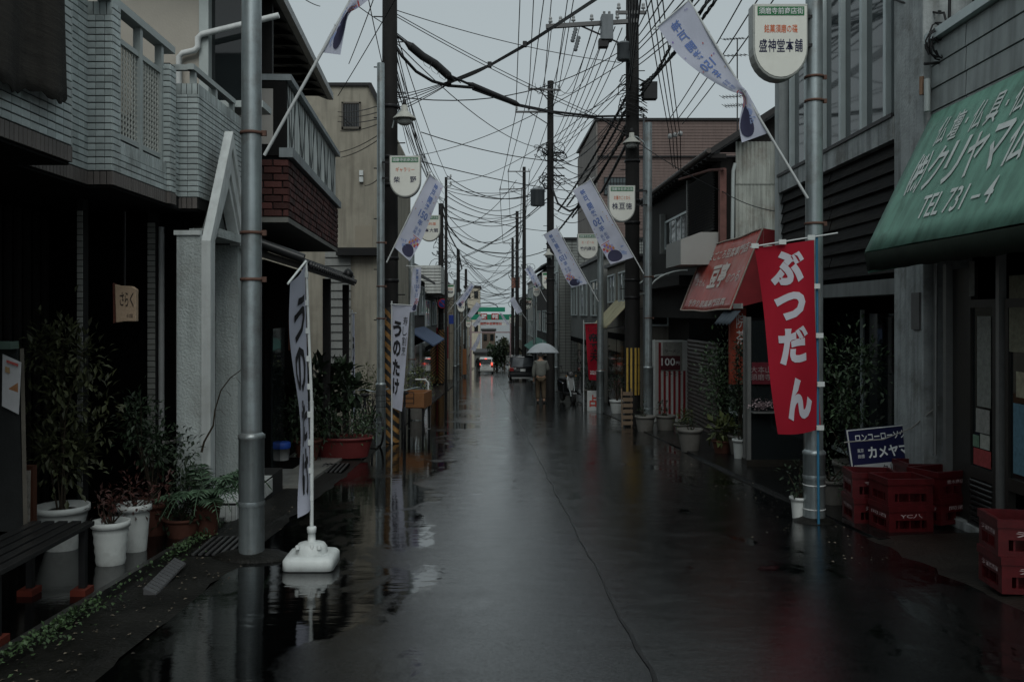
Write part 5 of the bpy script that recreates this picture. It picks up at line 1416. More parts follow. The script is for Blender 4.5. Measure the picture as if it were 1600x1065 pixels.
eq('transformer', 829, 294, 851, 322, D2-.3, tgrey, .3, 'cyl', T2)
mb = MB(); rn = random.Random(9)
for i in range(26):
    z = PZ(rn.choice((rn.uniform(222, 245), rn.uniform(262, 290))), D2); a = rn.uniform(.05, .55); s_ = rn.choice((-1, 1)); h = rn.uniform(.1, .45)
    mb.tube([(X2 + s_*(.12 + a*math.sin(k*math.pi/8)), D2 - .15 + .1*math.sin(k+i), z - h*k/8 + .1*math.sin(k*1.1+i*2)) for k in range(9)], .014, 5)
part('cable_loops', mb, black_rubber, T2, kind='stuff')
mb = MB()
for z in (240, 252, 264, 276): mb.box(X2+.1, D2-.06, PZ(z, D2), X2+.55, D2, PZ(z-2, D2))
part('bracket', mb, darkmetal, T2)
crossarm('R3', 793, 268, 828, 268, (.05, .95)); crossarm('R3', 780, 296, 818, 295, (.05, .6)); crossarm('R4', 796, 340, 822, 340, (.1, .9)); crossarm('R5', 786, 380, 812, 380, (.1, .9))
eq('transformer', 799, 434, 812, 450, 84.5, mat('rust_transformer', (.16, .07, .05), .6), .5, 'box', UP['R5'][0])
crossarm('L3', 697, 280, 705, 280, (.9,), .04, False); crossarm('L3', 697, 291, 705, 291, (.9,), .04, False)
for k, s in (('R3', 30), ('L2', 30), ('R4', 22), ('L4', 22)):
    t, x, d = UP[k]; mb = MB(); rn = random.Random(s)
    for i in range(s):
        z = rn.choice((rn.uniform(2.2, 2.9), rn.uniform(4.2, 6.0))); a = rn.uniform(.1, .7); s_ = rn.choice((-1, 1)); h = rn.uniform(.1, .7)
        mb.tube([(x + s_*(.12 + a*math.sin(k_*math.pi/7)), d - .1, z - h*k_/7 + .12*math.sin(k_*1.1+i*2)) for k_ in range(8)], .018, 4)
    part('cable_loops', mb, black_rubber, t, kind='stuff')
# ------------------------------------------------------------------ street lamps on the poles
lampw = mat('lamp_enamel', (.40, .40, .36), .4, 0, .15, 6)
def lamp(label, d, px, py, polex, k=1.0):
    c = P(px, py, d); t = thing('street_lamp', label, 'street lamp', c, 0, 'bell-shaped street lamps')
    mb = MB(); mb.lathe([(.02, .20), (.055, .19), (.06, .1), (.09, .07), (.2, -.03), (.205, -.05), (.18, -.045), (.06, .04)], 20, cap=False); part('shade', mb, lampw, t)
    mb = MB(); mb.lathe([(.1, -.02), (.13, -.05), (.12, -.12), (.07, -.15), (.01, -.155)], 16); part('globe', mb, mat('frosted_glass', (.35, .36, .34), .3), t)
    mb = MB(); mb.lathe([(.03, .2), (.035, .22), (.03, .29), (.015, .3)], 10); part('cap', mb, darkmetal, t)
    dx = PX(polex, d) - c.x
    mb = MB(); mb.tube([(0, 0, .12), (dx*.35, 0, .1), (dx*.75, 0, -.02), (dx*.95, 0, -.2)], .014, 8); part('arm', mb, steel, t)
    if k != 1: t.scale = (k, k, k)
lamp('bell-shaped lamp left of the road above the shield sign', 15.6, 632, 182, 612)
lamp('pale lamp on the heavy right-hand utility pole', 20.1, 987, 221, 1012)
lamp('small pale lamp on the pole over the far right flags', 34.6, 857, 397, 862)
# ------------------------------------------------------------------ overhead cables
def wire(label, pts, r=.006, sag=.0, group='overhead cables', n=14):
    """pts: (px, py, distance); consecutive spans each sag by sag metres"""
    W = [P(*p) for p in pts]; out = []
    for a, b in zip(W[:-1], W[1:]):
        for k in range(n if sag else 5):
            q = k/(n if sag else 5); p = a.lerp(b, q); p.z -= sag*4*q*(1-q); out.append(p)
    out.append(W[-1])
    mb = MB(); mb.tube(out, r*1.35, 5)
    o = part('overhead_cable', mb, black_rubber); tag(o, label, 'cable', group); return o
A = 16.0; B = 20.4
LW = 'thin black wire strung across the street between the two near poles'
wire(LW, [(612, 14, A), (968, 98, B)], .006, .12, 'thin wires across the street')
wire(LW, [(612, 18, A), (980, 200, B)], .006, .1, 'thin wires across the street'); wire(LW, [(612, 22, A), (985, 206, B)], .006, .12, 'thin wires across the street')
wire(LW, [(612, 46, A), (720, 130, A+.8)], .007, 0, 'thin wires across the street')
c1 = wire('thick drooping black cable below the splice cases over the street', [(612, 62, A), (628, 88, A), (650, 112, 16.3), (675, 127, 16.5), (700, 134, 16.8), (740, 137, 17)], .022)
wire('black cable running through both splice cases over the street', [(612, 50, A), (643, 74, 16.2), (702, 118, 16.6), (738, 134, 17), (806, 163, 17.6), (860, 174, 18), (930, 182, 18.3), (985, 181, B)], .018)
wire('second black cable below the long splice case to the right pole', [(738, 140, 17), (806, 165, 17.6), (880, 180, 18), (940, 186, 18.3), (985, 215, B)], .012)
for lab, pts, r in (('short bulky black splice case hanging nearer the left pole', [(641, 72, 16.2), (660, 88, 16.3), (680, 100, 16.45), (701, 119, 16.6)], .075), ('long slim black splice case over the middle of the street', [(737, 133, 17), (770, 147, 17.3), (806, 162, 17.6)], .055)):
    t = thingw('splice_case', lab, 'cable box', P(*pts[0]))
    mb = MB(); W = [P(*p) for p in pts]
    mb.tube(W, r, 12); part('body', mb, mat('splice_black', (.018, .018, .019), .5, 0, .2, 8), t)
    for i in (0, -1): mb = MB(); dv = (W[i] - W[1 if i == 0 else -2]).normalized(); mb.cyl(W[i], W[i] + dv*.12, r*.9, r*.35, 12); part('end_cone', mb, black_rubber, t)
    if r > .06:
        mb = MB()
        for k in (.3, .5, .7):
            p = W[0].lerp(W[-1], k); mb.tube([p + Vector((.0, -.06, -.04)), p + Vector((.05, -.07, -.2)), p + Vector((.14, -.06, -.26)), p + Vector((.2, -.05, -.1))], .005, 4)
        part('loose_wire', mb, black_rubber, t)
# fan of service wires that gather and climb to the upper right
for i, (x0, y0, d0, x1, y1, d1, sg) in enumerate(((612, 30, A, 700, 278, 40, .2), (612, 60, A, 858, 232, 35, .5), (985, 120, B, 700, 285, 40, .6), (985, 132, B, 860, 180, 35, .3), (985, 70, B, 612, 150, A, .5), (985, 90, B, 640, 245, 30, .4))): wire('slack wire running between the two near poles and the poles behind', [(x0, y0, d0), (x1, y1, d1)], .008, sg, 'slack wires')
LB = 'service wire of the bundle climbing from the left pole to upper right'
for y in (150, 156, 163, 172, 178): wire(LB, [(613, y, A), (704, 126+(y-150)*.12, 16.8), (765, 101+(y-150)*.1, 17.2)], .006, .03, 'climbing service bundle')
for k in (0, 1, 2): wire(LB, [(704, 126+k*2, 16.8), (765, 101+k*1.5, 17.2), (822, 68+k*2, 17), (862, 42+k*2, 16), (935, -6+k*2, 13)], .009, 0, 'climbing service bundle')
for x, y, d in ((702, 127, 16.8), (765, 101, 17.2), (820, 69, 17)):
    p = P(x, y, d); mb = MB(); mb.box(p.x-.04, p.y-.04, p.z-.06, p.x+.04, p.y+.04, p.z+.05); tag(part('cable_clamp', mb, darkmetal, bevel=.01), 'small black clamp gripping the climbing cable bundle', 'clamp', 'clamps on the bundle')
# long lines to the crossarms of the middle pole
LM = 'wire running down the street to a crossarm of the middle pole'
for (x0, y0, x1, y1) in ((834, -4, 827, 138), (862, -4, 850, 138), (897, -4, 873, 139), (812, -4, 806, 174), (848, -4, 826, 174), (885, -4, 862, 175)):
    wire(LM, [(x0*2-x1, -150, 20), (x1, y1, 35)], .011, 0, 'wires to the middle pole')
LN = 'wire fanning from the near right pole down to the middle pole'
for i in range(6): wire(LN, [(928 + i*11, 36 + i*2, B), (866 + i*3, 215 + i*6, 35)], .009, .25, 'wires from near right pole')
for i in range(5): wire(LN, [(862 + i*22, 42 - i, B), (836 + i*8, 130 + (i % 2)*4, 35)], .007, .9, 'wires from near right pole')
LO = 'wire between the middle pole and the poles further down'
for (x0, y0, x1, y1) in ((827, 140, 794, 268), (850, 140, 812, 268), (873, 141, 828, 268), (806, 176, 781, 296), (860, 230, 818, 300), (860, 250, 820, 310), (860, 262, 816, 330)): wire(LO, [(x0, y0, 35), (x1, y1, 52)], .012, .1, 'wires further down')
for (x0, y0, x1, y1) in ((794, 268, 797, 340), (828, 268, 821, 340), (781, 296, 786, 380), (815, 296, 812, 380), (819, 340, 800, 400), (819, 350, 800, 410)): wire(LO, [(x0, y0, 52), (x1, y1, 75)], .014, .1, 'wires further down')
# heavy twisted strands on the right
LT = 'heavy twisted black cable sweeping from the near right pole down the street'
for i, (y0, y1, x1) in enumerate(((140, 330, 872), (160, 322, 886), (185, 340, 894), (196, 378, 858))):
    pts = [(984, y0, B), ((984+x1)/2 + 3, (y0+y1)/2 + 14, 25), (x1, y1, 34)]
    W = [P(*p) for p in pts]; path = []
    for k in range(61):
        q = k/60; a = W[0].lerp(W[1], q); b = W[1].lerp(W[2], q); path.append(a.lerp(b, q))
    mb = MB()
    for ph in (0, 2.1, 4.2): mb.tube([p + Vector((.022*math.cos(k*1.1+ph), 0, .022*math.sin(k*1.1+ph))) for k, p in enumerate(path)], .016, 5)
    o = part('overhead_cable', mb, black_rubber); tag(o, LT, 'cable', 'heavy twisted cables')
LU = 'heavy twisted black cable climbing from the near right pole to upper right'
for i, (x1, y1) in enumerate(((1090, -20), (1118, -20), (1132, -20))):
    W0, W1 = P(1000, 150 - i*8, B), P(x1, y1, 13.5); path = [W0.lerp(W1, k/40) - Vector((0, 0, .5*4*k/40*(1-k/40)*.3)) for k in range(41)]
    mb = MB()
    for ph in (0, 2.1, 4.2): mb.tube([p + Vector((.02*math.cos(k*1.2+ph), 0, .02*math.sin(k*1.2+ph))) for k, p in enumerate(path)], .014, 5)
    o = part('overhead_cable', mb, black_rubber); tag(o, LU, 'cable', 'heavy climbing cables')
LH = 'house service wire dropping to the insulators of the corrugated house'
for i in range(4):
    wire(LH, [(1006 + i*9, -20, 12), (1045 + i*6, 205 + i*3, 18)], .007, .05, 'house service wires')
    wire(LH, [(1045 + i*6, 205 + i*3, 18), (1052 + i*4, 262 + 2*i, 19)], .007, .12, 'house service wires')
for i in range(3): wire(LH, [(1170 + i*26, -20, 11), (1046 + i*10, 186 + i*4, 19)], .007, .06, 'house service wires')
for i in range(3): mb = MB(); p = P(1047 + i*8, 213 - i*2, 18); mb.lathe([(.02, -.05), (.045, -.03), (.045, .03), (.02, .05)], 10, p); tag(part('wire_insulator', mb, porcelain), 'white insulator hanging on the house service wires', 'insulator', 'insulators on service wires')
wire('thin wire sloping across the corrugated wall of the old house', [(1000, 225, 19), (1130, 300, 17), (1210, 330, 14)], .006, .05)
wire('cable loop at the top of the near right concrete column', [(1380, -10, 9.2), (1440, 8, 8.6), (1475, 20, 8.3), (1490, 60, 8.2)], .008, .03)
wire('thin cable from the upper edge to the near right column', [(1385, -4, 9.4), (1470, 18, 8.4)], .006, .02)
# left side
LL = 'wire dropping from the striped pole toward its neighbours on the left'
for (x0, y0, x1, y1, d1) in ((612, 95, 672, 272, 26), (612, 100, 655, 250, 28), (612, 110, 640, 240, 30), (612, 85, 660, 255, 30), (612, 120, 648, 246, 30)): wire(LL, [(x0, y0, A), (x1, y1, d1)], .007, .1, 'wires left of the road')
for (x0, y0, x1, y1) in ((528, 175, 600, 162), (530, 182, 600, 172), (528, 190, 600, 183), (532, 205, 600, 190), (530, 238, 600, 205), (533, 246, 600, 212), (570, 290, 600, 270)): wire('service wire from the ochre building to the striped pole', [(x0, y0, 21.6), (x1, y1, A)], .007, .06, 'ochre building service wires')
for (x0, y0, x1, y1) in ((540, -5, 605, 40), (585, -5, 545, 100), (575, -5, 600, 112), (620, -5, 528, 150), (470, -5, 500, 10)): wire('thin wire crossing the sky left of the striped pole', [(x0, y0, 13), (x1, y1, 17)], .006, .02, 'wires in the left sky')
LC = 'sagging wire crossing the street in the distance'
rn = random.Random(21)
for (x0, y0, d0, x1, y1, d1, s) in ((660, 202, 30, 858, 252, 35, .35), (650, 243, 30, 905, 300, 38, .3), (910, 265, 44, 846, 250, 35, .1), (700, 281, 40, 858, 285, 35, .8), (700, 284, 40, 858, 300, 36, .9), (703, 290, 40, 830, 320, 50, .9), (700, 296, 40, 820, 330, 50, 1.0), (692, 330, 52, 815, 335, 52, 1.6), (692, 335, 52, 815, 345, 52, 1.8), (692, 345, 52, 815, 360, 55, 2.0), (692, 360, 52, 850, 380, 42, 1.8), (694, 372, 52, 800, 400, 70, 1.2), (692, 350, 52, 716, 400, 66, .5), (692, 362, 52, 716, 410, 66, .6), (716, 400, 66, 805, 410, 70, 1.4), (716, 410, 66, 805, 430, 75, 1.4), (716, 425, 66, 803, 420, 80, 1.2), (728, 440, 82, 803, 440, 84, 1.2), (728, 448, 82, 803, 455, 84, 1.0), (728, 430, 82, 800, 470, 90, .6), (730, 460, 82, 800, 430, 82, .6), (700, 300, 40, 690, 340, 52, .3), (735, 452, 90, 800, 462, 90, .8), (720, 400, 66, 850, 330, 50, .8), (720, 395, 66, 858, 300, 36, .7)):
    wire(LC, [(x0+rn.uniform(-3, 3), y0+rn.uniform(-12, 12), d0), (x1+rn.uniform(-6, 6), y1+rn.uniform(-14, 14), d1)], .010 + .0001*d0, s*rn.uniform(.25, .95), 'distant crossing wires')
# more of the tangle round the near poles
rn = random.Random(33)
for i in range(9): wire('long thin wire from the striped pole to the far left poles', [(612, 40+i*13, A), (690+rn.uniform(-4, 8), 285+rn.uniform(0, 60), 45)], .007, rn.uniform(.1, .6), 'wires: long thin wire from the striped pole to the far left poles')
for i in range(8): wire('thin wire slung from the heavy right pole to the middle pole', [(986, 110+i*14, B), (862, 225+i*9, 35)], .008, rn.uniform(.2, .8), 'wires: thin wire slung from the heavy right pole to the middle pole')
for i in range(6): wire('thin wire rising from the heavy right pole past the twisted flag', [(986, 60+i*10, B), (1030+i*22, -30, 11)], .008, rn.uniform(.02, .2), 'wires: thin wire rising from the heavy right pole past the twisted flag')
for i in range(5): wire('short wire from the middle pole to the brown building', [(862, 236+i*10, 35), (912+rn.uniform(-8, 8), 262+i*12, 43)], .012, rn.uniform(.1, .4), 'wires: short wire from the middle pole to the brown building')
for i in range(5): wire('wire dropping from above onto the heavy right pole', [(980+i*6, -30, 13), (984, 60+i*20, B)], .012, .05, 'wires: wire dropping from above onto the heavy right pole')
for i in range(7): wire('deeply sagging wire between the far left and right poles', [(rn.uniform(690, 702), rn.uniform(285, 400), 50), (rn.uniform(805, 862), rn.uniform(270, 400), 52)], .013, rn.uniform(.05, 1.3), 'wires: deeply sagging wire between the far left and right poles')
for i in range(14): wire('wire of the dense web of lines just above the arch', [(rn.uniform(712, 735), rn.uniform(385, 472), 66), (rn.uniform(785, 815), rn.uniform(385, 470), 80)], .013, rn.uniform(.0, .9), 'wires: wire of the dense web of lines just above the arch')
for i in range(4): wire('short looped wire on the right of the middle pole', [(858, 300+i*10, 35), (905+i*3, 300+i*14, 40)], .012, .3, 'wires: short looped wire on the right of the middle pole')
for lab, pts in (('heavy bundled cable drooping from the far left dark pole across the street', [(692, 318, 52), (700, 352, 52), (722, 380, 53), (748, 392, 55), (790, 396, 58), (818, 388, 62)]), ('second heavy cable under the far left bundle with knots', [(692, 332, 52), (703, 368, 52), (716, 392, 56), (722, 420, 66)]), ('heavy cable looping from the middle pole to the right house fronts', [(860, 285, 35), (872, 318, 34), (890, 330, 33), (912, 318, 30), (940, 300, 26), (984, 215, B)])):
    wire(lab, pts, .03, .02)
# television aerial
p = P(1152, 190, 26)
an = thingw('tv_aerial', 'spindly television aerial standing above the corrugated house roof', 'aerial', p)
mb = MB(); mb.cyl(p - Vector((0, 0, 1)), P(1152, 60, 26), .018, n=6); part('mast', mb, darkmetal, an)
for yy, w in ((62, 22), (88, 30), (152, 24), (166, 20)):
    mb = MB(); a, b = P(1152-w, yy, 26), P(1152+w*.5, yy-2, 26); mb.cyl(a, b, .012, n=5)
    for k in range(8): q = a.lerp(b, k/7); mb.cyl(q - Vector((0, .3, .12)), q + Vector((0, .3, .12)), .008, n=4)
    part('element', mb, darkmetal, an)
# ------------------------------------------------------------------ plants
leafm = mat('leaf_green', (.036, .066, .028), .45, 0, .2, 4, 0, ovar=.5, spec=.5)
leafd = mat('leaf_dark', (.022, .036, .019), .45, 0, .2, 4, 0, ovar=.5)
leafb = mat('leaf_bronze', (.05, .056, .026), .5, 0, .2, 4, 0, ovar=.5)
leafy = mat('leaf_yellowgreen', (.07, .085, .028), .5, 0, .2, 4, 0, ovar=.4)
leafr = mat('leaf_red', (.05, .018, .014), .5, 0, .2, 4, 0, ovar=.4)
stemm = mat('stem_brown', (.04, .03, .02), .8, 0, .3)
petal = mat('petal_pink', (.5, .38, .40), .6, 0, .1, 4, 0, ovar=.3)
def leaf(mb, p, dirv, size, rn, wid=.45):
    d = Vector(dirv).normalized(); s = d.cross(Vector((rn.uniform(-.4, .4), rn.uniform(-.4, .4), 1)))
    if s.length < 1e-3: s = Vector((1, 0, 0))
    s.normalize(); n = s.cross(d); w = size*wid/2
    a = p; b = p + d*size*.5 + s*w + n*size*.08; c = p + d*size - n*size*.1; e = p + d*size*.5 - s*w + n*size*.08; m = p + d*size*.5 - n*.02*size
    mb.add([a, b, c, e, m], [(0, 1, 4), (1, 2, 4), (2, 3, 4), (3, 0, 4)])
def cloud(c, r, n, size, seed, clumps=14, up=.2, wid=.45):
    rn = random.Random(seed); mb = MB(); c = Vector(c); cs = []
    for i in range(clumps):
        while True:
            q = Vector((rn.uniform(-1, 1), rn.uniform(-1, 1), rn.uniform(-1, 1)))
            if q.length <= 1: break
        cs.append((Vector((q.x*r[0], q.y*r[1], q.z*r[2])), rn.uniform(.18, .4)))
    for i in range(n):
        k, s = rn.choice(cs); rr_ = min(r)*s
        p = c + k + Vector((rn.gauss(0, rr_), rn.gauss(0, rr_), rn.gauss(0, rr_*1.2)))
        dv = (p - c - k)*1.5/max(rr_, .01) + Vector((rn.uniform(-1, 1), rn.uniform(-1, 1), rn.uniform(-.8, .8) + up))
        leaf(mb, p, dv, size*rn.uniform(.6, 1.3), rn, wid)
    return mb, [c + k for k, s in cs]
def stems(base, tips, r, seed=0):
    rn = random.Random(seed); mb = MB(); base = Vector(base)
    for t in tips:
        m = base.lerp(t, .5) + Vector((rn.uniform(-.05, .05), rn.uniform(-.05, .05), (t.z-base.z)*.1)); mb.tube([base + Vector((rn.uniform(-.03, .03), rn.uniform(-.03, .03), 0)), m, t], [r, r*.7, r*.3], 5)
    return mb
def pot_prof(r, h, ribs=0, lip=.02, foot=.72):
    pr = [(r*foot, 0)]
    for i in range(1, 9):
        q = i/8; pr.append((r*(foot + (1-foot)*q) + (.006 if ribs and i % 2 else 0), h*.86*q))
    pr += [(r+lip, h*.87), (r+lip, h), (r-.005, h), (r-.02, h*.9), (.01, h*.88)]
    return pr
def potted(label, px, py, d, r, h, potm, crown=None, zoff=0, ribs=0, foot=.72, leafmat=None, seed=1, name='potted_plant', cat='potted plant', sx=1.0, sy=1.0, x=None, extra=None):
    X = PX(px, d) if x is None else x; g = gz(d) + zoff
    t = thing(name, label, cat, (X, d, g), 0, 'plants and pots along the shop fronts')
    mb = MB(); mb.lathe(pot_prof(r, h, ribs, .015, foot), 24); o = part('pot', mb, potm, t); o.scale = (sx, sy, 1)
    mb = MB(); mb.lathe([(r*.95, h*.86), (r*.5, h*.9), (.01, h*.91)], 16, cap=False); o = part('soil', mb, mat('wet_soil', (.02, .016, .012), .9), t); o.scale = (sx, sy, 1)
    if crown:
        c, rr_, n, size, cl = crown
        mb, tips = cloud((c[0], c[1], c[2] + h), rr_, n, size, seed, cl); part('foliage', mb, leafmat or leafm, t, fix=False)
        part('stem', stems((0, 0, h*.8), tips[:10], .008, seed), stemm, t)
    return t
wp = mat('white_pot', (.55, .57, .55), .45, 0, .1, 6, dirt=(.2, .19, .17), dirt_amt=.4)
gp = mat('grey_planter', (.12, .115, .105), .7, 0, .25, 6, .1, dirt=(.06, .055, .045), dirt_amt=.6)
TZ = .03
potted('tall leafy shrub in a wide white bowl at far left', 97, 0, 6.95, .19, .34, wp, ((.0, .05, .72), (.30, .22, .68), 1500, .075, 26), TZ, 0, .62, leafb, 11)
potted('ribbed white round pot with a small plant beside the bench', 173, 0, 6.45, .12, .31, wp, ((0, 0, .16), (.13, .1, .14), 110, .05, 8), TZ, 1, .8, leafr, 12)
potted('tall white fluted pot with trailing reddish plant', 210, 0, 6.9, .115, .36, wp, ((.05, 0, .08), (.22, .16, .14), 240, .05, 10), TZ, 0, .78, leafr, 13)
potted('dark bushy shrub against the slatted shop front', 240, 0, 7.55, .17, .28, terracotta, ((.0, .05, .55), (.3, .22, .42), 1100, .06, 22), TZ, 0, .7, leafd, 14)
potted('low red planter with dark leaves near the entrance step', 285, 0, 7.45, .15, .16, terracotta, ((.0, 0, .14), (.25, .16, .16), 420, .06, 12), TZ, 0, .8, leafd, 15)
fn = potted('fern with long arching fronds beside the white portal pillar', 322, 0, 7.55, .12, .28, terracotta, None, TZ, 0, .75)
rn = random.Random(4); fernm = mat('fern_green', (.07, .12, .07), .5, 0, .2, 4, 0, ovar=.35)
for i in range(20):
    a = rn.uniform(0, math.tau); L = rn.uniform(.35, .58); rise = rn.uniform(.15, .38); pts = []; mb = MB()
    for k in range(16):
        q = k/15; pts.append(Vector((math.cos(a)*L*q, math.sin(a)*L*q, .24 + rise*math.sin(q*2.2) - .18*q*q)))
    mb.tube(pts, .004, 4)
    for k in range(1, 16):
        tng = (pts[k]-pts[k-1]).normalized(); sd = tng.cross(Vector((0, 0, 1))).normalized(); w = .11*math.sin(math.pi*min(1, k/15+.12))
        for s in (-1, 1): leaf(mb, pts[k], sd*s + tng*.5 - Vector((0, 0, .25)), w + .02, rn, .28)
    part('frond', mb, fernm, fn, fix=False)
# thin bare sapling in front of the portal
sap = thing('bare_sapling', 'thin bare curved branch rising beside the portal pillar', 'plant', (PX(315, 7.75), 7.75, gz(7.75)+TZ))
mb = MB(); pts = [P(315, 706, 7.75), P(319, 690, 7.75), P(333, 665, 7.75), P(336, 640, 7.75), P(345, 610, 7.75), P(360, 590, 7.75), P(382, 574, 7.75)]; o_ = Vector(sap.location)
mb.tube([p - o_ for p in pts], [.012, .01, .009, .007, .006, .005, .003], 6)
for p in pts[3:]: mb.tube([p - o_, p - o_ + Vector((.05, 0, .0)), p - o_ + Vector((.09, 0, -.05))], .002, 4)
part('branch', mb, stemm, sap)
# weeds in the gutter
rn = random.Random(8); mb = MB()
for i in range(1100):
    y = rn.choice((rn.gauss(4.55, .22), rn.gauss(5.15, .12), rn.gauss(6.75, .18), rn.gauss(7.25, .25), rn.gauss(4.9, .2), rn.uniform(4, 8)))
    x = -2.38 + abs(rn.gauss(0, .05 + .05*math.sin(y*5)**2)); leaf(mb, Vector((x, y, gz(y)+.03+rn.random()*.05)), (rn.uniform(-1, 1), rn.uniform(-1, 1), rn.uniform(.1, .9)), rn.uniform(.012, .034), rn, .8)
w_ = part('gutter_weeds', mb, mat('weed_green', (.04, .07, .028), .5, 0, .2, 4, 0, ovar=.5), fix=False); w_['kind'] = 'stuff'; w_['label'] = 'small green weeds growing along the gutter edge'; w_['category'] = 'weeds'
rn = random.Random(12)
mb = MB()
for i in range(420):
    if rn.random() < .5: y = rn.uniform(4, 9); x = rn.gauss(-2.05, .16)
    else: y = rn.uniform(6.5, 14); x = rn.gauss(2.95, .28) - .02*(y-6)
    h = .024 if x < 0 else .012
    leaf(mb, Vector((x, y, gz(y)+h)), (rn.uniform(-1, 1), rn.uniform(-1, 1), rn.uniform(-.02, .12)), rn.uniform(.01, .035), rn, .6)
w_ = part('leaf_litter', mb, mat('litter_tan', (.09, .075, .055), .6, 0, .2, 4, 0, ovar=.8), fix=False); w_['kind'] = 'stuff'; w_['label'] = 'fallen leaves and grit scattered along both road edges'; w_['category'] = 'litter'
# plants by the brick restaurant
potted('spiky dark palm-like plant beside the porch post', 510, 0, 13.6, .2, .35, terracotta, ((0, 0, .55), (.45, .3, .5), 700, .22, 16), .05, 0, .7, leafd, 21, sx=1)
potted('broad shrub in front of the porch, left of the post', 480, 0, 12.9, .2, .3, terracotta, ((0, 0, .3), (.4, .3, .35), 700, .08, 16), .05, 0, .7, leafd, 22)
potted('red oblong planter full of dark shrubs by the restaurant', 535, 0, 13.4, .28, .3, mat('red_planter', (.12, .02, .02), .5), ((0, 0, .2), (.6, .2, .25), 700, .06, 18), .05, 0, .85, leafm, 23, sx=1.6)
potted('yellow-green bush by the ochre wall', 578, 0, 17.5, .2, .35, gp, ((0, 0, .55), (.3, .25, .4), 500, .07, 14), .03, 0, .75, leafy, 24)
potted('small bush by the foot of the steel pole', 565, 0, 14.4, .15, .25, gp, ((0, 0, .2), (.3, .2, .2), 350, .05, 12), .03, 0, .75, leafm, 25)
potted('yellow-green shrub behind the wooden cart', 652, 0, 22, .22, .4, gp, ((0, 0, .5), (.35, .3, .4), 500, .08, 14), .03, 0, .75, leafy, 26)
# right-hand plants
potted('large shrub behind the steel pole with the red banner', 1335, 0, 9.9, .22, .35, gp, ((-.05, 0, .75), (.38, .3, .55), 1500, .065, 24), .02, 0, .75, leafm, 31)
potted('trailing dark plant in front of the blue signboard', 1300, 0, 9.2, .15, .25, gp, ((0, 0, .1), (.3, .2, .25), 420, .05, 12), .02, 0, .75, leafd, 32)
potted('small white pot with plant at the foot of the right steel pole', 1248, 0, 8.35, .07, .2, wp, ((0, 0, .16), (.14, .1, .18), 170, .045, 8), .02, 0, .8, leafd, 33)
potted('dense tall shrub beside the brown shutter', 1130, 0, 14.9, .22, .4, gp, ((0, 0, .62), (.36, .3, .72), 1800, .07, 28), .02, 0, .75, leafm, 34)
potted('flowering bush in front of the vermilion board', 1156, 0, 14.0, .18, .3, gp, ((0, 0, .95), (.14, .2, .75), 800, .06, 20), .02, 0, .75, leafd, 35)
potted('low broad-leaved plant in front of the dense shrub', 1128, 0, 14.2, .15, .2, terracotta, ((0, 0, .16), (.26, .2, .14), 130, .17, 8), .02, 0, .75, leafy, 36)
potted('pale grey oblong planter standing on the wet road edge', 1078, 0, 14.6, .19, .37, gp, ((0, 0, .05), (.12, .1, .08), 60, .05, 5), .0, 0, .72, leafd, 37)
potted('white pot with small plant by the shop case', 1156, 0, 13.4, .1, .29, wp, ((0, 0, .14), (.14, .12, .16), 160, .05, 7), .02, 0, .8, leafd, 38)
potted('square grey planter at the foot of the steel pole', 1008, 0, 18.6, .2, .33, gp, ((0, 0, .12), (.12, .1, .12), 80, .06, 5), .0, 0, .75, leafd, 39)
potted('square grey planter before the striped machine', 1040, 0, 18.8, .2, .33, gp, ((0, 0, .14), (.16, .14, .16), 120, .06, 6), .0, 0, .8, leafd, 40)
potted('low yellow-green plant between planters and shrub', 1066, 0, 18.0, .15, .2, gp, ((0, 0, .14), (.22, .18, .14), 260, .06, 9), .0, 0, .8, leafy, 41)
potted('pale pot with thin plant under the yellowed awning', 964, 0, 24.6, .2, .38, wp, ((0, 0, .4), (.2, .2, .4), 220, .07, 9), .0, 0, .7, leafd, 42)
potted('dark bush behind the parked scooter', 925, 0, 32.5, .3, .4, gp, ((0, 0, .75), (.5, .4, .6), 700, .1, 16), .0, 0, .8, leafd, 43)
# ------------------------------------------------------------------ bench, boards and bits on the left terrace
be = thingw('slat_bench', 'low black slatted bench on brick-red feet at lower left', 'bench', (-2.72, 5.0, gz(5)))
zb = lambda y: gz(5.7) + .47
for i in range(5):
    mb = MB(); x = -2.50 - i*.085; mb.box(x-.06, 3.6, zb(0)-.03, x, 5.72, zb(0)); part('slat', mb, mat('bench_black', (.02, .02, .02), .25, 0, .3, 4), be, bevel=.004)
for y in (4.62, 5.62):
    for x in (-2.53, -2.86):
        mb = MB(); mb.box(x-.02, y-.02, gz(y)+.07, x+.02, y+.02, zb(0)-.03); part('leg', mb, darkmetal, be)
        mb = MB(); mb.box(x-.05, y-.07, gz(y)+.03, x+.045, y+.055, gz(y)+.07); part('foot', mb, mat('orange_brick', (.10, .016, .008), .8, 0, .2, 10), be)
mbd = thingw('menu_board', 'black easel board with a white picture menu at the left edge', 'menu board', P(14, 830, 6.0))
mb = MB(); mb.prism([P(-30, 545, 6.05), P(26, 545, 6.05), P(38, 830, 5.85), P(-30, 830, 5.85)], (0, .03, 0)); part('board', mb, mat('slate_board', (.012, .0135, .0135), .6, 0, .4, 5), mbd)
mb = MB(); mb.prism([P(4, 553, 5.98), P(33, 566, 5.98), P(29, 647, 5.94), P(3, 634, 5.94)], (0, .004, 0)); mp_ = part('poster', mb, mat('poster_paper', (.42, .42, .43), .6, 0, .1, 6), mbd)
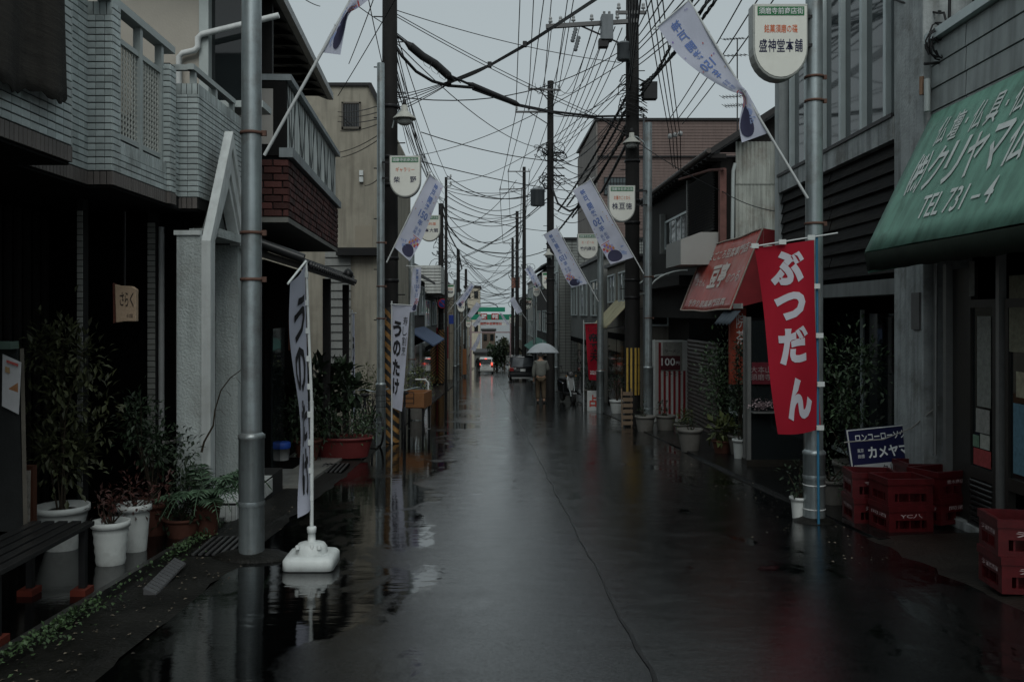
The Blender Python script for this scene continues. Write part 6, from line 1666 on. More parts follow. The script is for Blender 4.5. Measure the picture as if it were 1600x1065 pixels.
for (x, y, w, h, c) in ((8, 572, 7, 9, (.3, .2, .1)), (14, 590, 14, 18, (.28, .13, .06)), (6, 612, 8, 20, (.25, .12, .06)), (17, 612, 9, 14, (.3, .2, .32)), (10, 562, 18, 4, (.3, .06, .05))):
    mb = MB(); mb.prism([P(x, y, 5.965), P(x+w, y+w*.35, 5.965), P(x+w, y+h+w*.35, 5.955), P(x, y+h, 5.955)], (0, .003, 0)); part('print', mb, mat('print_%d_%d' % (x, y), c, .6, 0, .3, 40), mp_)
mb = MB(); mb.box(PX(-20, 5.98), 5.93, PZ(545, 5.98), PX(22, 5.98), 6.04, PZ(533, 5.98)); part('clip', mb, mat('glass_green', (.08, .12, .1), .2), mbd)
for x in (-25, 34):
    mb = MB(); mb.bar(P(x, 545, 6.1), P(x+6, 840, 5.83), .025, .03); part('leg', mb, mat('easel_wood', (.08, .07, .055), .7, 0, .3), mbd)
lf = thingw('leaflet_holder', 'narrow holder of pale leaflets standing beside the menu board', 'leaflet holder', P(40, 815, 6.3))
mb = MB(); mb.prism([P(33, 735, 6.3), P(47, 735, 6.3), P(46, 815, 6.3), P(34, 815, 6.3)], (0, .03, 0)); part('panel', mb, mat('leaflet_print', (.28, .26, .23), .6, 0, .6, 30), lf)
mb = MB(); mb.box(PX(32, 6.32), 6.31, PZ(818, 6.3), PX(50, 6.3), 6.37, PZ(728, 6.3)); part('back', mb, mat('holder_red', (.06, .02, .01), .7), lf)
wb = thingw('wooden_signboard', 'small wooden signboard with dark brushed characters on the dark front', 'sign', P(195, 505, 7.25))
woodl = mat('pale_wood', (.40, .29, .20), .6, 0, .15, 3, .1, 40, stretch=(.4, 1, 1), dirt=(.22, .15, .10), dirt_amt=.4)
mb = MB(); mb.prism([P(179, 444, 7.25), P(186, 446, 7.25), P(205, 447, 7.25), P(212, 452, 7.25), P(212, 502, 7.25), P(194, 502, 7.25), P(181, 504, 7.25)], (0, .06, 0)); wbo = part('board', mb, woodl, wb, bevel=.006)
mb = MB(); mb.prism([P(176, 442, 7.26), P(183, 446, 7.26), P(183, 503, 7.26), P(177, 505, 7.26)], (0, .05, 0)); part('bark_edge', mb, mat('bark_red', (.09, .03, .02), .8, 0, .4, 20), wb)
pl = on_plane(P(185, 498, 7.245), P(210, 498, 7.245) - P(185, 498, 7.245), P(185, 452, 7.245) - P(185, 498, 7.245))
for s_, bx_ in (('さ', (.08, .45, .35, .9)), ('ら', (.4, .42, .62, .9)), ('く', (.72, .42, .95, .9)), ('そば処', (.5, .04, .92, .17))): lettering(fit(s_, bx_, .0), pl, black_ink, wb)
mb = MB(); mb.bar(P(195, 446, 7.3), P(195, 330, 7.3), .012, .012); part('hanger', mb, darkmetal, wb)
# drain grates and ramp
grate_m = mat('grate_steel', (.10, .10, .10), .4, .5, .2)
for lab, px, py, n_, w, l in (('steel drain grate beside the near steel pole', 350, 860, 7, .36, .55), ('drain grate in the gutter before the restaurant', 520, 735, 6, .36, .7)):
    d = 2100/(py-561.0); t = thing('drain_grate', lab, 'grate', (PX(px, d), d, gz(d)+.034))
    mb = MB(); mb.box(-w/2, -l/2, -.02, w/2, l/2, .003); part('well', mb, void, t)
    for i in range(n_): mb = MB(); x = -w/2 + w*(i+.5)/n_; mb.box(x-.012, -l/2, .0, x+.012, l/2, .014); part('bar', mb, grate_m, t)
rm = thing('kerb_ramp', 'short black ribbed kerb ramp lying at the gutter', 'ramp', (PX(255, 6.0), 6.0, gz(6.0)+.03), rad(4))
for i in range(12): mb = MB(); mb.prism([(-.02, -.36+i*.06, 0), (.06, -.36+i*.06, 0), (.055, -.36+i*.06, .012), (-.02, -.36+i*.06, .05)], (0, .05, 0)); part('rib', mb, mat('ramp_rubber', (.07, .07, .072), .3, 0, .2), rm)
# blue-lidded bucket and door mat
bu = thing('bucket', 'small white bucket with blue rim near the restaurant door', 'bucket', (PX(441, 12.6), 12.6, gz(12.6)+.05))
mb = MB(); mb.lathe([(.09, 0), (.11, .2), (.115, .2)], 16); part('body', mb, mat('bucket_white', (.35, .36, .36), .5), bu)
mb = MB(); mb.lathe([(.112, .2), (.118, .22), (.118, .28), (.1, .29)], 16); part('lid', mb, mat('bucket_blue', (.02, .07, .35), .5), bu)
mt = thing('door_mat', 'dark doormat on the pale forecourt of the restaurant', 'mat', (PX(420, 12.2), 12.2, gz(12.2)+.055))
mb = MB(); mb.box(-.4, -.6, 0, .4, .6, .012); part('mat', mb, void, mt, bevel=.004)
# wooden cart
ct = thing('wooden_cart', 'brown wooden trough cart with a bent pale handle on the left', 'cart', (PX(650, 19), 19, gz(19)), rad(-8))
cw_ = mat('cart_wood', (.23, .105, .045), .5, 0, .25, 4, .1, stretch=(.3, 1, 1))
W_, L_2, zc = .52, .75, .52
for nm, b_ in (('side_board', (-W_/2, -L_2/2, zc, -W_/2+.025, L_2/2, zc+.3)), ('side_board', (W_/2-.025, -L_2/2, zc, W_/2, L_2/2, zc+.3)), ('end_board', (-W_/2, -L_2/2-.025, zc, W_/2, -L_2/2, zc+.3)), ('end_board', (-W_/2, L_2/2, zc, W_/2, L_2/2+.025, zc+.3)), ('floor_board', (-W_/2, -L_2/2, zc-.02, W_/2, L_2/2, zc))):
    mb = MB(); mb.box(*b_); part(nm, mb, cw_, ct, bevel=.004)
mb = MB(); mb.tube([(.18, .4, .0), (.18, .4, .98), (.12, .4, 1.04), (-.1, .4, 1.04)], .018, 8); part('handle', mb, white_paint, ct)
for x in (-.22, .22):
    for y in (-.32, .32): mb = MB(); mb.box(x-.02, y-.02, 0, x+.02, y+.02, zc-.02); part('leg', mb, darkmetal, ct)
# bicycle
def bicycle(label, x, d, rz):
    t = thing('bicycle', label, 'bicycle', (x, d, gz(d)), rz)
    for y in (-.52, .52):
        mb = MB(); mb.tube([(0, y + .31*math.cos(a*math.tau/28), .33 + .31*math.sin(a*math.tau/28)) for a in range(29)], .02, 8); w = part('wheel', mb, black_rubber, t)
        mb = MB()
        for a in range(12): mb.cyl((0, y, .33), (0, y + .3*math.cos(a*math.tau/12), .33 + .3*math.sin(a*math.tau/12)), .003, n=4)
        part('spoke', mb, steel, w)
    mb = MB()
    for a, b in (((0, -.52, .33), (0, .1, .28)), ((0, .1, .28), (0, .2, .8)), ((0, .1, .28), (0, -.42, .72)), ((0, .2, .75), (0, .52, .33)), ((0, .52, .33), (0, .1, .28)), ((0, -.45, .9), (0, -.52, .33))): mb.cyl(a, b, .015, n=8)
    part('frame', mb, mat('bike_black', (.02, .02, .025), .3), t)
    mb = MB(); mb.tube([(-.28, -.3, .98), (-.22, -.42, 1.0), (0, -.46, .95), (.22, -.42, 1.0), (.28, -.3, .98)], .013, 8); part('handlebar', mb, steel, t)
    mb = MB(); mb.lathe([(.02, .8), (.09, .83), (.07, .87), (.01, .88)], 12, (0, .22, 0)); part('saddle', mb, black_rubber, t)
    mb = MB()
    for z in (.72, .82, .92): mb.tube([(-.16, -.75, z), (.16, -.75, z), (.16, -.5, z), (-.16, -.5, z), (-.16, -.75, z)], .006, 4)
    for x_ in (-.16, 0, .16): mb.cyl((x_, -.75, .72), (x_, -.75, .92), .005, n=4); mb.cyl((x_, -.5, .72), (x_, -.5, .92), .005, n=4)
    part('basket', mb, darkmetal, t)
    return t
bicycle('dark bicycle parked between the striped pole and wooden cart', PX(632, 16.9), 16.9, rad(6))
bicycle('dark bicycle among the plants behind the steel pole', PX(572, 15.6), 15.9, rad(25))
# ------------------------------------------------------------------ no-parking sign on the far left pole
npk = thing('no_parking_sign', 'round blue and red no-parking sign on the far left pole', 'sign', P(691.5, 474, 51.6))
for i, (r, m) in enumerate(((.28, mat('sign_red', (.35, .03, .04), .4)), (.22, mat('sign_blue', (.02, .05, .22), .4)))):
    mb = MB(); mb.cyl((0, -.01*i, 0), (0, .02, 0), r, n=28); part('disc' if i else 'rim', mb, m, npk)
mb = MB(); mb.bar((-.16, -.014, .16), (.16, -.014, -.16), .05, .006, (0, 1, 0)); part('diagonal_bar', mb, MATS['sign_red'], npk)
mb = MB(); mb.bar((0, .03, 0), (-.05, .3, 0), .03, .03); part('bracket', mb, darkmetal, npk)
# ------------------------------------------------------------------ beer crates
cr_m = mat('crate_red', (.075, .007, .009), .4, 0, .35, 6, .05, dirt=(.03, .006, .006), dirt_amt=.7, streak=.3)
def crate_mesh():
    mb = MB(); w, l, h, t = .40, .33, .232, .018
    mb.box(-w/2, -l/2, 0, w/2, l/2, .02)
    for sx_ in (-1, 1):
        for sy_ in (-1, 1): mb.box(sx_*w/2, sy_*l/2, .02, sx_*(w/2-.06), sy_*(l/2-.05), h-.06)
    def ring(z0, z1, o=0.0):
        mb.box(-w/2-o, -l/2-o, z0, w/2+o, -l/2+t, z1); mb.box(-w/2-o, l/2-t, z0, w/2+o, l/2+o, z1); mb.box(-w/2-o, -l/2+t, z0, -w/2+t, l/2-t, z1); mb.box(w/2-t, -l/2+t, z0, w/2+o, l/2-t, z1)
    ring(h-.05, h, .008); ring(h-.062, h-.05, 0); ring(.105, .17, -.002); ring(.02, .035, -.002)
    for i in (1, 2, 3): mb.box(-w/2+i*w/4-.006, -l/2+t, .02, -w/2+i*w/4+.006, l/2-t, .13)
    for i in (1, 2): mb.box(-w/2+t, -l/2+i*l/3-.006, .02, w/2-t, -l/2+i*l/3+.006, .129)
    me = mb.mesh('crate'); fix_normals(me); me.materials.append(cr_m); return me
CM = crate_mesh(); wl = mat('crate_lettering', (.40, .30, .30), .6, 0, .4, 20, bump=0)
def crate(label, px, d, lvl, rz, txt=None, z0=.02):
    t = thing('beer_crate', label, 'crate', (PX(px, d), d, gz(d) + z0 + lvl*.23), rz, 'red beer crates')
    o = part('body', CM, cr_m, t)
    if txt:
        lettering(fit(txt[0], (-.1, .125, .1, .16), .01), on_plane((0, -.1672, 0), (1, 0, 0), (0, 0, 1)), wl, t)
        lettering(fit(txt[1], (-.15, .06, .15, .1), .0), on_plane((0, -.1745, 0), (1, 0, 0), (0, 0, 1)), wl, t) if False else None
        lettering(fit(txt[1], (-.12, .125, .12, .155), .0), on_plane((-.2022, 0, 0), (0, -1, 0), (0, 0, 1)), wl, t)
crate('bottom red crate of the front stack before the blue signboard', 1407, 7.85, 0, rad(6), ('YC八', '同酒'))
crate('top red crate of the front stack before the blue signboard', 1407, 7.85, 1, rad(4), None)
crate('bottom red crate of the stack left under the blue signboard', 1360, 8.25, 0, rad(-4), ('酒類', '同酒会'))
crate('top red crate of the stack left under the blue signboard', 1360, 8.25, 1, rad(-8), ('会', '同酒'))
crate('bottom red crate of the turned stack next to the shop post', 1470, 8.05, 0, rad(24), ('同酒', '青木商店'), .06)
crate('top red crate of the turned stack next to the shop post', 1468, 8.05, 1, rad(22), ('青木商店', '同'), .06)
crate('red crate at the back between the turned stack and the signboard', 1440, 8.6, 0, rad(2), None, .06)
crate('topmost red crate at the back behind the front stack', 1440, 8.6, 1, rad(0), None, .06)
crate('bottom red crate at the right edge on the concrete apron', 1598, 5.75, 0, rad(-6), ('酒', '酒'), .04)
crate('top red crate at the right edge on the concrete apron', 1597, 5.75, 1, rad(-10), ('酒', '酒'), .04)
# blue signboard
bs = thingw('blue_signboard', 'leaning dark blue enamel signboard with white lettering behind the crates', 'sign', P(1380, 800, 8.75))
TL, TR, BL, BR = P(1322, 672, 8.9), P(1423, 662, 8.9), P(1333, 748, 8.8), P(1437, 738, 8.8)
def bsp(u, v): return (TL.lerp(TR, u)).lerp(BL.lerp(BR, u), 1-v)
mb = MB(); mb.prism([TL, TR, BR, BL], (0, .03, 0)); part('panel', mb, mat('enamel_navy', (.012, .013, .055), .3, 0, .15, 4), bs)
def quadp(name, u0, v0, u1, v1, off, m):
    mb = MB(); mb.prism([bsp(u0, v1) + Vector((0, -off, 0)), bsp(u1, v1) + Vector((0, -off, 0)), bsp(u1, v0) + Vector((0, -off, 0)), bsp(u0, v0) + Vector((0, -off, 0))], (0, off-.001, 0)); return part(name, mb, m, bs)
quadp('white_strip', .04, .03, .97, .27, .004, mat('enamel_white', (.42, .43, .43), .3, 0, .12, 5))
for b_ in ((0, 0, .02, 1), (.98, 0, 1, 1), (.02, .98, .98, 1)): quadp('rim', *b_, .006, white_paint)
bl_ = lambda off: (lambda u, v: bsp(u, v) + Vector((0, -off, 0)))
lettering(fit('ロンコーローソク', (.12, .74, .88, .90), .015), bl_(.005), white_ink, bs); lettering(fit('カメヤマ', (.28, .38, .9, .62), .03), bl_(.005), white_ink, bs); lettering(fit('東京', (.12, .52, .22, .6), 0), bl_(.005), white_ink, bs); lettering(fit('商標', (.12, .4, .22, .48), 0), bl_(.005), white_ink, bs)
lettering(fit('クリヤマ', (.45, .06, .9, .24), .0), bl_(.008), black_ink, bs)
for px_ in (1340, 1432):
    mb = MB(); mb.bar(P(px_, 742, 8.83), P(px_+3, 800, 8.83), .02, .02); part('leg', mb, darkmetal, bs)
rp_ = part('rope', MB().tube([P(1319, 691, 8.8), P(1328, 690, 8.8), P(1380, 686, 8.75), P(1425, 668, 8.6), P(1467, 632, 8.3)], .007, 6), mat('pale_rope', (.3, .29, .27), .9)); tag(rp_, 'pale rope strung across the blue signboard to the shop post', 'rope')
# ------------------------------------------------------------------ glass show case with flowers
gc = thingw('show_case', 'glass show case with pale flowers and a dark red notice beside the red banner', 'show case', P(1205, 730, 12.4))
x0, x1, y0, y1, z0, z1 = PX(1168, 12.4), PX(1262, 12.4), 12.4, 12.62, gz(12.4)+.05, PZ(495, 12.4)
mb = MB(); mb.box(x0+.05, y0+.05, z0, x1, y1, z1-.02); part('interior', mb, void, gc)
for b_ in ((x0, y0, x0+.05, y0+.05), (x1-.05, y0, x1, y0+.05), (x0, y1-.05, x0+.05, y1)): mb = MB(); mb.box(b_[0], b_[1], z0-.1, b_[2], b_[3], z1); part('post', mb, post_m, gc)
mb = MB(); mb.box(x0-.02, y0-.02, z0-.15, x1, y1, z0+.06); part('plinth', mb, dark_conc, gc)
mb = MB(); mb.box(x0+.05, y0+.02, z0+.06, x1-.05, y0+.03, z1-.05); part('pane', mb, glass_dark, gc)
mb = MB(); mb.box(x0+.05, y0-.12, PZ(642, 12.4)-.02, PX(1215, 12.4), y0+.02, PZ(642, 12.4)); part('shelf', mb, post_m, gc)
mb = MB(); mb.box(x0+.06, y0-.01, PZ(600, 12.4), PX(1210, 12.4), y0+.015, PZ(566, 12.4)); nt_ = part('notice', mb, mat('notice_red', (.10, .012, .02), .5), gc)
lettering(join2(fit('大本山', (0, .52, 1, 1), 0), fit('須磨寺', (0, 0, 1, .46), 0)), on_plane(P(1173, 594, 12.38), P(1205, 594, 12.38)-P(1173, 594, 12.38), P(1173, 572, 12.38)-P(1173, 594, 12.38)), mat('notice_grey', (.25, .2, .2), .6), nt_)
fl = thing('flower_bunch', 'bunch of pale pink flowers on the shelf of the show case', 'flowers', P(1192, 641, 12.33))
rn = random.Random(2); mb = MB()
for i in range(260):
    p = Vector((rn.gauss(0, .09), rn.gauss(0, .025), .07 + rn.gauss(0, .03))); leaf(mb, p, (rn.uniform(-1, 1), rn.uniform(-1, .2), rn.uniform(-.3, 1)), .03, rn, .8)
part('petals', mb, petal, fl, fix=False, kind='stuff')
# ------------------------------------------------------------------ striped vending cabinet with 100 sign
vm = thing('vending_cabinet', 'white cabinet with red stripes and a 100 price sign beside the shutter', 'vending machine', (PX(1049, 21), 21, gz(21)+.03))
mb = MB(); mb.box(-.39, 0, 0, .39, .6, 1.9); part('cabinet', mb, mat('cabinet_white', (.5, .51, .49), .5, 0, .12, 4, streak=.3), vm, bevel=.01)
rs = mat('cabinet_red', (.22, .015, .02), .5, 0, .15)
for i in range(6): mb = MB(); x = -.30 + i*.115; mb.box(x, -.006, .08, x+.055, -.001, 1.2 if i else 1.86); part('stripe', mb, rs, vm)
mb = MB(); mb.box(-.2, -.02, 1.2, .25, -.007, 1.87); part('menu_panel', mb, mat('menu_grey', (.22, .22, .2), .6, 0, .3, 14), vm)
mb = MB(); mb.box(-.26, -.03, 1.22, .2, -.021, 1.55); ps_ = part('price_sign', mb, mat('price_maroon', (.07, .015, .02), .5), vm)
lettering(fit('100', (-.24, 1.32, .08, 1.5), .01), on_plane((0, -.033, 0), (1, 0, 0), (0, 0, 1)), white_ink, ps_); lettering(fit('円', (.1, 1.34, .18, 1.42), .0), on_plane((0, -.033, 0), (1, 0, 0), (0, 0, 1)), white_ink, ps_)
lettering(fit('ラーメン', (-.16, 1.62, .2, 1.7), 0), on_plane((0, -.0225, 0), (1, 0, 0), (0, 0, 1)), black_ink, vm)
lettering(fit('コーヒー', (-.17, 1.08, .24, 1.17), .01), on_plane((0, -.0075, 0), (1, 0, 0), (0, 0, 1)), black_ink, vm)
for x in (-.41, .39): mb = MB(); mb.box(x, -.02, 0, x+.03, .05, 1.93); part('frame', mb, white_paint, vm)
# white notice with a red character
nz = thing('street_notice', 'white standing notice with one red character under the red banner', 'sign', (PX(927, 25.9), 25.9, gz(25.9)))
mb = MB(); mb.box(-.17, 0, .0, .17, .1, .58); part('board', mb, white_paint, nz, bevel=.01)
lettering(fit('占', (-.11, .12, .11, .47), .03), on_plane((0, -.003, 0), (1, 0, 0), (0, 0, 1)), red_ink, nz)
# wooden stacked slats by the utility pole
pw = thing('wooden_stand', 'small wooden slatted stand leaning at the heavy utility pole', 'stand', (PX(980, 19.8), 19.8, gz(19.8)))
for i in range(6): mb = MB(); mb.box(-.1, -.02, .05+i*.13, .12, .0, .13+i*.13); part('slat', mb, mat('stand_wood', (.15, .105, .07), .6, 0, .2), pw)
for x in (-.11, .1): mb = MB(); mb.bar((x, .01, 0), (x, .12, .85), .025, .025); part('leg', mb, MATS['stand_wood'], pw)
# ------------------------------------------------------------------ person with umbrella
def skin_obj(name, verts, edges, radii, m, parent, root=0, sub=2):
    me = bpy.data.meshes.new(name); me.from_pydata(verts, edges, []); me.update()
    o = bpy.data.objects.new(name, me); COL.objects.link(o)
    me.materials.append(m)
    if parent: o.parent = parent
    o.modifiers.new('skin', 'SKIN')
    if not me.skin_vertices: bpy.context.view_layer.update()
    sv = me.skin_vertices[0].data if me.skin_vertices else None
    if sv is None:
        me.attributes.new('skin', 'FLOAT', 'POINT')
    for i, r in enumerate(radii):
        sv[i].radius = (r, r) if not isinstance(r, tuple) else r
        sv[i].use_root = (i == root)
    s = o.modifiers.new('sub', 'SUBSURF'); s.levels = sub; s.render_levels = sub
    for p in me.polygons: p.use_smooth = True
    o.modifiers['skin'].use_smooth_shade = True
    return o
skinm = mat('skin', (.33, .2, .14), .6)
jacket = mat('grey_jacket', (.13, .135, .122), .85, 0, .2, 6, .2, 30)
trous = mat('khaki_trousers', (.062, .045, .028), .85, 0, .2, 6, .2, 30)
pe = thing('person', 'person in grey jacket and khaki trousers walking away under an umbrella', 'person', (PX(845, 30.5), 30.5, gz(30.5)))
# walking away (+y); slight stoop; right arm bent forward holding the umbrella
V = [(0,0,.92),(0,.01,1.1),(0,.04,1.3),(0,.07,1.42),(0,.1,1.5),(0,.12,1.58),(0,.12,1.66),
     (-.17,.06,1.38),(-.235,.05,1.12),(-.235,.1,.88),(-.235,.12,.80),
     (.17,.06,1.38),(.25,.08,1.14),(.16,.30,1.12),(.12,.36,1.16),
     (-.09,0,.86),(-.1,.06,.48),(-.1,.0,.09),(-.105,.14,.04),
     (.09,0,.86),(.1,-.02,.48),(.1,-.16,.11),(.105,-.04,.04)]
E_ = [(0,1),(1,2),(2,3),(3,4),(4,5),(5,6),(3,7),(7,8),(8,9),(9,10),(3,11),(11,12),(12,13),(13,14),(0,15),(15,16),(16,17),(17,18),(0,19),(19,20),(20,21),(21,22)]
R_ = [(.14,.1),(.15,.105),(.17,.11),(.11,.09),.05,.085,.07,.065,.045,.035,.03,.065,.045,.035,.03,.09,.06,.04,.04,.09,.06,.04,.04]
skin_obj('body', V, E_, R_, skinm, pe)
JV = [(0,0,.86),(0,.0,1.05),(0,.03,1.28),(0,.065,1.43),(-.16,.06,1.39),(-.24,.05,1.12),(-.24,.09,.86),(.16,.06,1.39),(.255,.08,1.13),(.17,.28,1.12)]
skin_obj('jacket', JV, [(0,1),(1,2),(2,3),(3,4),(4,5),(5,6),(3,7),(7,8),(8,9)], [(.19,.13),(.2,.135),(.21,.14),(.12,.1),.1,.075,.06,.1,.075,.06], jacket, pe)
TV = [(0,0,.9),(-.09,0,.82),(-.1,.06,.46),(-.1,.0,.13),(.09,0,.82),(.1,-.02,.46),(.1,-.15,.15)]
skin_obj('trousers', TV, [(0,1),(1,2),(2,3),(0,4),(4,5),(5,6)], [(.16,.12),.115,.085,.075,.115,.085,.075], trous, pe)
for sx_, y0, z0 in ((-.1, .06, .05), (.1, -.1, .06)):
    mb = MB(); mb.grid(lambda u, v: (sx_ + .05*math.cos(u*math.tau)*math.sin(v*math.pi), y0 + .135*math.cos(v*math.pi), z0 + .05*math.sin(u*math.tau)*math.sin(v*math.pi)), 12, 8); part('shoe', mb, mat('shoe_dark', (.03, .028, .026), .6), pe)
mb = MB(); mb.grid(lambda u, v: (.082*math.cos(u*math.tau)*math.sin(v*math.pi*.62), .115 + .098*math.sin(u*math.tau)*math.sin(v*math.pi*.62), 1.63 + .1*math.cos(v*math.pi*.62)), 16, 8); part('hair', mb, mat('grey_hair', (.09, .085, .08), .8, 0, .3, 30), pe)
for s in (-1, 1):
    mb = MB(); mb.lathe([(.002, -.03), (.016, -.015), (.02, .01), (.012, .03), (.002, .034)], 8, (s*.085, .115, 1.6)); part('ear', mb, skinm, pe)
for i in range(5):      # fingers closed round the umbrella handle
    mb = MB(); z = 1.10 + i*.02 if i < 4 else 1.2; mb.tube([(.15, .34, z), (.125, .39, z), (.095, .40, z), (.08, .37, z)], [.011, .0105, .01, .008], 6); part('finger', mb, skinm, pe)
for i in range(5):
    mb = MB(); mb.tube([(-.235-.02+i*.01, .12, .79), (-.24-.022+i*.011, .13, .75), (-.235-.02+i*.01, .145, .715 + (.02 if i in (0, 4) else 0))], [.011, .01, .008], 6); part('finger', mb, skinm, pe)
um = thing('umbrella', 'pale translucent umbrella held over the walking person', 'umbrella', (PX(845, 30.5)+.1, 30.5+.38, gz(30.5)+1.12))
film = cloth_mat('umbrella_film', (.62, .66, .70), .45)
mb = MB()
def uc(u, v):
    a = u*math.tau; r = .56*v; sc = 1 - .035*(1-abs(math.cos(a*4)))*v
    return Vector((r*sc*math.cos(a), r*sc*math.sin(a), .92 - .34*v**2.2))
mb.grid(uc, 32, 8); part('canopy', mb, film, um).rotation_euler = (rad(-4), 0, 0)
for i in range(8):
    mb = MB(); mb.tube([uc(i/8, k/8) - Vector((0, 0, .006)) for k in range(9)], .005, 4); part('rib', mb, rod_m, um).rotation_euler = (rad(-4), 0, 0)
mb = MB(); mb.cyl((0, 0, -.05), (0, .06, .95), .007, n=6); mb.cyl((0, .06, .93), (0, .065, 1.02), .008, .003, 6); part('shaft', mb, rod_m, um)
mb = MB(); mb.tube([(0, 0, -.02), (0, 0, -.1), (0, -.03, -.14), (0, -.07, -.12)], .012, 8); part('handle', mb, white_plastic, um)
# far figure
fp = thing('person', 'dark-clothed person standing beside the white car far away', 'person', (PX(747, 86), 86, gz(86)))
dk = mat('dark_clothes', (.015, .015, .018), .9)
skin_obj('body', [(x, -y, z) for x, y, z in V], E_, [tuple(q*1.15 for q in r) if isinstance(r, tuple) else r*1.15 for r in R_], dk, fp, sub=1)
# ------------------------------------------------------------------ vehicles (seen from behind)
tyre = mat('tyre', (.015, .015, .015), .8); rimm = mat('wheel_rim', (.25, .25, .26), .35, .8)
lampr = mat('tail_lamp', (.22, .02, .02), .2)
def car(name, label, cat, x, d, body_m, w, h, l, rear_glass, lit=False):
    t = thing(name, label, cat, (x, d, gz(d)), 0)
    hw = w/2
    # loft of cross-sections from rear (y=0) to front
    secs = [(0, .34, .72, .93), (.04, .26, .9, 1.0), (.5, .24, .92, 1.02), (l*.72, .24, .92, 1.0), (l*.8, .26, .9, .98), (l*.97, .3, .72, .92), (l, .38, .6, .86)]
    def sec(y, z0, z1, k):
        a = hw*k; return [(-a*.96, y, z0), (a*.96, y, z0), (a, y, z0+.12), (a, y, z1-.12), (a*.93, y, z1), (-a*.93, y, z1), (-a, y, z1-.12), (-a, y, z0+.12)]
    mb = MB(); vs = sum([sec(*s) for s in secs], []); n = 8
    mb.add(vs, [(i*n+k, i*n+(k+1) % n, (i+1)*n+(k+1) % n, (i+1)*n+k) for i in range(len(secs)-1) for k in range(n)]); mb.add(vs, [tuple(range(7, -1, -1)), tuple(range((len(secs)-1)*n, len(secs)*n))])
    part('body', mb, body_m, t, bevel=.03)
    mb = MB(); z1 = .9
    def top(y, z, k): return [(-hw*k, y, z), (hw*k, y, z)]
    g = [(.06, z1, .94), (.22, h-.06, .8), (.4, h, .79), (l*.5, h, .79), (l*.56, h-.05, .8), (l*.75, z1, .92)]
    vs = sum([[(-hw*k, y, z), (hw*k, y, z)] for y, z, k in g], []); m = len(g)
    mb.add(vs, [(2*i, 2*i+1, 2*i+3, 2*i+2) for i in range(m-1)] + [tuple(2*i for i in range(m)), tuple(2*i+1 for i in range(m-1, -1, -1)), (1, 0, 2*m-2, 2*m-1)])
    part('cabin', mb, body_m, t, bevel=.03)
    a, b = Vector((0, .06, z1)), Vector((0, .22, h-.06)); nn = Vector((0, -(h-.06-z1), .16)).normalized()
    def rq(u0, v0, u1, v1, off):
        f = lambda u, v: a.lerp(b, v) + Vector((u*hw*(.94 + (.8-.94)*v), 0, 0)) + nn*off
        return [f(u0, v0), f(u1, v0), f(u1, v1), f(u0, v1)]
    mb = MB(); mb.prism(rq(-.88, .12, .88, .9, .002), nn*.012); part('rear_window', mb, rear_glass, t)
    for s in (-1, 1):
        mb = MB(); mb.prism([(s*hw*.81, .35, z1+.08), (s*hw*.81, l*.5, z1+.08), (s*hw*.8, l*.5, h-.1), (s*hw*.8, .45, h-.1)], (s*hw*.13, 0, 0)); part('side_window', mb, glass_dark, t)
        mb = MB(); mb.box(s*hw*.68, -.03, .7, s*hw*.99, .08, .93); lt = part('tail_light', mb, lampr if not lit else mat('tail_lamp_lit', (.4, .03, .02), .3), t, bevel=.02)
        mb = MB(); mb.box(s*hw*1.0, l*.62, .92, s*hw*1.14, l*.67, 1.06); part('mirror', mb, body_m, t, bevel=.02)
        for y in (.62, l-.7):
            mb = MB(); mb.cyl((s*hw*.78, y, .31), (s*hw*1.0, y, .31), .31, n=24); wl_ = part('wheel', mb, tyre, t)
            mb = MB(); mb.cyl((s*hw*.99, y, .31), (s*hw*1.01, y, .31), .19, n=16); part('rim', mb, rimm, wl_)
    mb = MB(); mb.box(-hw*.95, -.05, .32, hw*.95, .06, .56); part('bumper', mb, mat(body_m.name + '_bumper', tuple(c*.8 for c in body_m.node_tree.nodes['Mix (Legacy)'].inputs['Color1'].default_value[:3]) if 'Mix (Legacy)' in body_m.node_tree.nodes else (.02, .02, .02), .4), t, bevel=.03)
    mb = MB(); mb.box(-.165, -.035, .68, .165, -.005, .85); pl_ = part('number_plate', mb, white_paint, t)
    mb = MB(); mb.box(-hw*.5, -.045, .88, hw*.5, .04, .92); part('trim', mb, darkmetal, t)
    return t
black_car = mat('black_car_paint', (.012, .013, .015), .15, .2, .1, 2, 0, coat=1)
cgls = mat('car_glass', (.09, .10, .11), .05, 0, .1, 2, 0, spec=.9)
c_ = car('parked_car', 'black sport utility car parked on the right beyond the umbrella', 'car', PX(817, 60), 60, black_car, 1.8, 1.72, 4.4, cgls)
mb = MB(); mb.bar((-.02, .03, 1.1), (.35, .1, 1.28), .015, .015); part('wiper', mb, darkmetal, c_)
mb = MB(); mb.box(-.75, -.075, .2, .75, .02, .3); part('skid_plate', mb, mat('skid_grey', (.3, .31, .31), .4), c_)
white_car = mat('white_car_paint', (.55, .57, .56), .25, 0, .06, 2, 0, coat=.5)
c2 = car('white_car', 'small white car with lit tail lights at the far end of the road', 'car', PX(759, 88), 88, white_car, 1.48, 1.62, 3.4, glass_dark, True)
em = bpy.data.materials.new('brake_light_lit'); em.use_nodes = True
eb = em.node_tree.nodes['Principled BSDF']; eb.inputs['Base Color'].default_value = (.4, .02, .02, 1); eb.inputs['Emission Color'].default_value = (1, .1, .06, 1); eb.inputs['Emission Strength'].default_value = 2.2
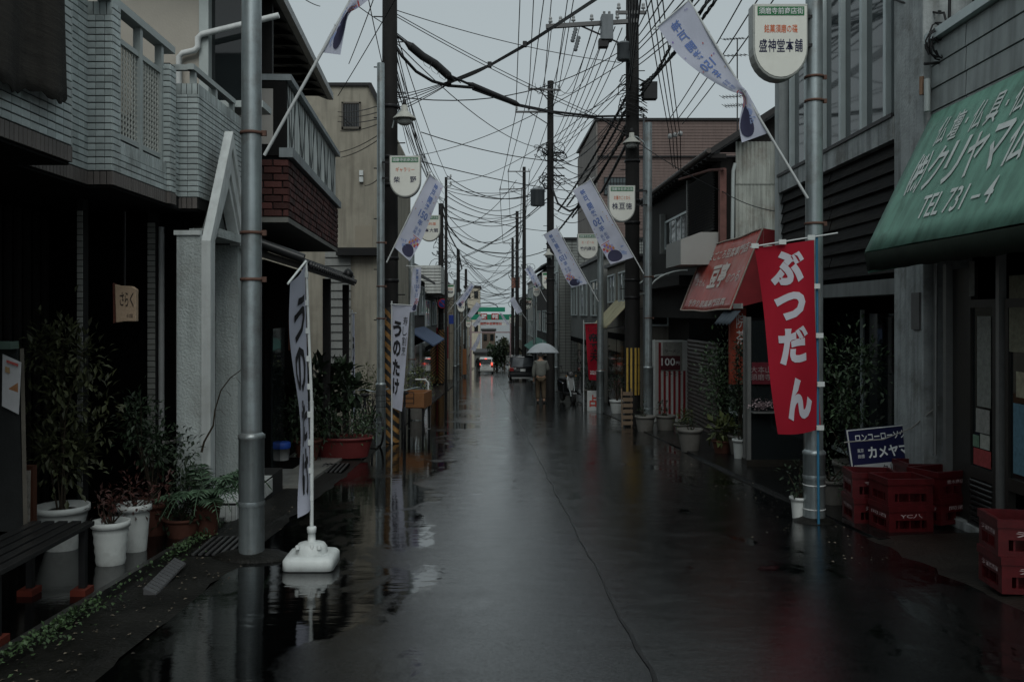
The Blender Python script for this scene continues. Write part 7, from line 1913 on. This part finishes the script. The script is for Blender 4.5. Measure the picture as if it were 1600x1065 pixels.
for b_ in ((.52, .9, .66, 1.16), (-.66, .9, -.52, 1.16), (-.1, 1.50, .1, 1.56)):
    mb = MB(); mb.box(b_[0], .02 if b_[3] < 1.3 else .1, b_[1], b_[2], .1 if b_[3] < 1.3 else .19, b_[3]); part('brake_light', mb, em, c2)
# scooter facing the viewer
sc = thing('motor_scooter', 'white and black scooter parked by the far plants on the right', 'scooter', (PX(887, 31), 31, gz(31)), rad(14))
for y in (-.55, .55):
    mb = MB(); mb.tube([(0, y + .19*math.cos(a*math.tau/24), .24 + .19*math.sin(a*math.tau/24)) for a in range(25)], .05, 8); w = part('wheel', mb, tyre, sc)
    mb = MB(); mb.cyl((-.03, y, .24), (.03, y, .24), .14, n=14); part('rim', mb, rimm, w)
scw = mat('scooter_silver', (.26, .27, .27), .25, .1, .08, 4, 0, coat=.5)
mb = MB(); mb.prism([(-.03, -.46, .36), (.02, -.46, .36), (.08, -.40, .55), (.12, -.33, .85), (.06, -.3, .95), (-.10, -.3, .95), (-.15, -.33, .85), (-.14, -.40, .55)], (0, .07, 0)); part('front_shield', mb, scw, sc, bevel=.02)
mb = MB(); mb.box(-.07, -.78, .34, .07, -.36, .40); part('front_fender', mb, scw, sc, bevel=.03)
mb = MB(); mb.lathe([(.09, 0), (.085, .03), (.05, .05), (.005, .055)], 14); o = part('headlight', mb, mat('lamp_glass', (.1, .1, .1), .1), sc); o.rotation_euler = (rad(90), 0, 0); o.location = (0, -.34, 1.0)
mb = MB(); mb.box(-.1, -.36, .94, .1, -.2, 1.08); part('headlight_cowl', mb, black_car, sc, bevel=.03)
mb = MB(); mb.tube([(-.34, -.12, 1.04), (-.2, -.22, 1.05), (0, -.26, 1.04), (.2, -.22, 1.05), (.34, -.12, 1.04)], .018, 8); part('handlebar', mb, darkmetal, sc)
for s in (-1, 1):
    mb = MB(); mb.cyl((s*.24, -.2, 1.05), (s*.3, -.2, 1.25), .008, n=6); mb.lathe([(.01, -.0), (.055, .01), (.05, .03), (.01, .035)], 12, (s*.31, -.2, 1.25)); part('mirror', mb, darkmetal, sc)
    mb = MB(); mb.lathe([(.01, 0), (.03, .02), (.02, .05)], 10, (s*.17, -.36, .92)); part('indicator', mb, mat('indicator_amber', (.45, .2, .05), .3), sc)
mb = MB(); mb.box(-.13, -.32, .26, .13, .1, .36); part('footboard', mb, darkmetal, sc, bevel=.02)
mb = MB(); mb.prism([(-.15, .05, .3), (-.17, .1, .7), (-.14, .75, .78), (-.1, .85, .6), (-.12, .7, .35)], (.3, 0, 0)); part('rear_body', mb, black_car, sc, bevel=.04)
mb = MB(); mb.box(-.13, .08, .72, .13, .7, .84); part('seat', mb, black_rubber, sc, bevel=.04)
mb = MB(); mb.cyl((-.07, -.55, .26), (-.1, -.32, .8), .02, n=8); mb.cyl((.07, -.55, .26), (.1, -.32, .8), .02, n=8); part('fork', mb, steel, sc)
# ------------------------------------------------------------------ far trees
def tree(label, px, py0, py1, d, w, seed, m):
    b = Vector((PX(px, d), d, gz(d))); zt = PZ(py0, d); zb_ = PZ(py1, d)
    t = thing('street_tree', label, 'tree', b, 0)
    r = w*d/F/2; cz = (zt+zb_)/2 - b.z; hz = (zt-zb_)/2
    mb, tips = cloud((0, 0, cz), (r, r, hz), 1600, .32, seed, 30, .1, .6); part('crown', mb, m, t, fix=False)
    q = MB(); q.tube([(0, 0, -.3), (.05, 0, cz*.5), (0, 0, cz)], [.16, .12, .05], 8)
    for k in tips[:12]: q.tube([(0, 0, cz*.6), k*.55 + Vector((0, 0, cz*.28)), k], [.06, .04, .015], 5)
    part('trunk', q, stemm, t)
tree('dark round tree at the far end of the road', 776, 537, 572, 112, 26, 3, leafd)
tree('brownish distant tree right of the arch tree', 788, 532, 550, 135, 14, 4, leafb)
tree('small tree behind the white canopy building', 766, 541, 560, 140, 12, 5, leafm)
